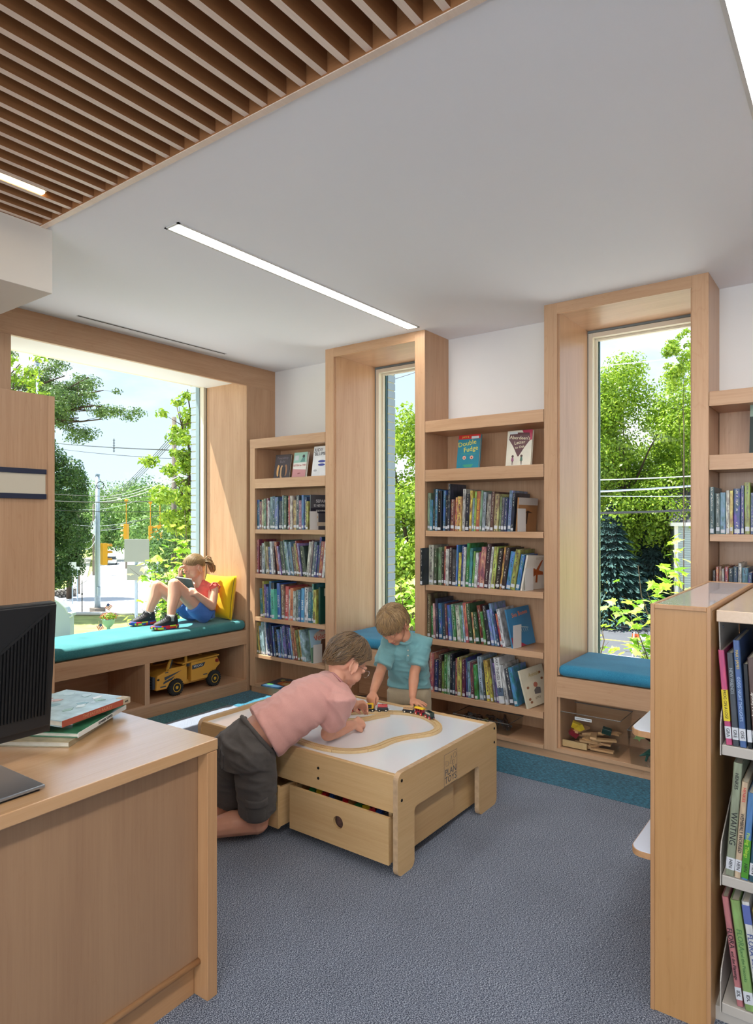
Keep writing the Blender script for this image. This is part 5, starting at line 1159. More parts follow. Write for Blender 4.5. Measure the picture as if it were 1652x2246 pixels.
for (y, x) in ((3.135, X1 - 0.012), (3.50, X1 - 0.012), (3.135, X0 - 0.018), (3.50, X0 - 0.018)):
    prof = [(0.040, 0.0), (0.058, 0.002), (0.0625, 0.010), (0.0625, 0.034), (0.058, 0.042), (0.038, 0.044)]
    w = T_('wheel', TIRE, MB().lathe([(r, h + x - 0.012) for r, h in prof], (0, y, 0.1635), 28, 'x'), smooth=False)
    tr_ = MB()
    for k in range(22):
        a = 2 * math.pi * k / 22; c, s = math.cos(a), math.sin(a)
        for xo in (0.006, 0.024):
            tr_.add([(x - 0.012 + xo + dx, y + c * r_ - s * q, 0.1635 + s * r_ + c * q) for dx in (0, 0.014) for (r_, q) in ((0.061, -0.004), (0.066, -0.003), (0.066, 0.003), (0.061, 0.004))], [(0, 1, 2, 3), (7, 6, 5, 4), (0, 4, 5, 1), (1, 5, 6, 2), (2, 6, 7, 3), (3, 7, 4, 0)])
    tr_.build('tread', TIRE, w)
    xo = x + 0.0318 if x > -4.3 else x - 0.0125
    h = MB().lathe([(0.036, xo - 0.006), (0.036, xo), (0.031, xo + 0.001), (0.028, xo - 0.004), (0.014, xo - 0.003), (0.012, xo + 0.001), (0.0, xo + 0.001)], (0, y, 0.1635), 20, 'x').build('hub', HUBY, w)
    for k in range(3): MB().tube((xo + 0.0008, y + 0.007 * math.cos(R(90 + 120 * k)), 0.1635 + 0.007 * math.sin(R(90 + 120 * k))), (xo + 0.002, y + 0.007 * math.cos(R(90 + 120 * k)), 0.1635 + 0.007 * math.sin(R(90 + 120 * k))), 0.0025, n=8).build('lug', TIRE, w)
# small red toy
rt_ = thing('toy_plane', 'small red toy plane with a white emblem in the left cubby under the bench', 'toy', (-4.27, 2.62, 0.100))
RD = plain('plane_red', '#c21c34', 0.3)
def rp(name, mat, mb, **k): return mb.build(name, mat, rt_, world=False, **k)
rp('fuselage', RD, MB().ball((0, 0, 0.030), (0.020, 0.052, 0.018)), smooth=True)
rp('wing', RD, MB().prism([(-0.075, -0.012), (0.075, -0.012), (0.08, 0.0), (0.06, 0.014), (-0.06, 0.014), (-0.08, 0)], 'z', 0.024, 0.030), bevel=0.002)
rp('tail_fin', RD, MB().prism([(0.018, 0.03), (0.052, 0.03), (0.056, 0.078), (0.040, 0.085), (0.030, 0.08)], 'x', -0.005, 0.005), bevel=0.002)
rp('tailplane', RD, MB().box(-0.035, 0.035, 0.034, 0.052, 0.028, 0.034), bevel=0.002)
rp('emblem', WHT, MB().prism([(0.036, 0.056), (0.046, 0.056), (0.048, 0.068), (0.041, 0.073), (0.034, 0.068)], 'x', 0.005, 0.0058))
for x in (-0.018, 0.018): rp('wheel', TIRE, MB().tube((x - 0.004, -0.02, 0.009), (x + 0.004, -0.02, 0.009), 0.009, n=14))

# ================================================================== CLEAR BINS
def bin_(label, x0, x1, y0, y1, z0, z1, tap, txt, name='clear_bin', lip=0.008, tpos=0.5):
    t = thing(name, label, 'storage bin', ((x0 + x1) / 2, (y0 + y1) / 2, z0))
    def ring(z, ins): return [(x0 + ins, y0 + ins, z), (x1 - ins, y0 + ins, z), (x1 - ins, y1 - ins, z), (x0 + ins, y1 - ins, z)]
    vs = ring(z0, tap) + ring(z1, 0) + ring(z1, 0.003) + ring(z0 + 0.003, tap + 0.003)
    fs = [(0, 3, 2, 1), (12, 13, 14, 15)]
    for a, b in ((0, 4), (4, 8), (8, 12)): fs += [(a + k, a + (k + 1) % 4, b + (k + 1) % 4, b + k) for k in range(4)]
    MB().add(vs, fs).build('shell', CLEAR, t)
    rim = MB()
    rim.path([(x0, y0, z1), (x1, y0, z1), (x1, y1, z1), (x0, y1, z1)], 0.0028, 6, closed=True)
    rim.build('rim', plain('bin_rim', '#8f8a84', 0.15, trans=0.4), t)
    xm = x0 + (x1 - x0) * tpos
    if txt is not None:
        MB().box(xm - 0.05, xm + 0.05, y0 + 0.001, y0 + 0.0022, z1 - 0.035, z1 - 0.018).build('label_strip', WHT, t)
        if txt:
            l = text_obj('label_lettering', txt, INKD, 0.011, None, frame_matrix((xm, y0 + 0.0004, z1 - 0.0265), (1, 0, 0), (0, 0, 1))); l.data.transform(Matrix.Translation(-Vector(t.location))); l.parent = t
    return t
bin_('large clear plastic bin of wooden train parts in the right nook cubby', -1.485, -1.115, 3.845, 4.09, 0.0725, 0.290, 0.014, 'WOODEN TRAINS', tpos=0.42)
bin_('clear plastic bin of dinosaur toys half hidden by the right shelving', -1.065, -0.76, 3.80, 4.07, 0.0725, 0.265, 0.014, None)
bin_('shallow clear bin of small animal figures under the middle bookcase shelves', -2.20, -1.80, 3.835, 4.06, 0.0725, 0.150, 0.006, '', tpos=0.45)
rr = random.Random(9)
gb = 'loose wooden track in the clear bin'
for k in range(16):
    ln = rr.uniform(0.10, 0.16)
    o = MB().box(-ln / 2, ln / 2, -0.018, 0.018, 0, 0.012).build('track_piece', WODL, bevel=0.001)
    o.location = (rr.uniform(-1.39, -1.22), rr.uniform(3.90, 4.03), 0.078 + 0.0125 * (k // 2)); o.rotation_euler = (rr.uniform(-.12, .12), rr.uniform(-.10, .10), rr.uniform(0, 3.1) if k > 3 else 0.1)
    setp(o, 'straight piece of wooden track heaped in the large clear bin', 'toy track', gb)
o = MB().box(-1.462, -1.315, 3.866, 3.878, 0.078, 0.115).build('track_piece', PC, bevel=0.001); setp(o, 'pale wooden track piece standing on edge at the front of the clear bin', 'toy track')
for (c, cn, x, y, z, r_) in (('#d8b82c', 'yellow', -1.405, 3.93, 0.18, 0.3), ('#e0c43a', 'bright yellow', -1.365, 3.905, 0.172, -0.5), ('#8a2028', 'dark red', -1.41, 3.885, 0.145, 0.6), ('#1f3f38', 'dark green', -1.22, 3.93, 0.18, 0.2)):
    o = MB().box(-0.026, 0.026, -0.016, 0.016, 0, 0.034).build('toy_block', plain('blk', c, 0.3), bevel=0.002); o.location = (x, y, z); o.rotation_euler = (0.2, r_, r_)
    setp(o, '%s wooden toy block on top of the pile in the clear bin' % cn, 'toy block')
# dinosaurs and leaves
DG = plain('dino_green', '#2f5a50', 0.5, var=0.5, vscale=60); DB = plain('dino_brown', '#4a3428', 0.5, var=0.5, vscale=60); LFG = plain('toy_leaf', '#9fc07a', 0.5)
def dino(x, y, z, s, m, yaw, label):
    t = thing('toy_dinosaur', label, 'toy dinosaur', (x, y, z), (0, 0.3, yaw)); t.scale = (s, s, s)
    P = [(-0.12, 0, 0.03), (-0.07, 0, 0.045), (-0.02, 0, 0.06), (0.03, 0, 0.065), (0.06, 0, 0.09), (0.075, 0, 0.115), (0.10, 0, 0.115)]
    MB().path(P, [0.003, 0.010, 0.022, 0.024, 0.013, 0.014, 0.006], 10).build('body', m, t, world=False, smooth=True)
    for (a, b) in ((-0.02, 0.014), (-0.02, -0.014), (0.03, 0.014), (0.03, -0.014)):
        MB().path([(a, b, 0.055), (a + 0.008, b * 1.5, 0.03), (a, b * 1.5, 0.0)], [0.011, 0.008, 0.006], 8).build('leg', m, t, world=False, smooth=True)
    return t
dino(-0.96, 3.88, 0.080, 0.9, DG, 1.2, 'dark green toy dinosaur at the front of the half hidden bin')
dino(-0.93, 3.95, 0.105, 1.0, DB, -0.6, 'brown toy dinosaur with a pale horn in the half hidden bin')
MB_h = MB().path([(-1.03, 3.86, 0.20), (-1.035, 3.855, 0.225), (-1.02, 3.86, 0.24)], [0.006, 0.004, 0.001], 8).build('toy_horn', plain('horn', '#d8b48a', 0.4), smooth=True); setp(MB_h, 'curved pale toy horn in the half hidden clear bin', 'toy')
for (x, y, z) in ((-0.99, 3.86, 0.225), (-0.93, 3.84, 0.205), (-1.01, 3.83, 0.215)):
    pl = []
    for k in range(10):
        r_ = 0.032 if k % 2 == 0 else 0.014; pl.append((r_ * math.cos(R(36 * k)), r_ * math.sin(R(36 * k))))
    o = MB().prism(pl, 'z', 0, 0.002).build('toy_leaf', LFG); o.location = (x, y, z + 0.01); o.rotation_euler = (1.1, 0.4, 0.3 * x * 10); setp(o, 'pale green plastic leaf over the dinosaur bin', 'toy leaf', 'plastic leaves in the bin')
rr = random.Random(13)
for k in range(14):
    x, y = -2.17 + 0.026 * k, 3.87 + rr.uniform(0, 0.12); m = rr.choice([DG, DB, BLK, plain('fig_grey', '#5a5a5c', 0.5), plain('fig_olive', '#7a7a4a', 0.5)])
    t = thing('toy_animal', 'small dark plastic animal figure jumbled in the shallow clear bin', 'toy animal', (x, y, 0.080 + 0.02 * (k % 3)), (rr.uniform(-1, 1), rr.uniform(-.6, .6), rr.uniform(0, 6)), 'animal figures in the shallow bin')
    MB().path([(-0.03, 0, 0.02), (-0.012, 0, 0.028), (0.012, 0, 0.028), (0.026, 0, 0.042), (0.036, 0, 0.038)], [0.003, 0.010, 0.010, 0.007, 0.003], 8).build('body', m, t, world=False, smooth=True)
    for a in (-0.012, 0.012):
        for b in (-0.006, 0.006): MB().tube((a, b, 0.024), (a, b * 1.4, 0.0), 0.004, 0.003, n=6).build('leg', m, t, world=False)
o = MB().path([(-2.36, 3.90, 0.0), (-2.35, 3.91, 0.01)], 0.001).build('zz', DARK); bpy.data.objects.remove(o)
# toys on the base shelf of the first nook (behind the boys)
o = thing('toy_animal', 'brown toy figure lying in the cubby of the nook behind the boys', 'toy animal', (-3.02, 3.90, 0.085), (0, 0, 0.5))
MB().path([(-0.08, 0, 0.01), (-0.03, 0, 0.025), (0.03, 0, 0.025), (0.08, 0, 0.015)], [0.006, 0.02, 0.018, 0.006], 10).build('body', DB, o, world=False, smooth=True)
# red ribbon bookmark
o = MB().path([(-2.40, 3.815, 0.640), (-2.398, 3.812, 0.62), (-2.41, 3.808, 0.60), (-2.405, 3.808, 0.585)], 0.0025, 5).build('ribbon', plain('ribbon_red', '#d8544a', 0.6)); setp(o, 'short red ribbon hanging over the third shelf edge beside the boy', 'ribbon')
# ================================================================== PEOPLE
def ico(sub=2):
    bm = bmesh.new(); bmesh.ops.create_icosphere(bm, subdivisions=sub, radius=1.0)
    v = [x.co.copy() for x in bm.verts]; bm.verts.index_update(); f = [tuple(y.index for y in x.verts) for x in bm.faces]; bm.free(); return v, f
ICO_V, ICO_F = ico(2)
class Fuse:
    """overlapping closed shapes that are melted into one continuous skin by a voxel remesh"""
    def __init__(s): s.v = []; s.f = []
    def raw(s, v, f):
        n = len(s.v); s.v += [tuple(x) for x in v]; s.f += [tuple(i + n for i in q) for q in f]
    def ell(s, c, r, M=None):
        r = r if isinstance(r, (tuple, list)) else (r, r, r); c = Vector(c)
        vs = []
        for p in ICO_V:
            q = Vector((p.x * r[0], p.y * r[1], p.z * r[2]))
            if M is not None: q = M @ q
            vs.append(c + q)
        s.raw(vs, ICO_F)
    def hull(s, balls):
        bm = bmesh.new()
        for c, r in balls:
            for p in ICO_V: bm.verts.new(Vector(c) + p * r)
        res = bmesh.ops.convex_hull(bm, input=bm.verts)
        bmesh.ops.delete(bm, geom=[e for e in set(res['geom_interior'] + res['geom_unused']) if isinstance(e, bmesh.types.BMVert) and e.is_valid], context='VERTS')
        bm.verts.index_update(); s.raw([v.co.copy() for v in bm.verts], [tuple(v.index for v in f.verts) for f in bm.faces]); bm.free()
    def cap(s, a, ra, b, rb): s.hull([(a, ra), (b, rb)])
    def chain(s, pts):
        for (a, ra), (b, rb) in zip(pts, pts[1:]): s.cap(a, ra, b, rb)
    def loft(s, secs, side, n=28):
        """elliptical sections (centre, half width along side, half depth) joined into a closed body with flat ends"""
        vs = []; m = len(secs); cs = [Vector(q[0]) for q in secs]
        for i, q in enumerate(secs):
            d = (cs[min(i + 1, m - 1)] - cs[max(i - 1, 0)]).normalized()
            if len(q) > 3: d = Vector(q[3]).normalized()
            a = Vector(side); a = (a - d * a.dot(d)).normalized(); b = d.cross(a)
            for k in range(n):
                t = 2 * math.pi * k / n; ct, st_ = math.cos(t), math.sin(t)
                e = 0.85; vs.append(cs[i] + a * q[1] * math.copysign(abs(ct) ** e, ct) + b * q[2] * math.copysign(abs(st_) ** e, st_))
        fs = []
        for i in range(m - 1):
            for k in range(n): fs.append((i * n + k, i * n + (k + 1) % n, (i + 1) * n + (k + 1) % n, (i + 1) * n + k))
        c0 = len(vs); vs.append(cs[0]); vs.append(cs[-1])
        fs += [(c0, (k + 1) % n, k) for k in range(n)] + [(c0 + 1, (m - 1) * n + k, (m - 1) * n + (k + 1) % n) for k in range(n)]
        s.raw(vs, fs)
    def build(s, name, mat, parent, voxel=0.005, smooth=4, disp=None):
        org = wloc(parent) if parent is not None else Vector((0, 0, 0))
        me = bpy.data.meshes.new(name); me.from_pydata(s.v, [], s.f)
        bm = bmesh.new(); bm.from_mesh(me); bmesh.ops.recalc_face_normals(bm, faces=bm.faces); bm.to_mesh(me); bm.free()
        o = bpy.data.objects.new('tmp', me); COL.objects.link(o)
        r = o.modifiers.new('r', 'REMESH'); r.mode = 'VOXEL'; r.voxel_size = voxel; r.use_smooth_shade = True
        if smooth:
            m = o.modifiers.new('s', 'SMOOTH'); m.factor = 0.5; m.iterations = smooth
        dg = bpy.context.evaluated_depsgraph_get(); dg.update()
        out = bpy.data.meshes.new_from_object(o.evaluated_get(dg)); bpy.data.objects.remove(o)
        if disp:
            nrm = [v.normal.copy() for v in out.vertices]
            for v, nn in zip(out.vertices, nrm): v.co += nn * disp(v.co)
        out.transform(Matrix.Translation(-org)); out.materials.clear(); out.materials.append(mat)
        out.polygons.foreach_set('use_smooth', [True] * len(out.polygons)); out.update(); out.name = name
        ob = bpy.data.objects.new(name, out); link(ob, parent); return ob

def skinmat(name, c1, c2):
    m, nt, b = newmat(name); N = nt.nodes; K = nt.links
    tc = N.new('ShaderNodeTexCoord'); n = N.new('ShaderNodeTexNoise'); n.inputs['Scale'].default_value = 14; n.inputs['Detail'].default_value = 3
    mx = N.new('ShaderNodeMix'); mx.data_type = 'RGBA'; mx.inputs[6].default_value = hexc(c1); mx.inputs[7].default_value = hexc(c2)
    K.new(tc.outputs['Object'], n.inputs['Vector']); K.new(n.outputs[0], mx.inputs[0]); K.new(mx.outputs[2], b.inputs['Base Color'])
    b.inputs['Roughness'].default_value = 0.5; b.inputs['Subsurface Weight'].default_value = 0.12; b.inputs['Subsurface Radius'].default_value = (0.012, 0.005, 0.003); b.inputs['Subsurface Scale'].default_value = 1.0
    b.inputs['Specular IOR Level'].default_value = 0.35
    return m
SKIN1 = skinmat('skin_a', '#dfa98e', '#d29478'); SKIN2 = skinmat('skin_b', '#dca385', '#cc8c6c'); SKIN3 = skinmat('skin_c', '#e4b49c', '#d8a086')
LIP = plain('lips', '#b8605c', 0.4); BROW = plain('brow_hair', '#7a6248', 0.8); LASH = plain('lashes', '#3a2a22', 0.8)
def hairmat(name, c1, c2):
    m, nt, b = newmat(name); N = nt.nodes; K = nt.links
    ge = N.new('ShaderNodeNewGeometry'); tc = N.new('ShaderNodeTexCoord'); n = N.new('ShaderNodeTexNoise'); n.inputs['Scale'].default_value = 45; n.inputs['Detail'].default_value = 3
    K.new(tc.outputs['Object'], n.inputs['Vector'])
    a = N.new('ShaderNodeMath'); a.operation = 'MULTIPLY_ADD'; a.inputs[1].default_value = 0.6; K.new(ge.outputs['Random Per Island'], a.inputs[0])
    a2 = N.new('ShaderNodeMath'); a2.operation = 'MULTIPLY'; a2.inputs[1].default_value = 0.4; K.new(n.outputs[0], a2.inputs[0]); K.new(a2.outputs[0], a.inputs[2])
    mx = N.new('ShaderNodeMix'); mx.data_type = 'RGBA'; mx.inputs[6].default_value = hexc(c1); mx.inputs[7].default_value = hexc(c2); K.new(a.outputs[0], mx.inputs[0]); K.new(mx.outputs[2], b.inputs['Base Color'])
    b.inputs['Roughness'].default_value = 0.42; b.inputs['Sheen Weight'].default_value = 0.1
    return m
HAIR1 = hairmat('hair_ash_brown', '#38281a', '#8c6c46'); HAIR2 = hairmat('hair_dark_blond', '#5c4226', '#b89464'); HAIR3 = hairmat('hair_light_brown', '#5c452c', '#b0905f')

def basis(F, tilt=0):
    F = Vector(F).normalized(); U = (UP - F * F.z).normalized(); Rr = F.cross(U).normalized()
    if tilt: q = Matrix.Rotation(tilt, 3, F); U = q @ U; Rr = q @ Rr
    return Matrix(((Rr.x, F.x, U.x), (Rr.y, F.y, U.y), (Rr.z, F.z, U.z)))   # columns: right, forward, up
def head_shapes(fu, C, B, s):
    def P(x, y, z): return Vector(C) + B @ Vector((x * s, y * s, z * s))
    def E(c, r): fu.ell(P(*c), tuple(q * s for q in r), B)
    E((0, -0.010, 0.028), (0.074, 0.091, 0.078)); E((0, 0.024, -0.024), (0.060, 0.064, 0.072)); E((0, 0.040, -0.062), (0.044, 0.040, 0.034)); E((0, -0.034, -0.018), (0.060, 0.054, 0.050))
    for x in (-1, 1):
        E((x * 0.034, 0.050, -0.036), (0.029, 0.028, 0.029)); E((x * 0.028, 0.074, 0.016), (0.022, 0.012, 0.010))
        E((x * 0.030, 0.074, -0.002), (0.013, 0.010, 0.010)); E((x * 0.010, 0.090, -0.036), (0.008, 0.009, 0.007))
        # ear: rim ring and bowl
        for k in range(9):
            a = R(-60 + 270 * k / 8); a2 = R(-60 + 270 * min(k + 1, 8) / 8)
            q = lambda t: P(x * (0.078 + 0.006 * (math.cos(t) < 0)), -0.012 - 0.017 * math.cos(t - 0.2), -0.016 + 0.027 * math.sin(t))
            fu.cap(q(a), 0.0052 * s, q(a2), 0.0052 * s)
        E((x * 0.072, -0.008, -0.018), (0.008, 0.015, 0.023)); E((x * 0.074, 0.0, -0.042), (0.006, 0.008, 0.009))
    fu.cap(P(0, 0.084, 0.002), 0.0070 * s, P(0, 0.0935, -0.028), 0.0090 * s); E((0, 0.0955, -0.031), (0.0095, 0.009, 0.0078))
    E((0, 0.0800, -0.0565), (0.020, 0.010, 0.0055)); E((0, 0.0775, -0.0655), (0.017, 0.010, 0.006)); E((0, 0.063, -0.085), (0.024, 0.018, 0.016))
    return P
def face_parts(P, B, s, parent, eyes=True, skin=None):
    org = wloc(parent)
    def ellp(name, c, r, mat):
        fu = Fuse(); fu.ell(P(*c), tuple(q * s for q in r), B); me = bpy.data.meshes.new(name); me.from_pydata([tuple(Vector(v) - org) for v in fu.v], [], fu.f); me.materials.append(mat)
        me.polygons.foreach_set('use_smooth', [True] * len(me.polygons)); o = bpy.data.objects.new(name, me); link(o, parent); return o
    ellp('lips', (0, 0.0835, -0.0565), (0.0150, 0.0070, 0.0038), LIP); ellp('lips', (0, 0.0810, -0.0645), (0.013, 0.0070, 0.0046), LIP)
    for x in (-1, 1):
        ellp('eyelid', (x * 0.030, 0.0775, 0.000), (0.0135, 0.009, 0.0095), skin)
        MB().path([P(x * (0.030 + 0.0135 * math.cos(R(a))), 0.0835 - 0.003 * abs(math.cos(R(a))), 0.000 - 0.0060 * abs(math.sin(R(a)))) for a in range(180, 361, 30)], 0.0010 * s, 5).build('eyelashes', LASH, parent)
        MB().path([P(x * (0.014 + 0.008 * k), 0.0885 - 0.0016 * k * k * 0.6, 0.019 + 0.0028 * math.sin(k * 0.9)) for k in range(5)], [0.0016 * s, 0.0024 * s, 0.0024 * s, 0.002 * s, 0.001 * s], 5).build('eyebrow', BROW, parent)
def hair_cap(P, s, parent, mat, elmin, seed, thick=0.014, strands=520, whorl=(0.0, 0.75), swirl=0.5, messy=0.004, name='hair', crown_lift=0.006, pulled=False):
    """hair: a relief shell over the cranium plus many tapering locks running from the crown"""
    NA, NE = 96, 26; mb = MB(); r = random.Random(seed)
    def rad(d, extra):  # ellipsoid radius along direction
        a, b, c = 0.074, 0.091, 0.078; return 1 / math.sqrt((d.x / a) ** 2 + (d.y / b) ** 2 + (d.z / c) ** 2) + extra
    def pt(az, el, extra):
        if el < 0:   # below the equator the hair hangs down the back and sides of the head
            t = min(1.2, -el / R(60)); k = 1 - 0.17 * t ** 1.4; return P(math.sin(az) * (0.074 + extra) * k, math.cos(az) * (0.091 + extra) * k - 0.010, 0.028 - 0.088 * t)
        d = Vector((math.sin(az) * math.cos(el), math.cos(az) * math.cos(el), math.sin(el))); q = d * rad(d, extra); return P(q.x, q.y - 0.010, q.z + 0.028)
    def em(az):  # lower limit of the hair by azimuth (0 = front)
        a = abs((math.degrees(az) + 180) % 360 - 180)
        for (a0, e0), (a1, e1) in zip(elmin, elmin[1:]):
            if a0 <= a <= a1: return R(e0 + (e1 - e0) * (a - a0) / (a1 - a0))
        return R(elmin[-1][1])
    vs = []; fs = []
    for j in range(NE + 1):
        for i in range(NA):
            az = 2 * math.pi * i / NA; e0 = em(az); el = e0 + (math.pi / 2 - e0) * j / NE
            t = thick * min(1, 0.15 + j / 7.0) + (0.003 if j else 0) * mnoise.noise(Vector((math.sin(az) * 5 + seed, math.cos(az) * 5, el * 2.2))) + 0.0022 * mnoise.noise(Vector((math.sin(az) * 22, math.cos(az) * 22, el * 2.5 + seed))) + crown_lift * max(0, math.sin(el)) ** 4
            if j == 0: t = -0.002
            vs.append(pt(az, el, t))
    for j in range(NE):
        for i in range(NA): fs.append((j * NA + i, j * NA + (i + 1) % NA, (j + 1) * NA + (i + 1) % NA, (j + 1) * NA + i))
    mb.add(vs, fs)
    o = mb.build(name, mat, parent, smooth=True)
    lk = MB()
    if pulled:   # combed back from the hairline into a tail
        tail = Vector((0, -0.98, -0.12))
        for k in range(strands):
            az0 = r.uniform(-R(118), R(118)); e0 = em(az0) + R(r.uniform(-2, 34)); d0 = Vector((math.sin(az0) * math.cos(e0), math.cos(az0) * math.cos(e0), math.sin(e0))); pts = []
            for q in range(10):
                f = q / 9; d = d0.lerp(tail, f) + Vector((0, 0, 0.55 * math.sin(math.pi * f) * max(0.0, math.cos(az0)) + 0.03 * math.sin(f * 9 + k))); d.normalize()
                v_ = d * rad(d, thick + 0.0008 + 0.0012 * r.random() * math.sin(math.pi * f)); pts.append(P(v_.x, v_.y - 0.010, v_.z + 0.028))
            w = r.uniform(0.0011, 0.0020) * s; lk.path(pts, [w * 0.4] + [w] * 8 + [w * 0.5], 4)
        strands = 0
    for k in range(strands):
        az0 = r.uniform(0, 2 * math.pi); q_ = r.random(); el0 = R(r.uniform(35, 86)) if q_ < 0.5 else (R(r.uniform(5, 50)) if q_ < 0.75 else R(r.uniform(-40, 15))); e1 = em(az0)
        el1 = e1 + (el0 - e1) * r.uniform(0, 0.35) - R(r.uniform(0, 5)); n = 6; pts = []
        if el1 >= el0 - R(8): continue
        ln = min(el0 - el1, R(r.uniform(35, 80))); el1 = max(el1, el0 - ln)
        sw = swirl * r.uniform(0.6, 1.4); ph = r.uniform(0, 6)
        for q in range(n + 1):
            f = q / n; el = el0 + (el1 - el0) * f; az = az0 + sw * f * 0.5 + 0.05 * math.sin(ph + 4 * f)
            lift = thick + 0.0005 + crown_lift * max(0, math.sin(el)) ** 4 + messy * r.random() * f + 0.0015 * math.sin(math.pi * f)
            if f > 0.8: lift -= (f - 0.8) * thick * 2.0
            pts.append(pt(az, el, lift))
        w = r.uniform(0.0012, 0.0026) * s
        lk.path(pts, [w * 0.5, w, w * 1.2, w * 1.2, w, w * 0.7, w * 0.2], 4)
    l = lk.build('hair_locks', mat, o if False else parent, smooth=True); l['kind'] = 'stuff'
    return o, pt
def hand(fu, wrist, fdir, palm, side, s=1.0, curls=((0.3, 0.4, 0.3),) * 4, thumb=(0.5, 0.5), spread=0.10, fr=0.0072):
    """fdir = direction of the fingers, palm = direction the palm faces, side = +1 if the thumb lies on fdir x palm"""
    f = Vector(fdir).normalized(); p = Vector(palm); p = (p - f * p.dot(f)).normalized(); t = f.cross(p) * side; w = Vector(wrist)
    L = 0.052 * s
    k = [w + f * L + t * (0.021 - 0.0142 * i) * s - p * 0.002 * s + f * (-0.0015 * (i - 1.2) ** 2) * s for i in range(4)]
    fu.hull([(w, 0.016 * s), (w + t * 0.010 * s, 0.013 * s), (k[0] - f * 0.006 * s, 0.0105 * s), (k[3] - f * 0.006 * s, 0.0095 * s), (k[1], 0.0105 * s)])
    lens = (0.026, 0.029, 0.027, 0.021)
    for i in range(4):
        ax = t; d = (f + t * spread * (1.2 - i)).normalized(); q = k[i]; rr_ = fr * s * (1.0 if i < 3 else 0.88)
        ang = 0
        for j in range(3):
            ang += curls[i][j]; dd = (d * math.cos(ang) + p * math.sin(ang)).normalized(); L_ = lens[i] * s * (1.0, 0.72, 0.6)[j]; q2 = q + dd * L_
            fu.cap(q, rr_ * (1.08, 1.0, 0.93)[j], q2, rr_ * (1.0, 0.93, 0.82)[j]); q = q2
    b = w + t * 0.018 * s + f * 0.010 * s + p * 0.004 * s; d1 = (t * 0.75 + f * 0.75 + p * 0.35 * thumb[0]).normalized(); b2 = b + d1 * 0.026 * s
    d2 = (f * 0.9 + t * (0.35 - 0.8 * thumb[1]) + p * thumb[1] * 0.9).normalized(); b3 = b2 + d2 * 0.022 * s; b4 = b3 + (d2 + p * 0.25 * thumb[1]).normalized() * 0.016 * s
    fu.cap(b, 0.0125 * s, b2, 0.0098 * s); fu.cap(b2, 0.0098 * s, b3, 0.0088 * s); fu.cap(b3, 0.0088 * s, b4, 0.0072 * s)
    return k
def wrinkle(axis, freq, amp, seed, amp2=0.0012):
    ax = Vector(axis).normalized()
    def f(co):
        a = co.dot(ax); q = co - ax * a
        v = mnoise.noise(Vector((q.x * freq * 0.35, q.y * freq * 0.35, q.z * freq * 0.35 + a * freq + seed)))
        v2 = mnoise.noise(Vector((co.x * 26 + seed, co.y * 26, co.z * 26)))
        rid = 1 - abs(v) * 2.4
        return amp * max(-0.4, rid) * 0.8 + amp2 * v2
    return f
def lerp(a, b, t): return Vector(a).lerp(Vector(b), t)

# ---------------------------------------------------------------- boy in the pink shirt, kneeling and leaning over the table
pc = setp(bpy.data.objects.new('person', None), 'boy with glasses, pink t-shirt and grey cargo shorts kneeling and leaning over the train table', 'person'); link(pc); pc.location = (-2.25, 2.0, 0)
PINK = fabric('pink_jersey', '#cf968c', '#dba69c', 700, bump=0.15, sheen=0.25); GREYC = fabric('charcoal_twill', '#4a4643', '#5f5a57', 900, bump=0.3, sheen=0.1)
K_R = Vector((-2.205, 2.075, 0.075)); K_L = Vector((-2.395, 2.075, 0.080)); A_R = Vector((-2.42, 1.845, 0.050)); A_L = Vector((-2.62, 1.90, 0.050))
H_R = Vector((-2.135, 2.000, 0.40)); H_L = Vector((-2.305, 2.025, 0.40)); PEL = Vector((-2.220, 2.015, 0.425))
Wst = Vector((-2.165, 2.10, 0.505)); CH = Vector((-2.065, 2.255, 0.600)); UC = Vector((-2.020, 2.345, 0.645)); NB = Vector((-2.000, 2.400, 0.690))
SR = Vector((-1.905, 2.300, 0.625)); SL = Vector((-2.115, 2.445, 0.640)); ER = Vector((-2.020, 2.350, 0.438)); WRr = Vector((-2.003, 2.515, 0.440)); EL = Vector((-2.165, 2.560, 0.535)); WL = Vector((-2.130, 2.690, 0.485))
RV = Vector((0.87, -0.5, 0)).normalized()
HC = Vector((-1.992, 2.458, 0.760)); HB = basis((0.26, 0.80, -0.60), 0.0); HS = 1.10
fu = Fuse()
for (K, A, H) in ((K_R, A_R, H_R), (K_L, A_L, H_L)):
    fu.cap(H, 0.076, K + Vector((0, -0.01, 0.02)), 0.052); fu.cap(K, 0.054, K + Vector((0, 0.012, 0.02)), 0.050)
    fu.chain([(K, 0.052), (lerp(K, A, 0.35) + Vector((0, 0, 0.012)), 0.056), (lerp(K, A, 0.75), 0.038), (A, 0.028)])
    d = (A - K).normalized(); fu.chain([(A, 0.028), (A + d * 0.04 + Vector((0, 0, -0.012)), 0.026), (A + d * 0.16 + Vector((0, 0, -0.03)), 0.016)])
fu.loft([(PEL, 0.115, 0.085), (Wst, 0.100, 0.078), (CH, 0.110, 0.080), (UC, 0.105, 0.062)], RV)
fu.cap(UC, 0.055, NB, 0.045); fu.cap(NB, 0.046, HC + HB @ Vector((0, -0.030, -0.050)), 0.044)
fu.chain([(SR, 0.046), (lerp(SR, ER, 0.5), 0.042), (ER, 0.034)]); fu.chain([(ER, 0.036), (lerp(ER, WRr, 0.35), 0.037), (WRr, 0.024)])
fu.chain([(SL, 0.044), (EL, 0.034), (lerp(EL, WL, 0.4), 0.033), (WL, 0.0225)])
fu.cap(SR, 0.045, UC, 0.05); fu.cap(SL, 0.045, UC, 0.05)
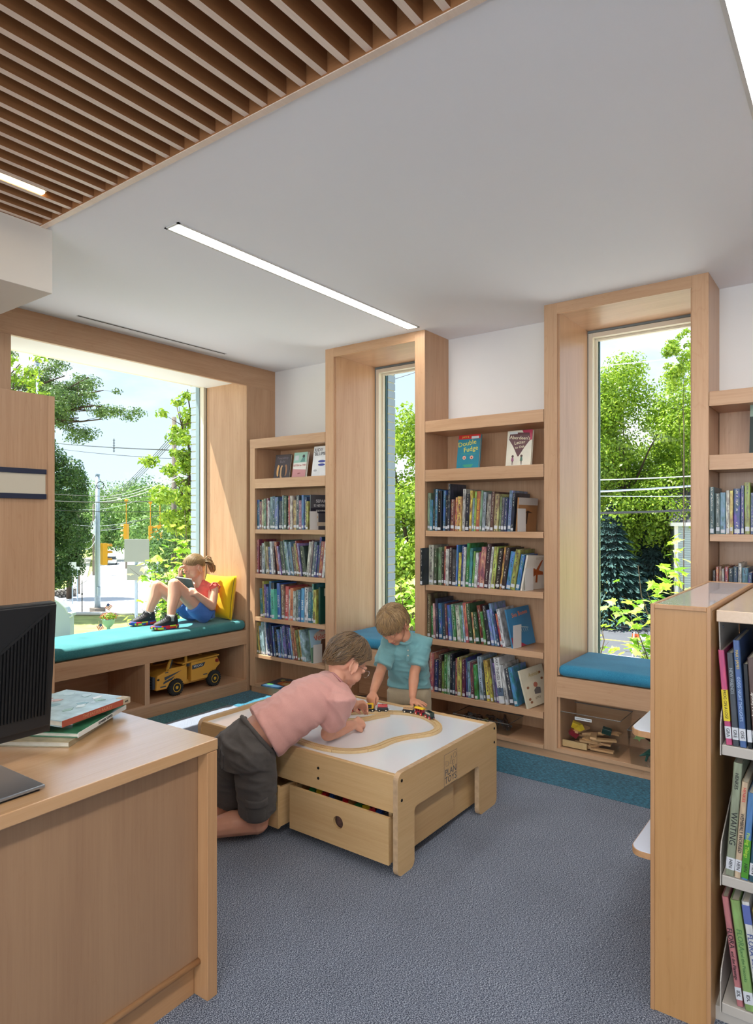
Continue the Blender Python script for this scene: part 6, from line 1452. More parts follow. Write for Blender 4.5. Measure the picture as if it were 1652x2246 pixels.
hand(fu, WRr + Vector((0.0, 0.008, 0)), (0.12, 0.98, 0.05), (-0.6, 0.05, -0.75), -1, 1.06, curls=((1.15, 1.25, 0.8), (1.2, 1.3, 0.8), (1.2, 1.3, 0.8), (1.2, 1.3, 0.8)), thumb=(0.9, 1.0), spread=0.02, fr=0.0078)
hand(fu, WL + Vector((0, 0.006, -0.002)), (0.05, 0.90, -0.30), (0.65, 0.1, -0.75), 1, 1.0, curls=((0.35, 0.55, 0.45), (0.55, 0.7, 0.5), (0.75, 0.8, 0.5), (0.9, 0.8, 0.5)), thumb=(0.8, 0.45), spread=0.10, fr=0.0075)
P1 = head_shapes(fu, HC, HB, HS)
body1 = fu.build('body', SKIN1, pc, voxel=0.0042, smooth=3)
face_parts(P1, HB, HS, pc, skin=SKIN1)
hair_cap(P1, HS, pc, HAIR1, [(0, 20), (30, 14), (55, 0), (68, -16), (80, -18), (86, -6), (104, -6), (114, -38), (150, -56), (180, -60)], 3, thick=0.013, strands=900, swirl=0.7, crown_lift=0.006, messy=0.006)
# glasses
gm = plain('glasses_wire', '#b8a8a0', 0.2, metal=0.9)
gl = setp(bpy.data.objects.new('glasses', None), 'thin wire-rimmed glasses on the kneeling boy', 'glasses'); link(gl); gl.location = tuple(P1(0, 0.09, 0))
for x in (-1, 1):
    MB().path([P1(x * 0.031 + 0.021 * math.cos(R(a)), 0.104 - 0.006 * abs(math.cos(R(a))) * (1 if x * math.cos(R(a)) > 0 else 0), -0.002 + 0.016 * math.sin(R(a))) for a in range(0, 360, 24)], 0.0011, 5, closed=True).build('rim', gm, gl)
    MB().path([P1(x * 0.052, 0.099, 0.004), P1(x * 0.074, 0.075, 0.004), P1(x * 0.079, 0.02, 0.000), P1(x * 0.081, -0.008, -0.004)], 0.0012, 5).build('temple', gm, gl)
    lens = [P1(x * 0.031 + 0.020 * math.cos(R(a)), 0.1025, -0.002 + 0.015 * math.sin(R(a))) for a in range(0, 360, 24)]
    MB().add(lens, [tuple(range(len(lens)))]).build('lens', CLEAR, gl)
MB().path([P1(-0.011, 0.104, 0.002), P1(0, 0.107, 0.005), P1(0.011, 0.104, 0.002)], 0.0012, 5).build('bridge', gm, gl)
# t-shirt: body, sleeves, neck
fu = Fuse()
d0 = (CH - Wst).normalized()
hem = PEL.lerp(Wst, 0.60) + Vector((0.015, 0.02, 0.012))
fu.loft([(hem, 0.140, 0.118), (lerp(hem, CH, 0.35) + Vector((0, 0, -0.004)), 0.128, 0.110), (CH, 0.130, 0.104), (lerp(CH, UC, 0.6), 0.128, 0.092), (UC + Vector((0.004, 0.01, 0.008)), 0.104, 0.072), (NB - Vector((0, 0.012, 0.012)), 0.058, 0.054)], RV)
e1 = lerp(SR, ER, 0.66)
fu.loft([(SR + Vector((-0.05, 0.03, 0.012)), 0.060, 0.060), (SR + Vector((0.004, 0, 0.004)), 0.066, 0.064), (lerp(SR, e1, 0.55), 0.062, 0.060), (e1, 0.060, 0.057)], (0, 1, 0))
e2 = lerp(SL, EL, 0.6); fu.loft([(SL + Vector((0.05, -0.03, 0.01)), 0.056, 0.056), (SL, 0.060, 0.058), (e2, 0.056, 0.052)], (0, 0, 1))
fu.build('t_shirt', PINK, pc, voxel=0.0055, smooth=5, disp=wrinkle((0.55, 0.75, 0.3), 21, 0.0075, 3.4, 0.003))
MB().path([NB + Vector((-0.002, 0.0, -0.006)) + (RV * math.cos(a) * 0.056 + Vector((0.3, 0.55, -0.75)).normalized() * math.sin(a) * 0.052) for a in [2 * math.pi * k / 28 for k in range(28)]], 0.0055, 6, closed=True).build('neckband', plain('neckband_mauve', '#c08a88', 0.9), pc, smooth=True)
# shorts
fu = Fuse()
top = PEL.lerp(Wst, 0.62)
fu.loft([(top, 0.122, 0.104), (PEL + Vector((0, 0.0, 0.0)), 0.142, 0.118), (PEL + Vector((0, 0.005, -0.06)), 0.140, 0.108)], RV)
for s_, H, K in ((1, H_R, K_R), (-1, H_L, K_L)):
    kb_ = lerp(H, K, 0.80) + Vector((0, 0.005, 0)); fu.ell(H + Vector((0, -0.022, 0.012)), (0.083, 0.083, 0.082))
    fu.loft([(H + Vector((0, 0, 0.03)), 0.078, 0.080), (lerp(H, K, 0.3), 0.084, 0.086), (lerp(H, K, 0.6) + Vector((0, 0.002, 0)), 0.079, 0.080), (kb_, 0.079, 0.078)], (1, 0, 0))
fu.build('cargo_shorts', GREYC, pc, voxel=0.0055, smooth=4, disp=wrinkle((0.3, 0.3, 0.9), 28, 0.0065, 8.0, 0.002))
for k, (a, hw, hd) in enumerate(((0.58, 0.127, 0.108),)):
    c = PEL.lerp(Wst, a); dd = (Wst - PEL).normalized(); bb = dd.cross(RV)
    MB().path([c + RV * math.cos(t_) * hw + bb * math.sin(t_) * hd for t_ in [2 * math.pi * q / 32 for q in range(32)]], 0.010, 6, closed=True).build('waistband', GREYC, pc, smooth=True)
cen = lerp(H_R, K_R, 0.62)
n_ = (RV * 0.92 + Vector((0, -0.25, 0))).normalized(); tdir = (K_R - H_R).normalized(); n_ = (n_ - tdir * n_.dot(tdir)).normalized(); sd2 = n_.cross(tdir).normalized()
def cloth_patch(name, c, hw, hh_, bow, th, parent, mat):
    vs = []; fs = []; N_ = 9
    for lay_ in (0, 1):
        for i in range(N_):
            for j in range(N_):
                a_ = -1 + 2 * i / (N_ - 1); b_ = -1 + 2 * j / (N_ - 1)
                vs.append(c + sd2 * a_ * hw + tdir * b_ * hh_ + n_ * (-bow * a_ * a_ + (th * (1 - a_ ** 6) * (1 - b_ ** 6) if lay_ else -0.004) + 0.0025 * mnoise.noise(Vector((a_ * 2.5, b_ * 2.5, hw * 90)))))
    for i in range(N_ - 1):
        for j in range(N_ - 1):
            q = i * N_ + j; fs.append((q, q + 1, q + N_ + 1, q + N_)); q += N_ * N_; fs.append((q, q + N_, q + N_ + 1, q + 1))
    edge = [i * N_ for i in range(N_)] + [(N_ - 1) * N_ + j for j in range(1, N_)] + [i * N_ + N_ - 1 for i in range(N_ - 2, -1, -1)] + [j for j in range(N_ - 2, 0, -1)]
    for k in range(len(edge)): e0, e1_ = edge[k], edge[(k + 1) % len(edge)]; fs.append((e0, e1_, e1_ + N_ * N_, e0 + N_ * N_))
    return MB().add(vs, fs).build(name, mat, parent, smooth=True)
cloth_patch('cargo_pocket', cen + n_ * 0.080 + tdir * 0.012, 0.046, 0.056, 0.016, 0.010, pc, GREYC)
cloth_patch('pocket_flap', cen + n_ * 0.088 - tdir * 0.038, 0.049, 0.020, 0.017, 0.008, pc, GREYC)
for s_ in (1, -1):
    c = PEL + RV * 0.062 * s_ + Vector((-0.02, -0.124, 0.01)) * 1.0
    MB().path([c + RV * x + Vector((0, -0.004 - abs(x) * 0.0, z)) for x, z in ((-0.035, 0.022), (0.035, 0.018), (0.036, -0.035), (0, -0.05), (-0.036, -0.035))], 0.0018, 5, closed=True).build('back_pocket_seam', plain('seam_dark', '#3a3634', 0.9), pc)

# ---------------------------------------------------------------- boy in the turquoise polo behind the table
pb = setp(bpy.data.objects.new('person', None), 'small boy in turquoise polo and khaki shorts standing behind the table looking down', 'person'); link(pb); pb.location = (-2.18, 3.25, 0)
TURQ = fabric('turquoise_pique', '#6a9fa4', '#84b2b4', 800, bump=0.15, sheen=0.25); KHAKI = fabric('khaki_cotton', '#b8a88c', '#c8b99c', 800, bump=0.2)
LV = Vector((0.8, 0.6, 0)); FB = Vector((0.6, -0.8, 0))
PB_ = Vector((-2.195, 3.300, 0.415)); CB_ = Vector((-2.175, 3.255, 0.60)); UB_ = Vector((-2.160, 3.225, 0.70)); NB_ = Vector((-2.160, 3.200, 0.755))
SLb = UB_ + LV * 0.100 + UP * 0.020; SRb = UB_ - LV * 0.100 + UP * 0.020
ELb = Vector((-2.077, 3.175, 0.560)); WLb = Vector((-2.030, 3.085, 0.455)); ERb = Vector((-2.235, 3.060, 0.565)); WRb = Vector((-2.170, 2.905, 0.495))
HCb = Vector((-2.185, 3.125, 0.832)); HBb = basis((0.0, -0.66, -0.70), 0.05); HSb = 1.0
fu = Fuse()
fu.loft([(PB_, 0.092, 0.070), (CB_, 0.092, 0.068), (UB_, 0.090, 0.055)], LV); fu.cap(UB_, 0.045, NB_, 0.038); fu.cap(NB_, 0.040, HCb + HBb @ Vector((0, -0.030, -0.050)), 0.040)
for sgn in (1, -1):
    h = PB_ + LV * 0.055 * sgn; k = h + Vector((0.01, -0.01, -0.20)); a = Vector((h.x, h.y + 0.02, 0.06))
    fu.chain([(h, 0.066), (k, 0.044), (lerp(k, a, 0.35) + Vector((-0.01, 0.012, 0)), 0.042), (a, 0.028)]); fu.cap(a + Vector((0, 0, -0.032)), 0.028, a + FB * 0.10 + Vector((0, 0, -0.038)), 0.022)
fu.chain([(SLb, 0.038), (ELb, 0.030), (lerp(ELb, WLb, 0.3), 0.031), (WLb, 0.021)]); fu.chain([(SRb, 0.038), (ERb, 0.030), (lerp(ERb, WRb, 0.3), 0.031), (WRb, 0.021)])
fu.cap(SLb, 0.038, UB_, 0.045); fu.cap(SRb, 0.038, UB_, 0.045)
hand(fu, WRb + Vector((0.004, -0.010, -0.004)), (0.30, -0.72, -0.52), (0.1, -0.35, -0.8), 1, 0.90, curls=((0.55, 0.7, 0.5), (0.85, 0.8, 0.5), (1.2, 1.1, 0.6), (1.35, 1.1, 0.6)), thumb=(0.8, 0.6), spread=0.06, fr=0.0080)
hand(fu, WLb + Vector((0.006, -0.004, -0.022)), (0.80, -0.30, -0.06), (0, 0.05, -1.0), -1, 0.90, curls=((0.05, 0.15, 0.1), (0.05, 0.12, 0.1), (0.05, 0.15, 0.1), (0.1, 0.2, 0.1)), thumb=(0.1, 0.1), spread=0.22, fr=0.0080)
P2 = head_shapes(fu, HCb, HBb, HSb)
fu.build('body', SKIN2, pb, voxel=0.0042, smooth=3)
face_parts(P2, HBb, HSb, pb, skin=SKIN2)
hair_cap(P2, HSb, pb, HAIR2, [(0, 2), (35, 0), (58, -8), (72, -18), (82, -14), (88, -5), (104, -5), (114, -36), (150, -56), (180, -60)], 5, thick=0.014, strands=1000, swirl=0.6, crown_lift=0.004, messy=0.006)
fu = Fuse()
fu.loft([(PB_ + Vector((0.0, -0.004, 0.030)), 0.130, 0.108), (PB_ + Vector((0, 0, 0.09)), 0.122, 0.100), (CB_, 0.116, 0.092), (UB_ - UP * 0.02, 0.116, 0.078), (UB_ + UP * 0.026, 0.088, 0.062), (NB_ - UP * 0.004, 0.050, 0.048)], LV)
for S_, E_, sg_ in ((SLb, ELb, 1), (SRb, ERb, -1)):
    e_ = lerp(S_, E_, 0.80); fu.loft([(S_ - LV * 0.05 * sg_, 0.046, 0.050), (S_ + UP * 0.002, 0.052, 0.052), (lerp(S_, e_, 0.5), 0.053, 0.051), (e_, 0.055, 0.052)], (0.5, -0.5, 0))
fu.build('polo_shirt', TURQ, pb, voxel=0.005, smooth=5, disp=wrinkle((0.4, 0.2, 0.8), 32, 0.0065, 5.0, 0.002))
MB().path([NB_ + (LV * math.cos(a) * 0.052 + FB * math.sin(a) * 0.048) + Vector((0, 0, -0.010 - 0.022 * max(0, math.sin(a)) ** 2)) for a in [2 * math.pi * k / 28 for k in range(28)]], 0.0085, 6, closed=True).build('collar', TURQ, pb, smooth=True)
pk = UB_ + FB * 0.080 + Vector((0, 0, -0.02))
MB().path([pk + Vector((0, 0, 0.035)), pk + FB * 0.012 + Vector((0, 0, -0.01)), pk + FB * 0.014 + Vector((0, 0, -0.05))], [0.010, 0.010, 0.009], 4).build('placket', TURQ, pb)
for k in range(2): MB().ball(pk + FB * 0.021 + Vector((0, 0, 0.012 - 0.03 * k)), 0.0042, 10).build('button', CRM, pb, smooth=True)
fu = Fuse(); fu.loft([(PB_ + UP * 0.055, 0.110, 0.090), (PB_, 0.124, 0.100), (PB_ - UP * 0.06, 0.122, 0.096)], LV)
for sgn in (1, -1):
    h = PB_ + LV * 0.058 * sgn; k = h + Vector((0.01, -0.01, -0.19)); fu.loft([(h + UP * 0.01, 0.066, 0.078), (lerp(h, k, 0.5), 0.066, 0.074), (k, 0.066, 0.070)], (1, 0, 0))
fu.build('khaki_shorts', KHAKI, pb, voxel=0.006, smooth=4, disp=wrinkle((0.2, 0.2, 1), 20, 0.003, 2.0))

# ---------------------------------------------------------------- girl reading on the window bench
pg = setp(bpy.data.objects.new('person', None), 'girl in coral top and blue shorts reading with knees up on the window bench', 'person'); link(pg); pg.location = (-4.42, 3.45, 0.6)
CORAL = fabric('coral_jersey', '#e0605a', '#ee7468', 800, bump=0.1, sheen=0.2); BLUS = fabric('blue_cotton', '#3f6ab8', '#5a86cc', 800, bump=0.15)
pPEL = Vector((-4.415, 3.525, 0.690)); pCH = Vector((-4.430, 3.555, 0.800)); pUC = Vector((-4.432, 3.545, 0.870)); pNB = Vector((-4.440, 3.530, 0.925))
pSL = Vector((-4.315, 3.575, 0.868)); pSR = Vector((-4.550, 3.525, 0.868)); pEL = Vector((-4.262, 3.515, 0.735)); pWL = Vector((-4.272, 3.365, 0.850)); pER = Vector((-4.525, 3.375, 0.885)); pWR = Vector((-4.500, 3.385, 0.985))
gHL = Vector((-4.345, 3.500, 0.675)); gHR = Vector((-4.490, 3.500, 0.675)); gKL = Vector((-4.350, 3.215, 0.935)); gKR = Vector((-4.600, 3.235, 0.905)); gAL = Vector((-4.300, 3.150, 0.690)); gAR = Vector((-4.620, 3.170, 0.685))
HCg = Vector((-4.462, 3.495, 1.045)); FBg = RT * -0.62 + FWD * -0.52 + UP * -0.50; HBg = basis(FBg, -0.08); HSg = 0.99
fu = Fuse()
sdv = Vector((1, 0, 0))
fu.loft([(pPEL, 0.105, 0.075), (pCH, 0.098, 0.070), (pUC, 0.098, 0.056)], sdv); fu.cap(pUC, 0.045, pNB, 0.040); fu.cap(pNB, 0.040, HCg + HBg @ Vector((0, -0.030, -0.050)), 0.040)
for H, K, A in ((gHL, gKL, gAL), (gHR, gKR, gAR)):
    fu.chain([(H, 0.072), (lerp(H, K, 0.5), 0.060), (K, 0.047)]); fu.chain([(K, 0.048), (lerp(K, A, 0.35) + Vector((0, 0.012, 0)), 0.051), (lerp(K, A, 0.7), 0.038), (A, 0.030)]); fu.cap(A, 0.029, A + Vector((0, -0.05, -0.045)), 0.020)
fu.chain([(pSL, 0.042), (lerp(pSL, pEL, 0.5), 0.041), (pEL, 0.034), (lerp(pEL, pWL, 0.3), 0.034), (pWL, 0.022)]); fu.chain([(pSR, 0.040), (pER, 0.032), (lerp(pER, pWR, 0.35), 0.031), (pWR, 0.021)])
fu.cap(pSL, 0.040, pUC, 0.045); fu.cap(pSR, 0.040, pUC, 0.045)
hand(fu, pWL, (-0.50, -0.55, 0.25), (-0.6, 0.55, -0.2), -1, 0.95, curls=((0.7, 0.9, 0.5),) * 4, thumb=(0.6, 0.5), spread=0.05, fr=0.0078)
hd = (P_ := HCg + HBg @ Vector((0.01, 0.085, 0.025))) - pWR
hand(fu, pWR, (0.05, -0.20, 0.9), (0.45, 0.65, 0.1), -1, 0.92, curls=((0.35, 0.8, 0.6), (0.45, 0.9, 0.6), (0.6, 1.0, 0.6), (0.7, 1.0, 0.6)), thumb=(0.5, 0.4), spread=0.05, fr=0.0078)
P3 = head_shapes(fu, HCg, HBg, HSg)
fu.build('body', SKIN3, pg, voxel=0.0045, smooth=3)
face_parts(P3, HBg, HSg, pg, skin=SKIN3)
hair_cap(P3, HSg, pg, HAIR3, [(0, 34), (30, 28), (55, 14), (75, 6), (92, 6), (102, -6), (118, -30), (150, -42), (180, -44)], 9, thick=0.005, strands=620, swirl=0.1, crown_lift=0.0, messy=0.001, pulled=True)
pt_ = [P3(0, -0.10, -0.005), P3(0.0, -0.125, -0.02), P3(0.0, -0.140, -0.055), P3(0, -0.130, -0.095), P3(0, -0.115, -0.125)]
lk = MB(); r = random.Random(4)
for k in range(60):
    o3 = Vector((r.gauss(0, 1), r.gauss(0, 1), r.gauss(0, 1))) * 0.011; lk.path([pt_[i] + o3 * (0.3, 1.1, 1.3, 1.1, 0.6)[i] for i in range(5)], [0.003, 0.005, 0.0055, 0.004, 0.001], 4)
lk.build('ponytail', HAIR3, pg, smooth=True)
MB().path([P3(0, -0.108, -0.010) + HBg @ Vector((0.012 * math.cos(a), 0, 0.012 * math.sin(a))) for a in [R(30 * q) for q in range(12)]], 0.003, 5, closed=True).build('hair_tie', plain('tie', '#3a3a4a', 0.8), pg)
fu = Fuse()
fu.loft([(pPEL + UP * 0.004, 0.130, 0.104), (lerp(pPEL, pCH, 0.5), 0.120, 0.092), (pCH, 0.118, 0.090), (pUC - UP * 0.01, 0.108, 0.074), (pUC + UP * 0.024, 0.082, 0.056), (pNB - UP * 0.020, 0.055, 0.046)], sdv)
for S_ in (pSL, pSR): fu.ell(S_ + Vector((-0.012 if S_ is pSL else 0.012, -0.004, 0.014)), (0.050, 0.050, 0.036))
fu.build('coral_top', CORAL, pg, voxel=0.005, smooth=4, disp=wrinkle((0.2, 0.4, 0.9), 30, 0.0040, 6.0))
for S_, sg_ in ((pSL, 1), (pSR, -1)):
    fr_ = MB(); n = 26
    ring = [S_ + Vector((0.012 * sg_ + 0.010 * math.sin(6 * a), math.cos(a) * 0.050, math.sin(a) * 0.046 + 0.006)) for a in [2 * math.pi * q / n for q in range(n)]]
    fr_.path(ring, [0.006 + 0.002 * (q % 2) for q in range(n)], 6, closed=True); fr_.build('sleeve_ruffle', CORAL, pg, smooth=True)
fu = Fuse(); fu.loft([(pPEL + Vector((0, 0.01, 0.030)), 0.114, 0.092), (pPEL, 0.124, 0.100), (pPEL - UP * 0.060, 0.122, 0.098)], sdv)
for H, K in ((gHL, gKL), (gHR, gKR)): fu.loft([(H + Vector((0, 0.03, -0.01)), 0.080, 0.082), (lerp(H, K, 0.12), 0.083, 0.084), (lerp(H, K, 0.34), 0.077, 0.078)], sdv)
fu.build('blue_shorts', BLUS, pg, voxel=0.0055, smooth=3, disp=wrinkle((0.5, 0.5, 0.7), 24, 0.003, 1.0))
MB().path([pWR + Vector((0, 0, -0.012)) + Vector((0.024 * math.cos(a), 0.024 * math.sin(a), 0)) for a in [R(30 * q) for q in range(12)]], 0.004, 6, closed=True).build('wristband', plain('wristband', '#2a3f5a', 0.6), pg)
# socks
for A in (gAL, gAR): MB().tube(A + Vector((0, 0.002, 0.018)), A + Vector((0, -0.004, -0.03)), 0.0335, 0.034, 16).build('sock', plain('sock_grey', '#a8a8a6', 0.9), pg, smooth=True)
def shoe(A, label, yaw):
    z0 = 0.6005
    t = thing('sneaker', label, 'shoe', (A.x, A.y, z0), (0, 0, yaw))
    # local -Y is toward the toe; a foot plan outline
    out = [(0.0, 0.050), (0.024, 0.044), (0.033, 0.018), (0.032, -0.030), (0.038, -0.085), (0.036, -0.130), (0.020, -0.160), (-0.002, -0.168), (-0.024, -0.155), (-0.035, -0.115), (-0.034, -0.06), (-0.031, 0.0), (-0.028, 0.036)]
    n = len(out); mb = MB(); cols = ['#d8243c', '#2c4aa8', '#c8e83a', '#e0402c', '#3a3f8a']
    # thick patchwork sole: one wedge per outline piece
    fu2 = MB(); mats = [plain('sole_' + str(i), c, 0.5) for i, c in enumerate(cols)]
    vs = []; 
    for (sc, z) in ((0.93, 0.0), (1.04, 0.006), (1.06, 0.022), (1.0, 0.032)):
        for k in range(n * 3):
            a = out[k // 3]; b = out[(k // 3 + 1) % n]; f_ = (k % 3) / 3; x = a[0] + (b[0] - a[0]) * f_; y = a[1] + (b[1] - a[1]) * f_
            lift = 0.010 * max(0, (-y - 0.11) / 0.06); vs.append((x * sc, (y + 0.055) * sc - 0.055, z + lift))
    N_ = n * 3; rr2 = random.Random(int(abs(A.x) * 1000)); sole = MB(); sole.v = [tuple(v) for v in vs]
    cur = 0
    for j in range(3):
        for k in range(N_):
            if k % 3 == 0 or rr2.random() < 0.4: cur = rr2.randrange(5)
            sole.f.append((j * N_ + k, j * N_ + (k + 1) % N_, (j + 1) * N_ + (k + 1) % N_, (j + 1) * N_ + k)); sole.m.append(cur)
    sole.f.append(tuple(reversed(range(N_)))); sole.m.append(2); sole.f.append(tuple(3 * N_ + k for k in range(N_))); sole.m.append(4)
    sole.build('sole', mats, t, world=False, smooth=True)
    up = Fuse()
    up.hull([((0, 0.020, 0.045), 0.033), ((0, -0.03, 0.054), 0.036), ((0, 0.010, 0.080), 0.037), ((0, -0.022, 0.082), 0.034)])
    up.hull([((0, -0.03, 0.058), 0.036), ((0.006, -0.09, 0.040), 0.030), ((-0.006, -0.09, 0.040), 0.030), ((0, -0.130, 0.033), 0.024), ((0.008, -0.12, 0.030), 0.022), ((-0.008, -0.12, 0.030), 0.022)])
    u_ = up.build('upper', plain('shoe_black', '#26262a', 0.6, bump=0.2, bscale=300), None, voxel=0.004, smooth=3); u_.parent = t
    lc = MB(); 
    for k in range(5):
        y = -0.045 - 0.016 * k; z = 0.098 - 0.0090 * k
        lc.path([(-0.022, y + 0.006, z - 0.010), (0, y, z + 0.002), (0.022, y - 0.006, z - 0.010)], 0.0024, 5)
    for sx in (-1, 1): lc.path([(0, -0.045, 0.104), (sx * 0.018, -0.05, 0.124), (sx * 0.030, -0.060, 0.116), (sx * 0.020, -0.066, 0.100), (0, -0.048, 0.104)], 0.0020, 5)
    lc.build('laces', plain('laces_black', '#18181a', 0.8), t, world=False)
    MB().path([(0, 0.045, 0.090), (0, 0.062, 0.102), (0, 0.056, 0.122), (0, 0.040, 0.112)], 0.0028, 5).build('heel_loop', plain('loop_black', '#18181a', 0.8), t, world=False)
    MB().prism([(-0.008, 0), (0.008, 0), (0, 0.014)], 'z', 0.094, 0.096).build('tongue_mark', plain('shoe_red', '#d8344a', 0.5), t, world=False).location = (0, -0.048, -0.008)
    return t
shoe(gAL + Vector((-0.002, 0.006, 0)), 'black sneaker with multicoloured patchwork sole, nearer of the two', R(-8)); shoe(gAR + Vector((0.0, 0.006, 0)), 'black sneaker with red and lime sole beside the window glass', R(-4))
# the book she reads
bkc = Vector((-4.425, 3.385, 0.905))
o = thing('open_book', 'dark teal covered book leaning on the girl\'s thighs', 'book', tuple(bkc), (R(30), R(4), R(10)))
MB().box(-0.085, 0.085, -0.004, -0.001, -0.075, 0.075).box(-0.085, -0.082, -0.001, 0.010, -0.075, 0.075).build('cover', plain('cover_teal_dark', '#23444c', 0.4), o, world=False)
MB().box(-0.082, 0.083, -0.001, 0.009, -0.072, 0.072).build('page_block', PAGES, o, world=False)
MB().box(-0.080, 0.082, 0.009, 0.0100, -0.071, 0.071).build('page', plain('page_teal', '#8fc0bc', 0.6), o, world=False)
# yellow pillow
YP = fabric('yellow_canvas', '#dcae14', '#ecc424', 700, bump=0.15)
pl_ = thing('pillow', 'bright yellow square pillow with dark piping behind the girl', 'pillow', (-4.425, 3.725, 0.785), (R(-9), 0, R(2)))
vs = []; fs = []; n = 25; hw = 0.185; 
for side_ in (1, -1):
    for i in range(n):
        for j in range(n):
            x = -1 + 2 * i / (n - 1); z = -1 + 2 * j / (n - 1)
            pinch = 1 - 0.07 * ((1 - abs(x) ** 2) * (abs(z) ** 3) + 0) ; px_ = x * hw * (1 - 0.06 * (1 - z * z)); pz_ = z * hw * (1 - 0.06 * (1 - x * x))
            th = 0.062 * (max(0, (1 - x ** 4)) ** 0.55) * (max(0, (1 - z ** 4)) ** 0.55) + 0.004 * mnoise.noise(Vector((x * 3, z * 3, side_))) * (1 - x ** 4) * (1 - z ** 4)
            vs.append((px_, th * side_, pz_))
for s2 in range(2):
    for i in range(n - 1):
        for j in range(n - 1):
            a = s2 * n * n + i * n + j; q = (a, a + 1, a + n + 1, a + n); fs.append(q if s2 else tuple(reversed(q)))
c = MB().add(vs, fs).build('pillow_cover', YP, pl_, world=False, smooth=True)
for xx in (-1, 1):
    MB().path([(xx * hw * (1 - 0.06 * (1 - (k / 10) ** 2)) * 0.985, -0.018 , hw * k / 10) for k in range(-9, 10)], 0.0022, 5).build('piping', plain('piping_dark', '#4a4028', 0.8), pl_, world=False)
# ================================================================== OUTSIDE
GZ = -6.0
def G(u, v, z=GZ):
    d = FWD + RT * ((u - 826) / FPX) + UP * ((1140 - v) / FPX); t = (z - CAMH) / d.z
    return Vector((d.x * t, d.y * t, z))
def LP(u, d, z): # a point at horizontal sight-line direction u (photo column), distance d
    q = FWD * d + RT * ((u - 826) / FPX * d); return Vector((q.x, q.y, z))
GRASS = plain('grass', '#9aa25c', 0.95, var=0.3, vscale=0.8, bump=0.5, bscale=8)
ROAD = plain('asphalt_pale', '#c4c4c6', 0.9, var=0.08, vscale=0.6)
ROAD2 = plain('asphalt_grey', '#55575d', 0.9, var=0.08, vscale=1.2)
CONC = plain('sidewalk', '#cfcac0', 0.9, var=0.06, vscale=2)
g = struct(MB().box(-400, 200, -200, 500, GZ - 0.5, GZ).build('ground', GRASS))
def flat(pts, z, th=0.02): return MB().prism([(p.x, p.y) for p in pts], 'z', z, z + th)
# unseen pale slab added below the sills to neutralise green bounce indoors
struct(MB().box(-27, 30, -60, 33, GZ, GZ + 0.03).build('bounce_slab', plain('bounce_slab_neutral', '#bcb9b4', 0.9, var=0.06, vscale=1.5)))
pl = [G(u, v) for u, v in ((60, 1347), (470, 1344), (520, 1290), (430, 1262), (340, 1240), (300, 1215), (284, 1196), (262, 1192), (240, 1205), (218, 1222), (198, 1262), (160, 1292), (100, 1312))]
struct(flat(pl, GZ + 0.0, 0.03).build('street', ROAD))
struct(flat([G(u, v) for u, v in ((60, 1351), (470, 1348), (470, 1344), (60, 1347))], GZ + 0.03, 0.12).build('trim_2', CONC))
struct(flat([G(u, v) for u, v in ((100, 1312), (160, 1292), (190, 1275), (200, 1225), (180, 1225), (150, 1290), (60, 1315))], GZ + 0.031, 0.1).build('path', CONC))
# cross street seen through the back windows
struct(flat([Vector((-40, 36.0, 0)), Vector((60, 36.0, 0)), Vector((60, 46.5, 0)), Vector((-40, 46.5, 0))], GZ + 0.01, 0.03).build('street', ROAD2))
struct(flat([Vector((-40, 41.1, 0)), Vector((60, 41.1, 0)), Vector((60, 41.3, 0)), Vector((-40, 41.3, 0))], GZ + 0.041, 0.01).build('trim_3', plain('road_paint_yellow', '#d8b84a', 0.8)))
struct(flat([Vector((-40, 36.6, 0)), Vector((60, 36.6, 0)), Vector((60, 36.8, 0)), Vector((-40, 36.8, 0))], GZ + 0.041, 0.01).build('trim_4', plain('road_paint_white', '#e0e0e0', 0.8)))
struct(flat([Vector((-40, 46.5, 0)), Vector((60, 46.5, 0)), Vector((60, 48.0, 0)), Vector((-40, 48.0, 0))], GZ + 0.01, 0.12).build('path', CONC))

# ---- foliage
def leafmat(name, c1, c2, trans=0.35):
    m = bpy.data.materials.new(name); m.use_nodes = True; nt = m.node_tree; N = nt.nodes; K = nt.links; N.clear()
    o = N.new('ShaderNodeOutputMaterial'); ge = N.new('ShaderNodeNewGeometry'); mx = N.new('ShaderNodeMix'); mx.data_type = 'RGBA'
    mx.inputs[6].default_value = hexc(c1); mx.inputs[7].default_value = hexc(c2); K.new(ge.outputs['Random Per Island'], mx.inputs[0])
    d = N.new('ShaderNodeBsdfDiffuse'); t = N.new('ShaderNodeBsdfTranslucent'); ms = N.new('ShaderNodeMixShader'); ms.inputs[0].default_value = trans
    K.new(mx.outputs[2], d.inputs[0]); K.new(mx.outputs[2], t.inputs[0]); K.new(d.outputs[0], ms.inputs[1]); K.new(t.outputs[0], ms.inputs[2])
    gl = N.new('ShaderNodeBsdfGlossy'); gl.inputs['Roughness'].default_value = 0.45; gl.inputs['Color'].default_value = (0.5, 0.55, 0.5, 1)
    m2 = N.new('ShaderNodeMixShader'); m2.inputs[0].default_value = 0.06; K.new(ms.outputs[0], m2.inputs[1]); K.new(gl.outputs[0], m2.inputs[2]); K.new(m2.outputs[0], o.inputs[0])
    return m
F_OAK = leafmat('oak_foliage', '#3f5a2c', '#6f8a4a'); F_MAP = leafmat('maple_foliage', '#648c1a', '#a8c03c', 0.45); F_DRK = leafmat('yew_foliage', '#2c4a24', '#4f7034'); F_FAR = leafmat('far_foliage', '#557a38', '#86a458')
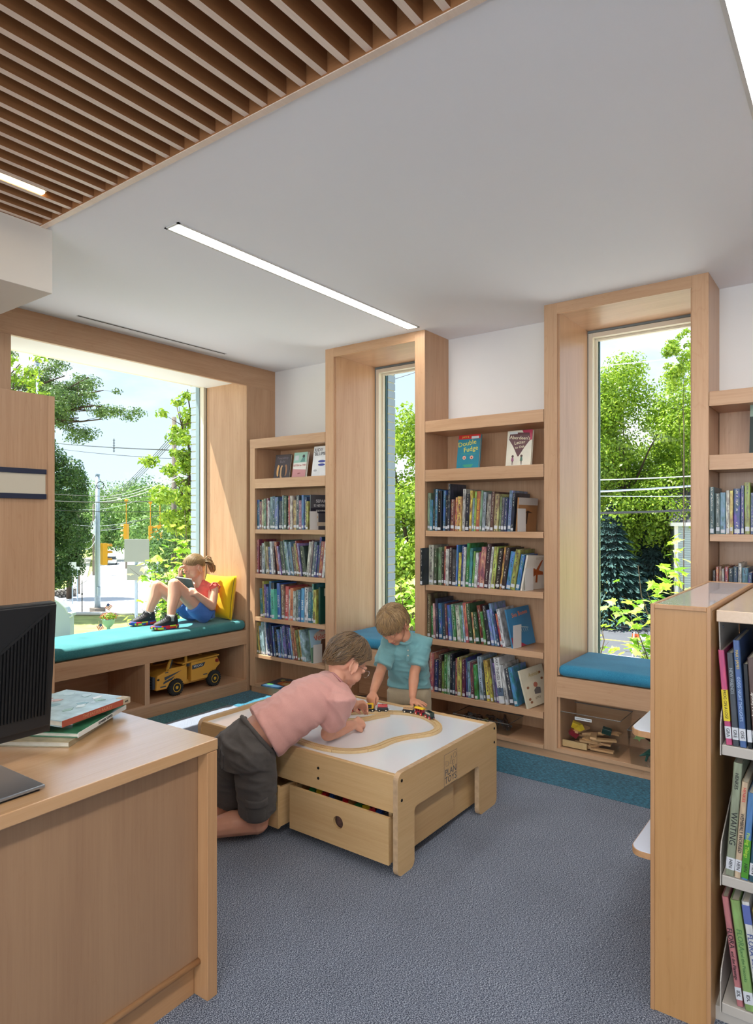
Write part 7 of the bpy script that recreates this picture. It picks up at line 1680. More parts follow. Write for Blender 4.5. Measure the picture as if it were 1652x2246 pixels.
F_FAR2 = leafmat('far_foliage_dark', '#3f6334', '#6a8c4c'); F_SPR = leafmat('spruce_foliage', '#2f4a48', '#4a6a66', 0.15); F_YG = leafmat('young_maple_foliage', '#8fb82c', '#d0e468', 0.5)
BARK = plain('bark', '#4a3c30', 0.9, bump=0.6, bscale=20)
nr = np.random.default_rng(4)
def scatter(blobs, count, size, shell=0.55, droop=0.0):
    """leaf cards (diamonds) filling a set of ellipsoid blobs -> verts, faces"""
    B_ = np.array([[*b[0], *b[1]] for b in blobs]); vol = B_[:, 3] * B_[:, 4] * B_[:, 5]; p = vol ** 0.75; p /= p.sum()
    k = nr.choice(len(B_), count, p=p)
    d = nr.normal(size=(count, 3)); d /= np.linalg.norm(d, axis=1)[:, None]
    r = shell + (1.04 - shell) * nr.random(count) ** 0.7
    P = B_[k, :3] + d * B_[k, 3:] * r[:, None]
    n = d + nr.normal(size=(count, 3)) * 0.55; n[:, 2] += 0.35; n /= np.linalg.norm(n, axis=1)[:, None]
    a = np.cross(n, nr.normal(size=(count, 3))); a /= np.linalg.norm(a, axis=1)[:, None]; b = np.cross(n, a)
    s = size * (0.6 + 0.8 * nr.random(count))[:, None]
    V = np.stack([P - a * s, P - b * s * 0.55, P + a * s, P + b * s * 0.55], 1).reshape(-1, 3)
    return V
def quads(name, V, mat, parent=None, org=Vector((0, 0, 0))):
    me = bpy.data.meshes.new(name); n = len(V) // 4
    me.vertices.add(4 * n); me.vertices.foreach_set('co', (V - np.array(org)[None]).astype(np.float32).ravel())
    me.loops.add(4 * n); me.loops.foreach_set('vertex_index', np.arange(4 * n, dtype=np.int32))
    me.polygons.add(n); me.polygons.foreach_set('loop_start', np.arange(0, 4 * n, 4, dtype=np.int32)); me.polygons.foreach_set('loop_total', np.full(n, 4, dtype=np.int32))
    me.update(); me.materials.append(mat); o = bpy.data.objects.new(name, me); link(o, parent); return o
def rblobs(c, R_, n, rmin, rmax, seed, flat_=0.8):
    r = random.Random(seed); out = []
    while len(out) < n:
        d = Vector((r.uniform(-1, 1), r.uniform(-1, 1), r.uniform(-1, 1)))
        if d.length > 1 or d.length < 0.25: continue
        s = r.uniform(rmin, rmax)
        out.append((tuple(Vector(c) + Vector((d.x * R_[0], d.y * R_[1], d.z * R_[2]))), (s, s, s * flat_)))
    return out
def tree(name, label, base, top, R_, count, size, mat, seed=1, nb=26, rb=(0.22, 0.42), shell=0.5, trunk=0.25, group=None, extra=None, cz=None, branches=7):
    t = thing(name, label, 'tree', base, group=group)
    H_ = top - base[2]; c = (base[0], base[1], cz if cz is not None else top - R_[2])
    blobs = rblobs(c, (R_[0] * 0.8, R_[1] * 0.8, R_[2] * 0.8), nb, rb[0] * min(R_), rb[1] * min(R_), seed)
    if extra: blobs += extra
    f = quads('foliage', scatter(blobs, count, size, shell), mat, t, Vector(base)); f['kind'] = 'stuff'
    mb = MB(); b = Vector(base); r = random.Random(seed)
    ct = Vector(c)
    mb.path([b, b + (ct - b) * 0.5, ct], [trunk, trunk * 0.75, trunk * 0.35], 8)
    bl = sorted(blobs, key=lambda q: -q[1][0])[:branches]
    for (q, s) in bl:
        q = Vector(q); st = b + (ct - b) * r.uniform(0.45, 0.9); mb.path([st, (st + q) / 2 + Vector((0, 0, 0.15 * (q - st).length * 0.4)), q], [trunk * 0.35, trunk * 0.22, trunk * 0.08], 6)
    mb.build('trunk', BARK, t, smooth=True)
    return t
gf = 'wooded hillside beyond the street'
# far wooded hill seen through the left window
far = [(95, 150, 1040, 9, 0), (150, 170, 1062, 9, 1), (205, 190, 1058, 10, 0), (250, 210, 1052, 11, 1), (300, 200, 1048, 10, 0), (345, 185, 1040, 10, 1), (395, 170, 1035, 10, 0), (440, 160, 1030, 10, 0), (165, 110, 1090, 6, 0), (215, 120, 1095, 6, 1), (330, 105, 1072, 6.5, 0), (375, 95, 1060, 6.5, 1), (300, 125, 1085, 6, 0), (415, 85, 1050, 6, 0), (40, 120, 1000, 8, 1)]
fl_ = ['round far tree, leftmost on the wooded hill', 'far tree on the hill above the stone wall', 'far tree on the hill right behind the grey street pole', 'darker tree on the hilltop right of the grey street pole', 'tallest far tree at the middle of the wooded hill', 'far tree above the hanging traffic lights', 'far tree on the hill behind the wooden utility pole', 'far tree at the right edge of the hill', 'low bright tree across the street behind the left signs', 'lower dark tree at the left edge of the rising road', 'bright green tree right of the rising road', 'darker tree right of the rising road behind the lights', 'tree at the right verge above the cars', 'leafy tree across the street behind the girl', 'dark tree behind the tall wood panel']
for k, (u, d, v, r_, m) in enumerate(far):
    top = CAMH + (1140 - v) / FPX * d; p = LP(u, d, GZ)
    tree('tree', fl_[k], (p.x, p.y, GZ), top, (r_, r_, (top - GZ) * 0.5), 5200, 0.30 if d > 140 else 0.24, F_FAR if m == 0 else F_FAR2, seed=40 + k, nb=16, rb=(0.35, 0.6), group=gf, trunk=0.3, branches=2, cz=GZ + (top - GZ) * 0.5)
# dark evergreen mass at the left of the left window
p = LP(100, 50, GZ); tree('evergreen_tree', 'tall dark evergreen at the left side of the wide window', (p.x, p.y, GZ), 9.2, (2.7, 2.7, 7.4), 32000, 0.105, F_DRK, seed=70, nb=46, rb=(0.3, 0.55), group=None, trunk=0.3, cz=1.6)
p = LP(152, 62, GZ); tree('evergreen_tree', 'second dark evergreen leaning toward the wires at left', (p.x, p.y, GZ), 8.6, (1.9, 1.9, 7), 19000, 0.105, F_DRK, seed=71, nb=36, rb=(0.3, 0.6), trunk=0.28, cz=1.0)
# oak branches across the top left of the window
def sprays(name, label, cat, mat, anchors, base, count, size, br, seed, blob=(0.5, 0.9), trunk_r=0.12, flat_=0.5, shell=0.1):
    """a tree whose boughs are listed as (u, v, d) tip points reached from a base"""
    t = thing(name, label, cat, tuple(base)); r = random.Random(seed); mb = MB(); blobs = []
    b = Vector(base)
    for (u, v, d) in anchors:
        tip = LP(u, d, CAMH + (1140 - v) / FPX * d)
        mid = (b + tip) / 2 + Vector((0, 0, (tip - b).length * 0.08)); P = [b.lerp(mid, s / 3) if s < 3 else mid for s in range(4)] + [mid.lerp(tip, s / 3) for s in (1, 2, 3)]
        P = [q + Vector((r.uniform(-1, 1), r.uniform(-1, 1), r.uniform(-1, 1))) * 0.03 * (tip - b).length * (0.0 if i == 0 else 1) for i, q in enumerate(P)]
        mb.path(P, [trunk_r * (1 - i / 7.5) for i in range(len(P))], 6)
        for s in range(br):
            q = P[-1 - (s % 3)] + Vector((r.gauss(0, 1), r.gauss(0, 1), r.gauss(0, 0.6))) * blob[1]
            rad = r.uniform(*blob); blobs.append((tuple(q), (rad, rad, rad * flat_))); mb.path([P[-2 - (s % 2)], (P[-2] + q) / 2, q], [trunk_r * 0.22, trunk_r * 0.12, trunk_r * 0.05], 4)
    f = quads('foliage', scatter(blobs, count, size, shell), mat, t, Vector(base)); f['kind'] = 'stuff'
    mb.build('branches', BARK, t, smooth=True); return t
p = LP(-60, 36, 5.5)
sprays('oak_tree', 'overhanging oak boughs against the sky at the upper left of the window', 'tree', F_OAK, [(40, 800, 36), (90, 790, 36), (140, 815, 36), (190, 830, 35), (225, 850, 35), (245, 885, 35), (195, 895, 35), (150, 880, 36), (110, 855, 36), (60, 850, 36), (130, 925, 36), (180, 915, 36), (230, 915, 35), (90, 905, 36)], p, 19000, 0.068, 6, 5, blob=(0.35, 0.85), trunk_r=0.13, flat_=0.55)
p = LP(10, 22, 2.0)
sprays('maple_tree', 'yellow-green maple boughs beside the left window stile', 'tree', F_MAP, [(35, 825, 22), (50, 850, 22), (25, 790, 22)], p, 1800, 0.07, 6, 6, blob=(0.3, 0.5), trunk_r=0.06)
p = LP(455, 15, 0.5)
sprays('maple_tree', 'green maple boughs at the right side of the wide window', 'tree', F_MAP, [(412, 865, 15), (385, 890, 15), (425, 930, 15), (415, 940, 15), (400, 1015, 15), (420, 1040, 15), (380, 1055, 15), (405, 1085, 15), (395, 1120, 15), (425, 1130, 15)], p, 12000, 0.046, 6, 7, blob=(0.16, 0.34), trunk_r=0.05, flat_=0.6)
p = LP(440, 30, GZ); tree('tree', 'dense dark green tree behind the girl at the right side of the wide window', (p.x, p.y, GZ), 2.6, (2.4, 2.4, 4.2), 18000, 0.09, F_FAR2, seed=73, nb=30, rb=(0.3, 0.5), trunk=0.2)

# near maples with separate leaves
def leaf_mesh(mat, L_=1.0):
    pts = [(0, 0.05), (0.14, -0.02), (0.30, -0.06), (0.24, 0.08), (0.44, 0.16), (0.36, 0.24), (0.50, 0.44), (0.33, 0.42), (0.22, 0.46), (0.20, 0.62), (0.12, 0.60), (0.0, 0.98)]
    pts = pts + [(-x, y) for x, y in reversed(pts[1:-1])]
    vs = [(0, 0.3, 0.02)] + [(x, y, -0.10 * abs(x) - 0.08 * y * y) for x, y in pts]
    n = len(pts); fs = [(0, 1 + k, 1 + (k + 1) % n) for k in range(n)]
    me = bpy.data.meshes.new('leaf'); me.from_pydata(vs, [], fs); me.materials.append(mat); return me
LEAFS = [leaf_mesh(leafmat('leaf_green_%d' % i, c, c, 0.5)) for i, c in enumerate(('#8fbf2e', '#b4d84a', '#6f9f24', '#cfe878'))]
def sapling(label, base, tips, n_leaf, size, seed, spread=0.22, tw=0.010):
    t = thing('young_maple', label, 'tree', tuple(base)); r = random.Random(seed); mb = MB(); b = Vector(base); pool = []
    for tip in tips:
        tip = Vector(tip); P = [b.lerp(tip, s / 6) + Vector((r.uniform(-1, 1), r.uniform(-1, 1), 0)) * 0.05 * (0 < s < 6) + Vector((0, 0, 0.12 * math.sin(math.pi * s / 6))) for s in range(7)]
        mb.path(P, [tw * (1.6 - s / 5) for s in range(7)], 5)
        for _ in range(5):
            k = r.choice((4, 5, 6)); q = P[k] + Vector((r.gauss(0, 1), r.gauss(0, 1), r.gauss(0, 0.9))) * spread; mb.path([P[k - 1], (P[k - 1] + q) / 2, q], [tw * 0.4, tw * 0.3, tw * 0.2], 4); pool.append((P[k - 1], q))
    mb.build('stem', plain('maple_twig', '#5a4a38', 0.8), t)
    for i in range(n_leaf):
        a, q = r.choice(pool); c = a.lerp(q, r.uniform(0.5, 1.25)) + Vector((r.gauss(0, 1), r.gauss(0, 1), r.gauss(0, 1))) * 0.055
        l = bpy.data.objects.new('leaf', r.choice(LEAFS)); link(l, t); l.location = c - b; s = size * r.uniform(0.65, 1.25); l.scale = (s, s, s)
        l.rotation_euler = (r.uniform(-0.9, 0.5), r.uniform(-0.7, 0.7), r.uniform(0, 6.28))
    return t
def W(u, v, d): return LP(u, d, CAMH + (1140 - v) / FPX * d)
sapling('young maple with broad bright leaves just outside the right nook window', W(1500, 1700, 8.6), [W(1400, 1240, 8.6), (W(1460, 1250, 8.4)), W(1370, 1330, 8.8), W(1420, 1300, 8.3), W(1490, 1280, 8.6), W(1395, 1395, 8.9), W(1440, 1370, 8.7), W(1470, 1330, 8.8), W(1500, 1240, 8.9), W(1410, 1425, 8.6)], 295, 0.165, 21, spread=0.15)
sapling('small maple sprig at the lower left corner of the right nook window', W(1300, 1560, 8.0), [W(1322, 1385, 8.0), W(1318, 1420, 8.0)], 26, 0.10, 22, spread=0.08)
sapling('young maple leaves low in the narrow nook window behind the boys', W(905, 1520, 8.6), [W(880, 1265, 8.8), W(900, 1290, 8.6), W(890, 1330, 8.6), W(905, 1350, 8.5), W(912, 1250, 8.7)], 150, 0.13, 23, spread=0.12)
sapling('bright young maple with large leaves outside the wide window behind the girl', W(430, 1560, 9.8), [W(385, 1160, 10), W(400, 1190, 9.8), W(360, 1240, 9.8), W(340, 1258, 9.6), W(410, 1215, 9.8), W(380, 1210, 10), W(420, 1160, 10), W(350, 1275, 9.6), W(405, 1120, 10), W(355, 1330, 9.6), W(425, 1240, 10)], 290, 0.14, 24, spread=0.18)
sapling('tip of a young maple in front of the lawn by the girl\'s shoes', W(330, 1560, 9.0), [W(300, 1350, 9.0), W(310, 1370, 9.0), W(290, 1385, 9.0), W(345, 1335, 9.2)], 34, 0.095, 25, spread=0.10)

# big maples and spruce beyond the back windows
def mp(u, d, top, R_, count, seed, label, mat=F_MAP, size=0.082, nb=60, cz=None, name='maple_tree', trunk=0.3, rb=(0.16, 0.30), branches=16):
    p = LP(u, d, GZ); return tree(name, label, (p.x, p.y, GZ), top, R_, count, size, mat, seed=seed, nb=nb, rb=rb, trunk=trunk, cz=cz, group=None, shell=0.35, branches=branches)
mp(1370, 51, 15.3, (8.4, 6.0, 9.6), 80000, 81, 'big sunlit maple filling the right nook window', nb=130, size=0.125, rb=(0.18, 0.34))
mp(1545, 54, 13.6, (7.4, 6.0, 9.4), 55000, 82, 'second tall maple at the right side of the right nook window', nb=100, size=0.13, rb=(0.18, 0.34))
mp(1500, 20, 7.3, (1.0, 1.0, 1.1), 3000, 87, 'slender treetop in front of the clouds at the upper right', nb=26, branches=4, size=0.05, trunk=0.02, cz=6.3, rb=(0.12, 0.28))
mp(1265, 60, 12.5, (6.5, 6.0, 9.0), 24000, 83, 'darker maple behind the left edge of the right nook window', mat=F_FAR2, size=0.17)
mp(905, 27, 6.9, (3.0, 2.9, 6.6), 42000, 84, 'sunlit maple seen through the narrow nook window', cz=0.3, nb=90, rb=(0.2, 0.36))
mp(850, 45, 6.0, (5, 5, 6), 8000, 85, 'shaded tree behind the brick edge in the narrow nook window', mat=F_FAR2, size=0.2, nb=40)
mp(1450, 64, 8.0, (9, 6, 8), 12000, 86, 'dark woods behind the big maples', mat=F_FAR2, size=0.22, nb=60, rb=(0.2, 0.4))
def spruce(u, d, top, rad, count, seed, label):
    p = LP(u, d, GZ); t = thing('spruce_tree', label, 'tree', (p.x, p.y, GZ)); n = count
    h = nr.random(n) ** 0.8; tier = np.floor(h * 16) / 16; f = (h - tier) * 16
    rr_ = rad * (1 - tier) * (0.45 + 0.55 * (1 - f)) * (0.35 + 0.65 * nr.random(n) ** 0.5); an = nr.random(n) * 2 * np.pi
    z = GZ + 0.6 + (top - GZ - 0.6) * (tier + f / 16 * 0.9) - rr_ * 0.18
    Pp = np.stack([p.x + rr_ * np.cos(an), p.y + rr_ * np.sin(an), z], 1)
    a = np.stack([np.cos(an), np.sin(an), -0.3 + 0.2 * nr.normal(size=n)], 1); b = np.stack([-np.sin(an), np.cos(an), 0.3 * nr.normal(size=n)], 1); s = 0.22
    V = np.stack([Pp - a * s, Pp - b * s * 0.35, Pp + a * s, Pp + b * s * 0.35], 1).reshape(-1, 3)
    fo = quads('foliage', V, F_SPR, t, Vector((p.x, p.y, GZ))); fo['kind'] = 'stuff'
    MB().tube((p.x, p.y, GZ), (p.x, p.y, top - 0.3), 0.22, 0.04, 8).build('trunk', BARK, t)
spruce(1340, 47, 2.6, 4.4, 17000, 1, 'dark blue-green spruce low in the right nook window'); spruce(1430, 50, 1.8, 4.2, 13000, 2, 'dark spruce behind the young maple in the right nook window')

# gray clapboard house
hp = LP(1552, 46, GZ); HW = plain('clapboard_grey', '#a8b4ba', 0.7)
h = thing('clapboard_house', 'pale grey clapboard house behind trees at the right of the nook window', 'building', (hp.x, hp.y, GZ), (0, 0, R(20)))
MB().box(-2.0, 6, -0.06, 5, 0, 7.0).build('wall', HW, h, world=False)
cl = MB()
for k in range(44): cl.box(-2.02, 6, -0.10 - 0.012, -0.06, 0.16 * k, 0.16 * k + 0.14)
c_ = cl.build('clapboard_siding', HW, h, world=False); c_['kind'] = 'stuff'
MB().box(-2.14, -1.9, -0.14, 0.1, 0, 7.0).build('corner_board', WHITE, h, world=False); MB().box(-2.4, 6.3, -0.5, 5.3, 7.0, 7.25).build('eave', WHITE, h, world=False)
MB().prism([(-0.5, 7.25), (5.3, 7.25), (2.4, 10.0)], 'x', -2.4, 6.3).build('roof', plain('roof_slate', '#4a4a50', 0.8), h, world=False)
MB().box(0.2, 1.3, -0.16, -0.08, 3.6, 5.4).build('window', plain('far_glass', '#4a5a66', 0.1), h, world=False)

# ---- grey steel traffic pole, signals, signs
STG = plain('galvanized_pole', '#9fb0c0', 0.45, metal=0.2, var=0.05); SIGY = plain('signal_yellow', '#d89a1c', 0.4); SIGB = plain('sign_back', '#8f9488', 0.5, metal=0.2)
def up_pole(name, label, cat, u, vb, vt, r0, r1, mat, d=None):
    if d is None: b = G(u, vb); d = (CAMH - GZ) * FPX / (vb - 1140)
    else: b = LP(u, d, GZ)
    z1 = CAMH + (1140 - vt) / FPX * d
    t = thing(name, label, cat, (b.x, b.y, GZ)); return t, b, z1, d
t, b, z1, d = up_pole('traffic_pole', 'thick grey steel traffic pole on the far kerb', 'pole', 214, 1342, 1043, 0.2, 0.16, STG)
MB().tube((b.x, b.y, GZ + 0.1), (b.x, b.y, z1), 0.24, 0.16, 16).build('shaft', STG, t, smooth=True)
MB().box(b.x - 0.45, b.x + 0.45, b.y - 0.45, b.y + 0.45, GZ, GZ + 0.35).build('base', plain('pole_base', '#7a7068', 0.8), t, bevel=0.03)
MB().tube((b.x, b.y, z1), (b.x, b.y, z1 + 0.12), 0.20, 0.18, 16).build('cap', STG, t); MB().tube((b.x, b.y, z1 - 0.9), (b.x, b.y, z1 - 0.8), 0.22, n=16).build('band', STG, t)
MB().path([b + Vector((0, 0, z1 - GZ - 0.8)) + FWD * -0.2 + RT * (0.3 + 0.3 * math.cos(R(a))) + UP * 0.3 * math.sin(R(a)) for a in range(0, 360, 30)], 0.03, 5, closed=True).build('cable_coil', TIRE, t)
MB().box(b.x + 0.18, b.x + 0.3, b.y - 0.16, b.y + 0.1, GZ + 1.3, GZ + 2.0).build('hand_box', STG, t, bevel=0.02)
PB, PZ1, PD = b.copy(), z1, d
def signal(u, v, d, label, yaw, s=1.0, lens=True, hang=True):
    c = W(u, v, d); t = thing('traffic_light', label, 'traffic light', tuple(c), (0, 0, yaw)); t.scale = (s, s, s)
    MB().box(-0.17, 0.17, -0.12, 0.12, -0.53, 0.53).build('housing', SIGY, t, world=False, bevel=0.02)
    for k in range(3):
        z = 0.35 - 0.35 * k
        MB().lathe([(0.13, -0.12), (0.13, -0.14), (0.0, -0.145)], (0, 0, z), 14, 'y').build('lens', plain('lens_dark', '#3a3a34', 0.3), t, world=False)
        MB().prism([(0.15 * math.cos(R(a)), 0.15 * math.sin(R(a)) + z) for a in range(10, 171, 20)] + [(0.13 * math.cos(R(a)), 0.13 * math.sin(R(a)) + z) for a in range(170, 9, -20)], 'y', -0.36, -0.12).build('visor', SIGY, t, world=False)
    if hang: MB().tube((0, 0, 0.53), (0, 0, 2.12), 0.03, n=8).build('hanger', SIGY, t, world=False); MB().ball((0, 0, 2.16), 0.13, 10).build('hanger_cap', SIGY, t, world=False)
    return t
signal(277, 1166, 46, 'yellow traffic light hanging left of the other two, visors seen from the side', R(-60))
signal(330, 1170, 46, 'yellow traffic light hanging in the middle, seen from behind', R(150))
signal(351, 1168, 46, 'yellow traffic light hanging at right beside the leaves', R(-60))
signal(228, 1215, 50, 'large yellow traffic light mounted on the grey steel pole', R(170), 1.55, hang=False)
def sign(u, vb, d, plates, label, name='street_sign', pr=0.05, mat=SIGB):
    b = LP(u, d, GZ); t = thing(name, label, 'sign', (b.x, b.y, GZ)); zt = max(CAMH + (1140 - p[1]) / FPX * d for p in plates)
    MB().tube(b, (b.x, b.y, zt), pr, n=8).build('post', STG, t)
    for (uu, v0, v1, w) in plates:
        za, zb_ = CAMH + (1140 - v1) / FPX * d, CAMH + (1140 - v0) / FPX * d; c = LP(uu, d - 0.12, 0)
        M = Matrix.Translation((c.x - b.x, c.y - b.y, 0)) @ Matrix.Rotation(YAW, 4, 'Z')
        o = MB().box(-w / 2, w / 2, -0.01, 0.01, za - GZ, zb_ - GZ).build('sign_plate', mat, t, world=False, bevel=0.01); o.matrix_local = M
    return t
sign(299, 1342, 20, [(300, 1182, 1232, 0.75), (300, 1238, 1272, 0.60)], 'two stacked grey sign plates seen from behind on one post')
SGW = plain('sign_pale', '#c9d0d4', 0.5)
sign(159, 1300, 58, [(158, 1233, 1249, 0.75)], 'small pale sign on a thin post before the dark evergreen', mat=SGW)
sign(170, 1295, 60, [(168, 1243, 1250, 0.55)], 'smaller pale sign right beside the first one', mat=SGW)
sign(345, 1290, 70, [(345, 1229, 1238, 0.4)], 'tiny white road sign by the bushes right of the road', mat=SGW)
# thin dark post and flag pole
b = G(180, 1344); o = thing('thin_post', 'thin dark post left of the grey steel pole', 'post', tuple(b)); MB().tube(b, b + UP * 2.6, 0.045, 0.03, 8).build('shaft', TIRE, o); MB().ball(b + UP * 1.5, 0.09, 8).build('clamp', TIRE, o)
b = LP(82, 30, GZ); zt = CAMH + (1140 - 800) / FPX * 30
o = thing('flagpole', 'pale flagpole with a ball finial before the oak boughs', 'flagpole', tuple(b)); MB().tube(b, (b.x, b.y, zt), 0.10, 0.055, 12).build('shaft', STG, o, smooth=True)
MB().tube((b.x, b.y, zt), (b.x, b.y, zt + 0.06), 0.09, n=12).build('collar', STG, o); MB().ball((b.x, b.y, zt + 0.17), 0.10, 14).build('finial', plain('finial', '#6a7078', 0.3), o, smooth=True)
# wooden utility poles
PW = plain('weathered_pole', '#6f675e', 0.9, var=0.2, vscale=4)
def wpole(u, vt, d, label, arms=True):
    b = LP(u, d, GZ); zt = CAMH + (1140 - vt) / FPX * d; t = thing('utility_pole', label, 'utility pole', tuple(b)); MB().tube(b, (b.x, b.y, zt), 0.16, 0.11, 10).build('shaft', PW, t, smooth=True)
    if arms: MB().box(b.x - 0.8, b.x + 0.8, b.y - 0.05, b.y + 0.05, zt - 0.5, zt - 0.38).build('crossarm', PW, t)
    return Vector((b.x, b.y, zt))
pA = wpole(382, 915, 32, 'weathered wooden utility pole between the maple boughs at right', arms=False)
pB = wpole(172, 1085, 66, 'dark wooden utility pole among the trees left of the street')
pC = wpole(205, 1105, 88, 'far wooden utility pole left of the rising road')
pD = wpole(277, 1140, 100, 'small far utility pole above the hanging traffic light')
MB_t = MB().tube(Vector((pC.x, pC.y, -0.5)), Vector((pC.x, pC.y, 1.2)), 0.35, n=12).build('transformer', SGW); setp(MB_t, 'pale grey transformer can on the far wooden pole', 'transformer')
# overhead wires: each a sagging tube
WR = plain('wire_black', '#3a3c40', 0.5); WRS = plain('wire_silver', '#c4cad0', 0.4, metal=0.2)
gw = 'overhead wires across the street'
def wire(a, b, sag, r_, mat, label, grp=gw, n=14):
    a = Vector(a); b = Vector(b); P = [a.lerp(b, k / n) - UP * sag * 4 * (k / n) * (1 - k / n) for k in range(n + 1)]
    o = MB().path(P, r_, 5).build('overhead_wire', mat); setp(o, label, 'wire', grp)
wire(W(60, 1095, 46), W(440, 1092, 44), 0.25, 0.035, WR, 'thick black span cable that carries the traffic lights')
wire(W(60, 1115, 46), W(450, 1118, 44), 0.2, 0.022, WR, 'thinner black wire just below the span cable')
wire(W(60, 1080, 46), W(450, 1085, 44), 0.2, 0.02, WR, 'thin dark wire just above the span cable')
for k in range(3): wire(W(215, 1090 + 5 * k, 60), W(470, 1000 + 8 * k, 24), 0.4, 0.016 + 0.004 * k, WRS, 'silvery wire rising right over the street, %s of three' % ['highest', 'middle', 'lowest'][k])
for k in range(4): wire(W(205, 1115 + 4 * k, 80), W(390, 940 + 6 * k, 31), 0.5, 0.018, WR, 'dark wire climbing to the wooden pole, %s of four' % ['top', 'second', 'third', 'lowest'][k])
wire(W(100, 970, 60), W(460, 990, 30), 0.1, 0.03, WR, 'double wire with an insulator high against the sky, upper'); wire(W(100, 980, 60), W(460, 1010, 30), 0.15, 0.018, WR, 'double wire with an insulator high against the sky, lower')
for k, (v1, v2, dd) in enumerate(((1128, 1140, 52), (1140, 1150, 54), (1100, 1098, 50))): wire(W(60, v1, dd), W(300, v2, dd + 20), 0.8, 0.018, WRS, 'pale sagging wire at left behind the street pole, %s' % ['middle', 'lowest', 'highest'][k])
for k in range(4): wire(W(165, 1140 + 14 * k, 64), W(212, 1130 + 16 * k, 88), 1.3, 0.03, WRS, 'deeply sagging pale cable between the two wooden poles, %s of four' % ['top', 'second', 'third', 'lowest'][k])
wire(W(212, 1165, 60), W(450, 1100, 40), 0.1, 0.03, WR, 'dark guy cable rising right behind the signals')
for k, (v1, v2, r_) in enumerate(((1050, 1043, 0.022), (1077, 1063, 0.040), (1082, 1090, 0.018), (1122, 1118, 0.045), (806, 775, 0.018))):
    wire(W(1230, v1 + 4, 26), W(1600, v2 - 4, 26), 0.05, r_, WRS if k != 3 else WR, 'wire across the right nook window, %s' % ['upper of the middle pair', 'thick bright one', 'thin one below the bright one', 'twisted dark one, lowest', 'highest, over the treetop'][k], 'wires beyond the right nook window')
wire(W(830, 842, 26), W(960, 800, 26), 0.02, 0.015, WR, 'thin wire against the sky in the narrow nook window')
o = MB(); c = W(250, 977, 44)
o.tube(c - UP * 0.45, c + UP * 0.45, 0.03, n=6); 
for k in range(5): o.lathe([(0.03, 0), (0.10, 0.02), (0.03, 0.05)], tuple(c + UP * (-0.4 + 0.18 * k)), 10)
o = o.build('insulator', plain('insulator', '#4a4f58', 0.4)); setp(o, 'ribbed insulator hanging on the high double wire', 'insulator')

# ---- cars
def sedan(u, v, label, col, s=1.0, yaw=0):
    b = G(u, v); t = thing('car', label, 'car', (b.x, b.y, GZ + 0.03), (0, 0, yaw)); t.scale = (s, s, s)
    body = plain('car_paint', col, 0.25, coat=0.6); gl = plain('car_glass', '#1e262c', 0.1)
    MB().prism([(-2.2, 0.35), (2.2, 0.35), (2.25, 0.62), (2.1, 0.80), (1.1, 0.92), (-1.5, 0.98), (-2.2, 0.92), (-2.28, 0.6)], 'y', -0.9, 0.9).build('body', body, t, world=False, bevel=0.06)
    MB().prism([(-1.6, 0.95), (1.05, 0.92), (0.35, 1.42), (-1.0, 1.44)], 'y', -0.76, 0.76).build('greenhouse', gl, t, world=False, bevel=0.04)
    MB().box(-0.95, 0.35, -0.70, 0.70, 1.42, 1.47).build('roof', body, t, world=False, bevel=0.02)
    for x in (-1.4, 1.4):
        for y in (-0.92, 0.72): w = MB().lathe([(0.20, y), (0.32, y + 0.01), (0.32, y + 0.19), (0.20, y + 0.2)], (x, 0, 0.32), 18, 'y').build('wheel', TIRE, t, world=False)
    for y in (-0.65, 0.65): MB().box(2.16, 2.24, y - 0.17, y + 0.17, 0.60, 0.74).build('headlight', WHT, t, world=False)
    return t
az = math.atan2(-FWD.y, -FWD.x)
sedan(245, 1238, 'white sedan coming toward the crossing', '#e2e4e6', 0.9, az + 0.35)
sedan(263, 1205, 'dark blue car farther up the road', '#2f4460', 1.0, az + 0.2)
cb_ = LP(868, 30, GZ); o = sedan(868, 1340, 'parked dark car whose wheel shows in the narrow nook window', '#3a3f46', 1.0, 0.3); o.location = LP(880, 41, GZ + 0.05)

# ---- stone wall, lawn urn with flowers and flags, scrolled parapet, traffic barricade
sw = thing('stone_wall', 'low grey fieldstone wall by the evergreen across the street', 'wall', tuple(LP(100, 60, GZ)))
r = random.Random(2)
a0, a1 = LP(60, 60, GZ), LP(166, 64, GZ)
MB().prism([(0, 0)] * 0 + [(a0.x, a0.y), (a1.x, a1.y), (a1.x - 0.3, a1.y + 0.25), (a0.x - 0.3, a0.y + 0.25)], 'z', GZ, GZ + 0.75).build('core', plain('wall_core', '#6f6a64', 0.9), sw)
stm = plain('field_stone', '#8f8a84', 0.9, var=0.25, vscale=3)
for row_ in range(3):
    for k in range(11):
        q = a0.lerp(a1, (k + 0.5 * (row_ % 2)) / 11); s = MB().ball((q.x, q.y, GZ + 0.16 + 0.28 * row_), (0.24 + r.uniform(0, .05), 0.16, 0.14 + r.uniform(0, .03)), 8).build('stone', stm, sw)
ub = G(238, 1388); un = thing('garden_urn', 'teal urn of flowers standing on the lawn with small flags', 'planter', tuple(ub))
MB().lathe([(0.30, 0), (0.30, 0.08), (0.12, 0.16), (0.10, 0.34), (0.20, 0.42), (0.36, 0.62), (0.40, 0.85), (0.44, 0.90), (0.40, 0.92)], (ub.x, ub.y, GZ), 20).build('urn_body', plain('urn_teal', '#7fa8a8', 0.6), un, smooth=True)
f = quads('flowers', scatter([((ub.x, ub.y, GZ + 1.05), (0.50, 0.50, 0.26))], 900, 0.05, 0.5), F_MAP, un, ub); f['kind'] = 'stuff'
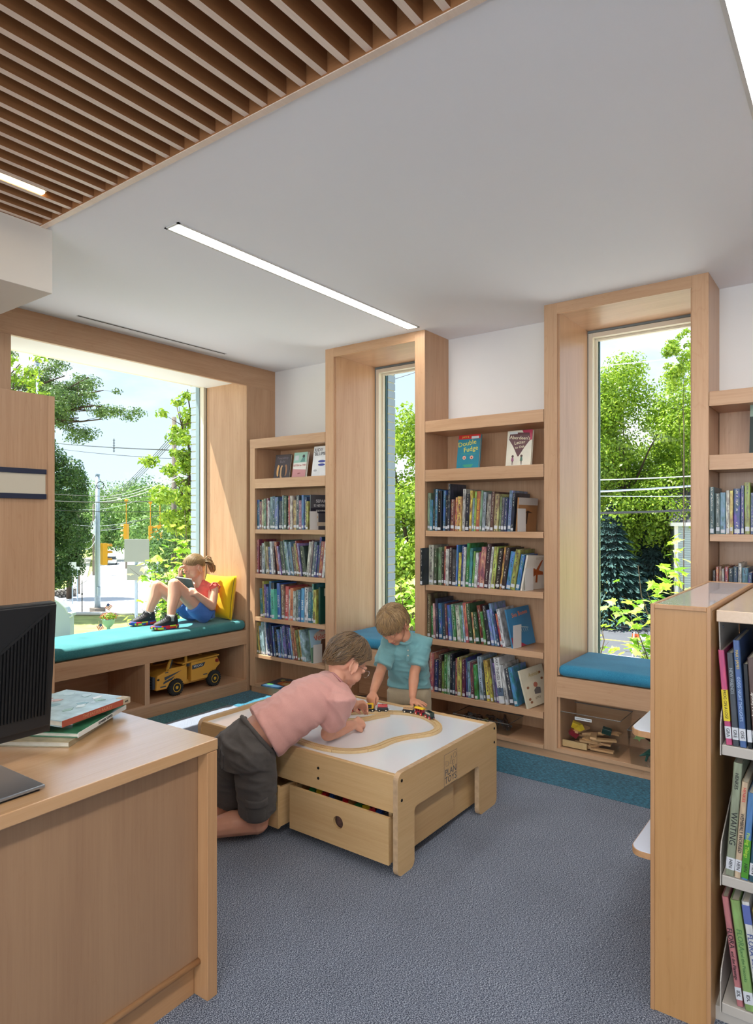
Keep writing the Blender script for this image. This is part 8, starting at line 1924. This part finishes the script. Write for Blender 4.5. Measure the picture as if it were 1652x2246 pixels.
f = quads('red_blooms', scatter([((ub.x, ub.y, GZ + 1.08), (0.54, 0.54, 0.26))], 160, 0.045, 0.9), plain('bloom_red', '#b8303a', 0.6), un, ub); f['kind'] = 'stuff'
def flag(c, label, ang):
    t = thing('small_flag', label, 'flag', tuple(c)); 
    MB().tube(c - UP * 0.5, c + UP * 0.35, 0.012, n=6).build('stick', WODL, t)
    M = frame_matrix((0, 0, 0), RT * math.cos(ang) + UP * math.sin(ang), UP * math.cos(ang) - RT * math.sin(ang))
    for k in range(7): o = MB().box(0, 0.36, -0.18 + 0.052 * k, -0.18 + 0.052 * (k + 1), -0.004, 0.004).build('stripe', plain('flag_red', '#b83a44', 0.7) if k % 2 == 0 else WHT, t, world=False); o.matrix_local = Matrix.Translation((0, 0, 0.12)) @ M
    o = MB().box(0, 0.16, 0.0, 0.184, 0.004, 0.010).build('canton', plain('flag_blue', '#2f3f78', 0.7), t, world=False); o.matrix_local = Matrix.Translation((0, 0, 0.12)) @ M
flag(ub + UP * 1.7 + RT * -0.1 - FWD * 0.1, 'small striped flag stuck upright in the flower urn', -0.6)
flag(ub + UP * 0.45 - RT * 0.55 - FWD * 0.2, 'small striped flag hanging at the left of the urn', -1.1)
cb2 = LP(118, 38, GZ); par = thing('scrolled_gable', 'pale blue-grey scrolled gable wall at the lower left of the window', 'building', tuple(cb2))
hh = CAMH + (1140 - 1308) / FPX * 38 - GZ
prof = [(-3.0, 0), (1.05, 0), (1.05, hh - 1.15), (1.18, hh - 1.1), (1.18, hh - 0.95), (0.95, hh - 0.9), (0.80, hh - 0.62), (0.45, hh - 0.30), (0.1, hh - 0.06), (-0.3, hh), (-3.0, hh)]
o = MB().prism(prof, 'y', -0.25, 0.25).build('gable_wall', plain('gable_paint', '#9aa9b8', 0.8), par, world=False); o.rotation_euler = (0, 0, YAW)
pr2 = [(x, z) for x, z in prof[2:10]]
o = MB().path([(x, -0.27, z) for x, z in pr2], 0.06, 6).build('coping', plain('coping', '#b4bfca', 0.7), par, world=False); o.rotation_euler = (0, 0, YAW)
o = quads('hedge', scatter([(tuple(LP(125, 36.5, GZ + 0.35)), (1.0, 0.6, 0.5)), (tuple(LP(150, 36.5, GZ + 0.3)), (0.7, 0.6, 0.4))], 1500, 0.07, 0.3), F_DRK); o['kind'] = 'stuff'; setp(o, 'low dark hedge at the foot of the scrolled gable', 'hedge')
bb = LP(1425, 35.5, GZ); ba = thing('barricade', 'orange and white striped road barricade behind the young maple', 'barricade', tuple(bb))
for k in range(5): MB().box(-0.9 + 0.36 * k, -0.9 + 0.36 * (k + 1), -0.03, 0.03, 0.95, 1.22).build('board', [plain('barr_orange', '#e0562a', 0.6), WHT][k % 2], ba, world=False)
for x in (-0.8, 0.8): MB().prism([(-0.35, 0), (-0.27, 0), (0, 1.25), (0.27, 0), (0.35, 0), (0.04, 1.3), (-0.04, 1.3)], 'x', x - 0.03, x + 0.03).build('frame_leg', WHT, ba, world=False)
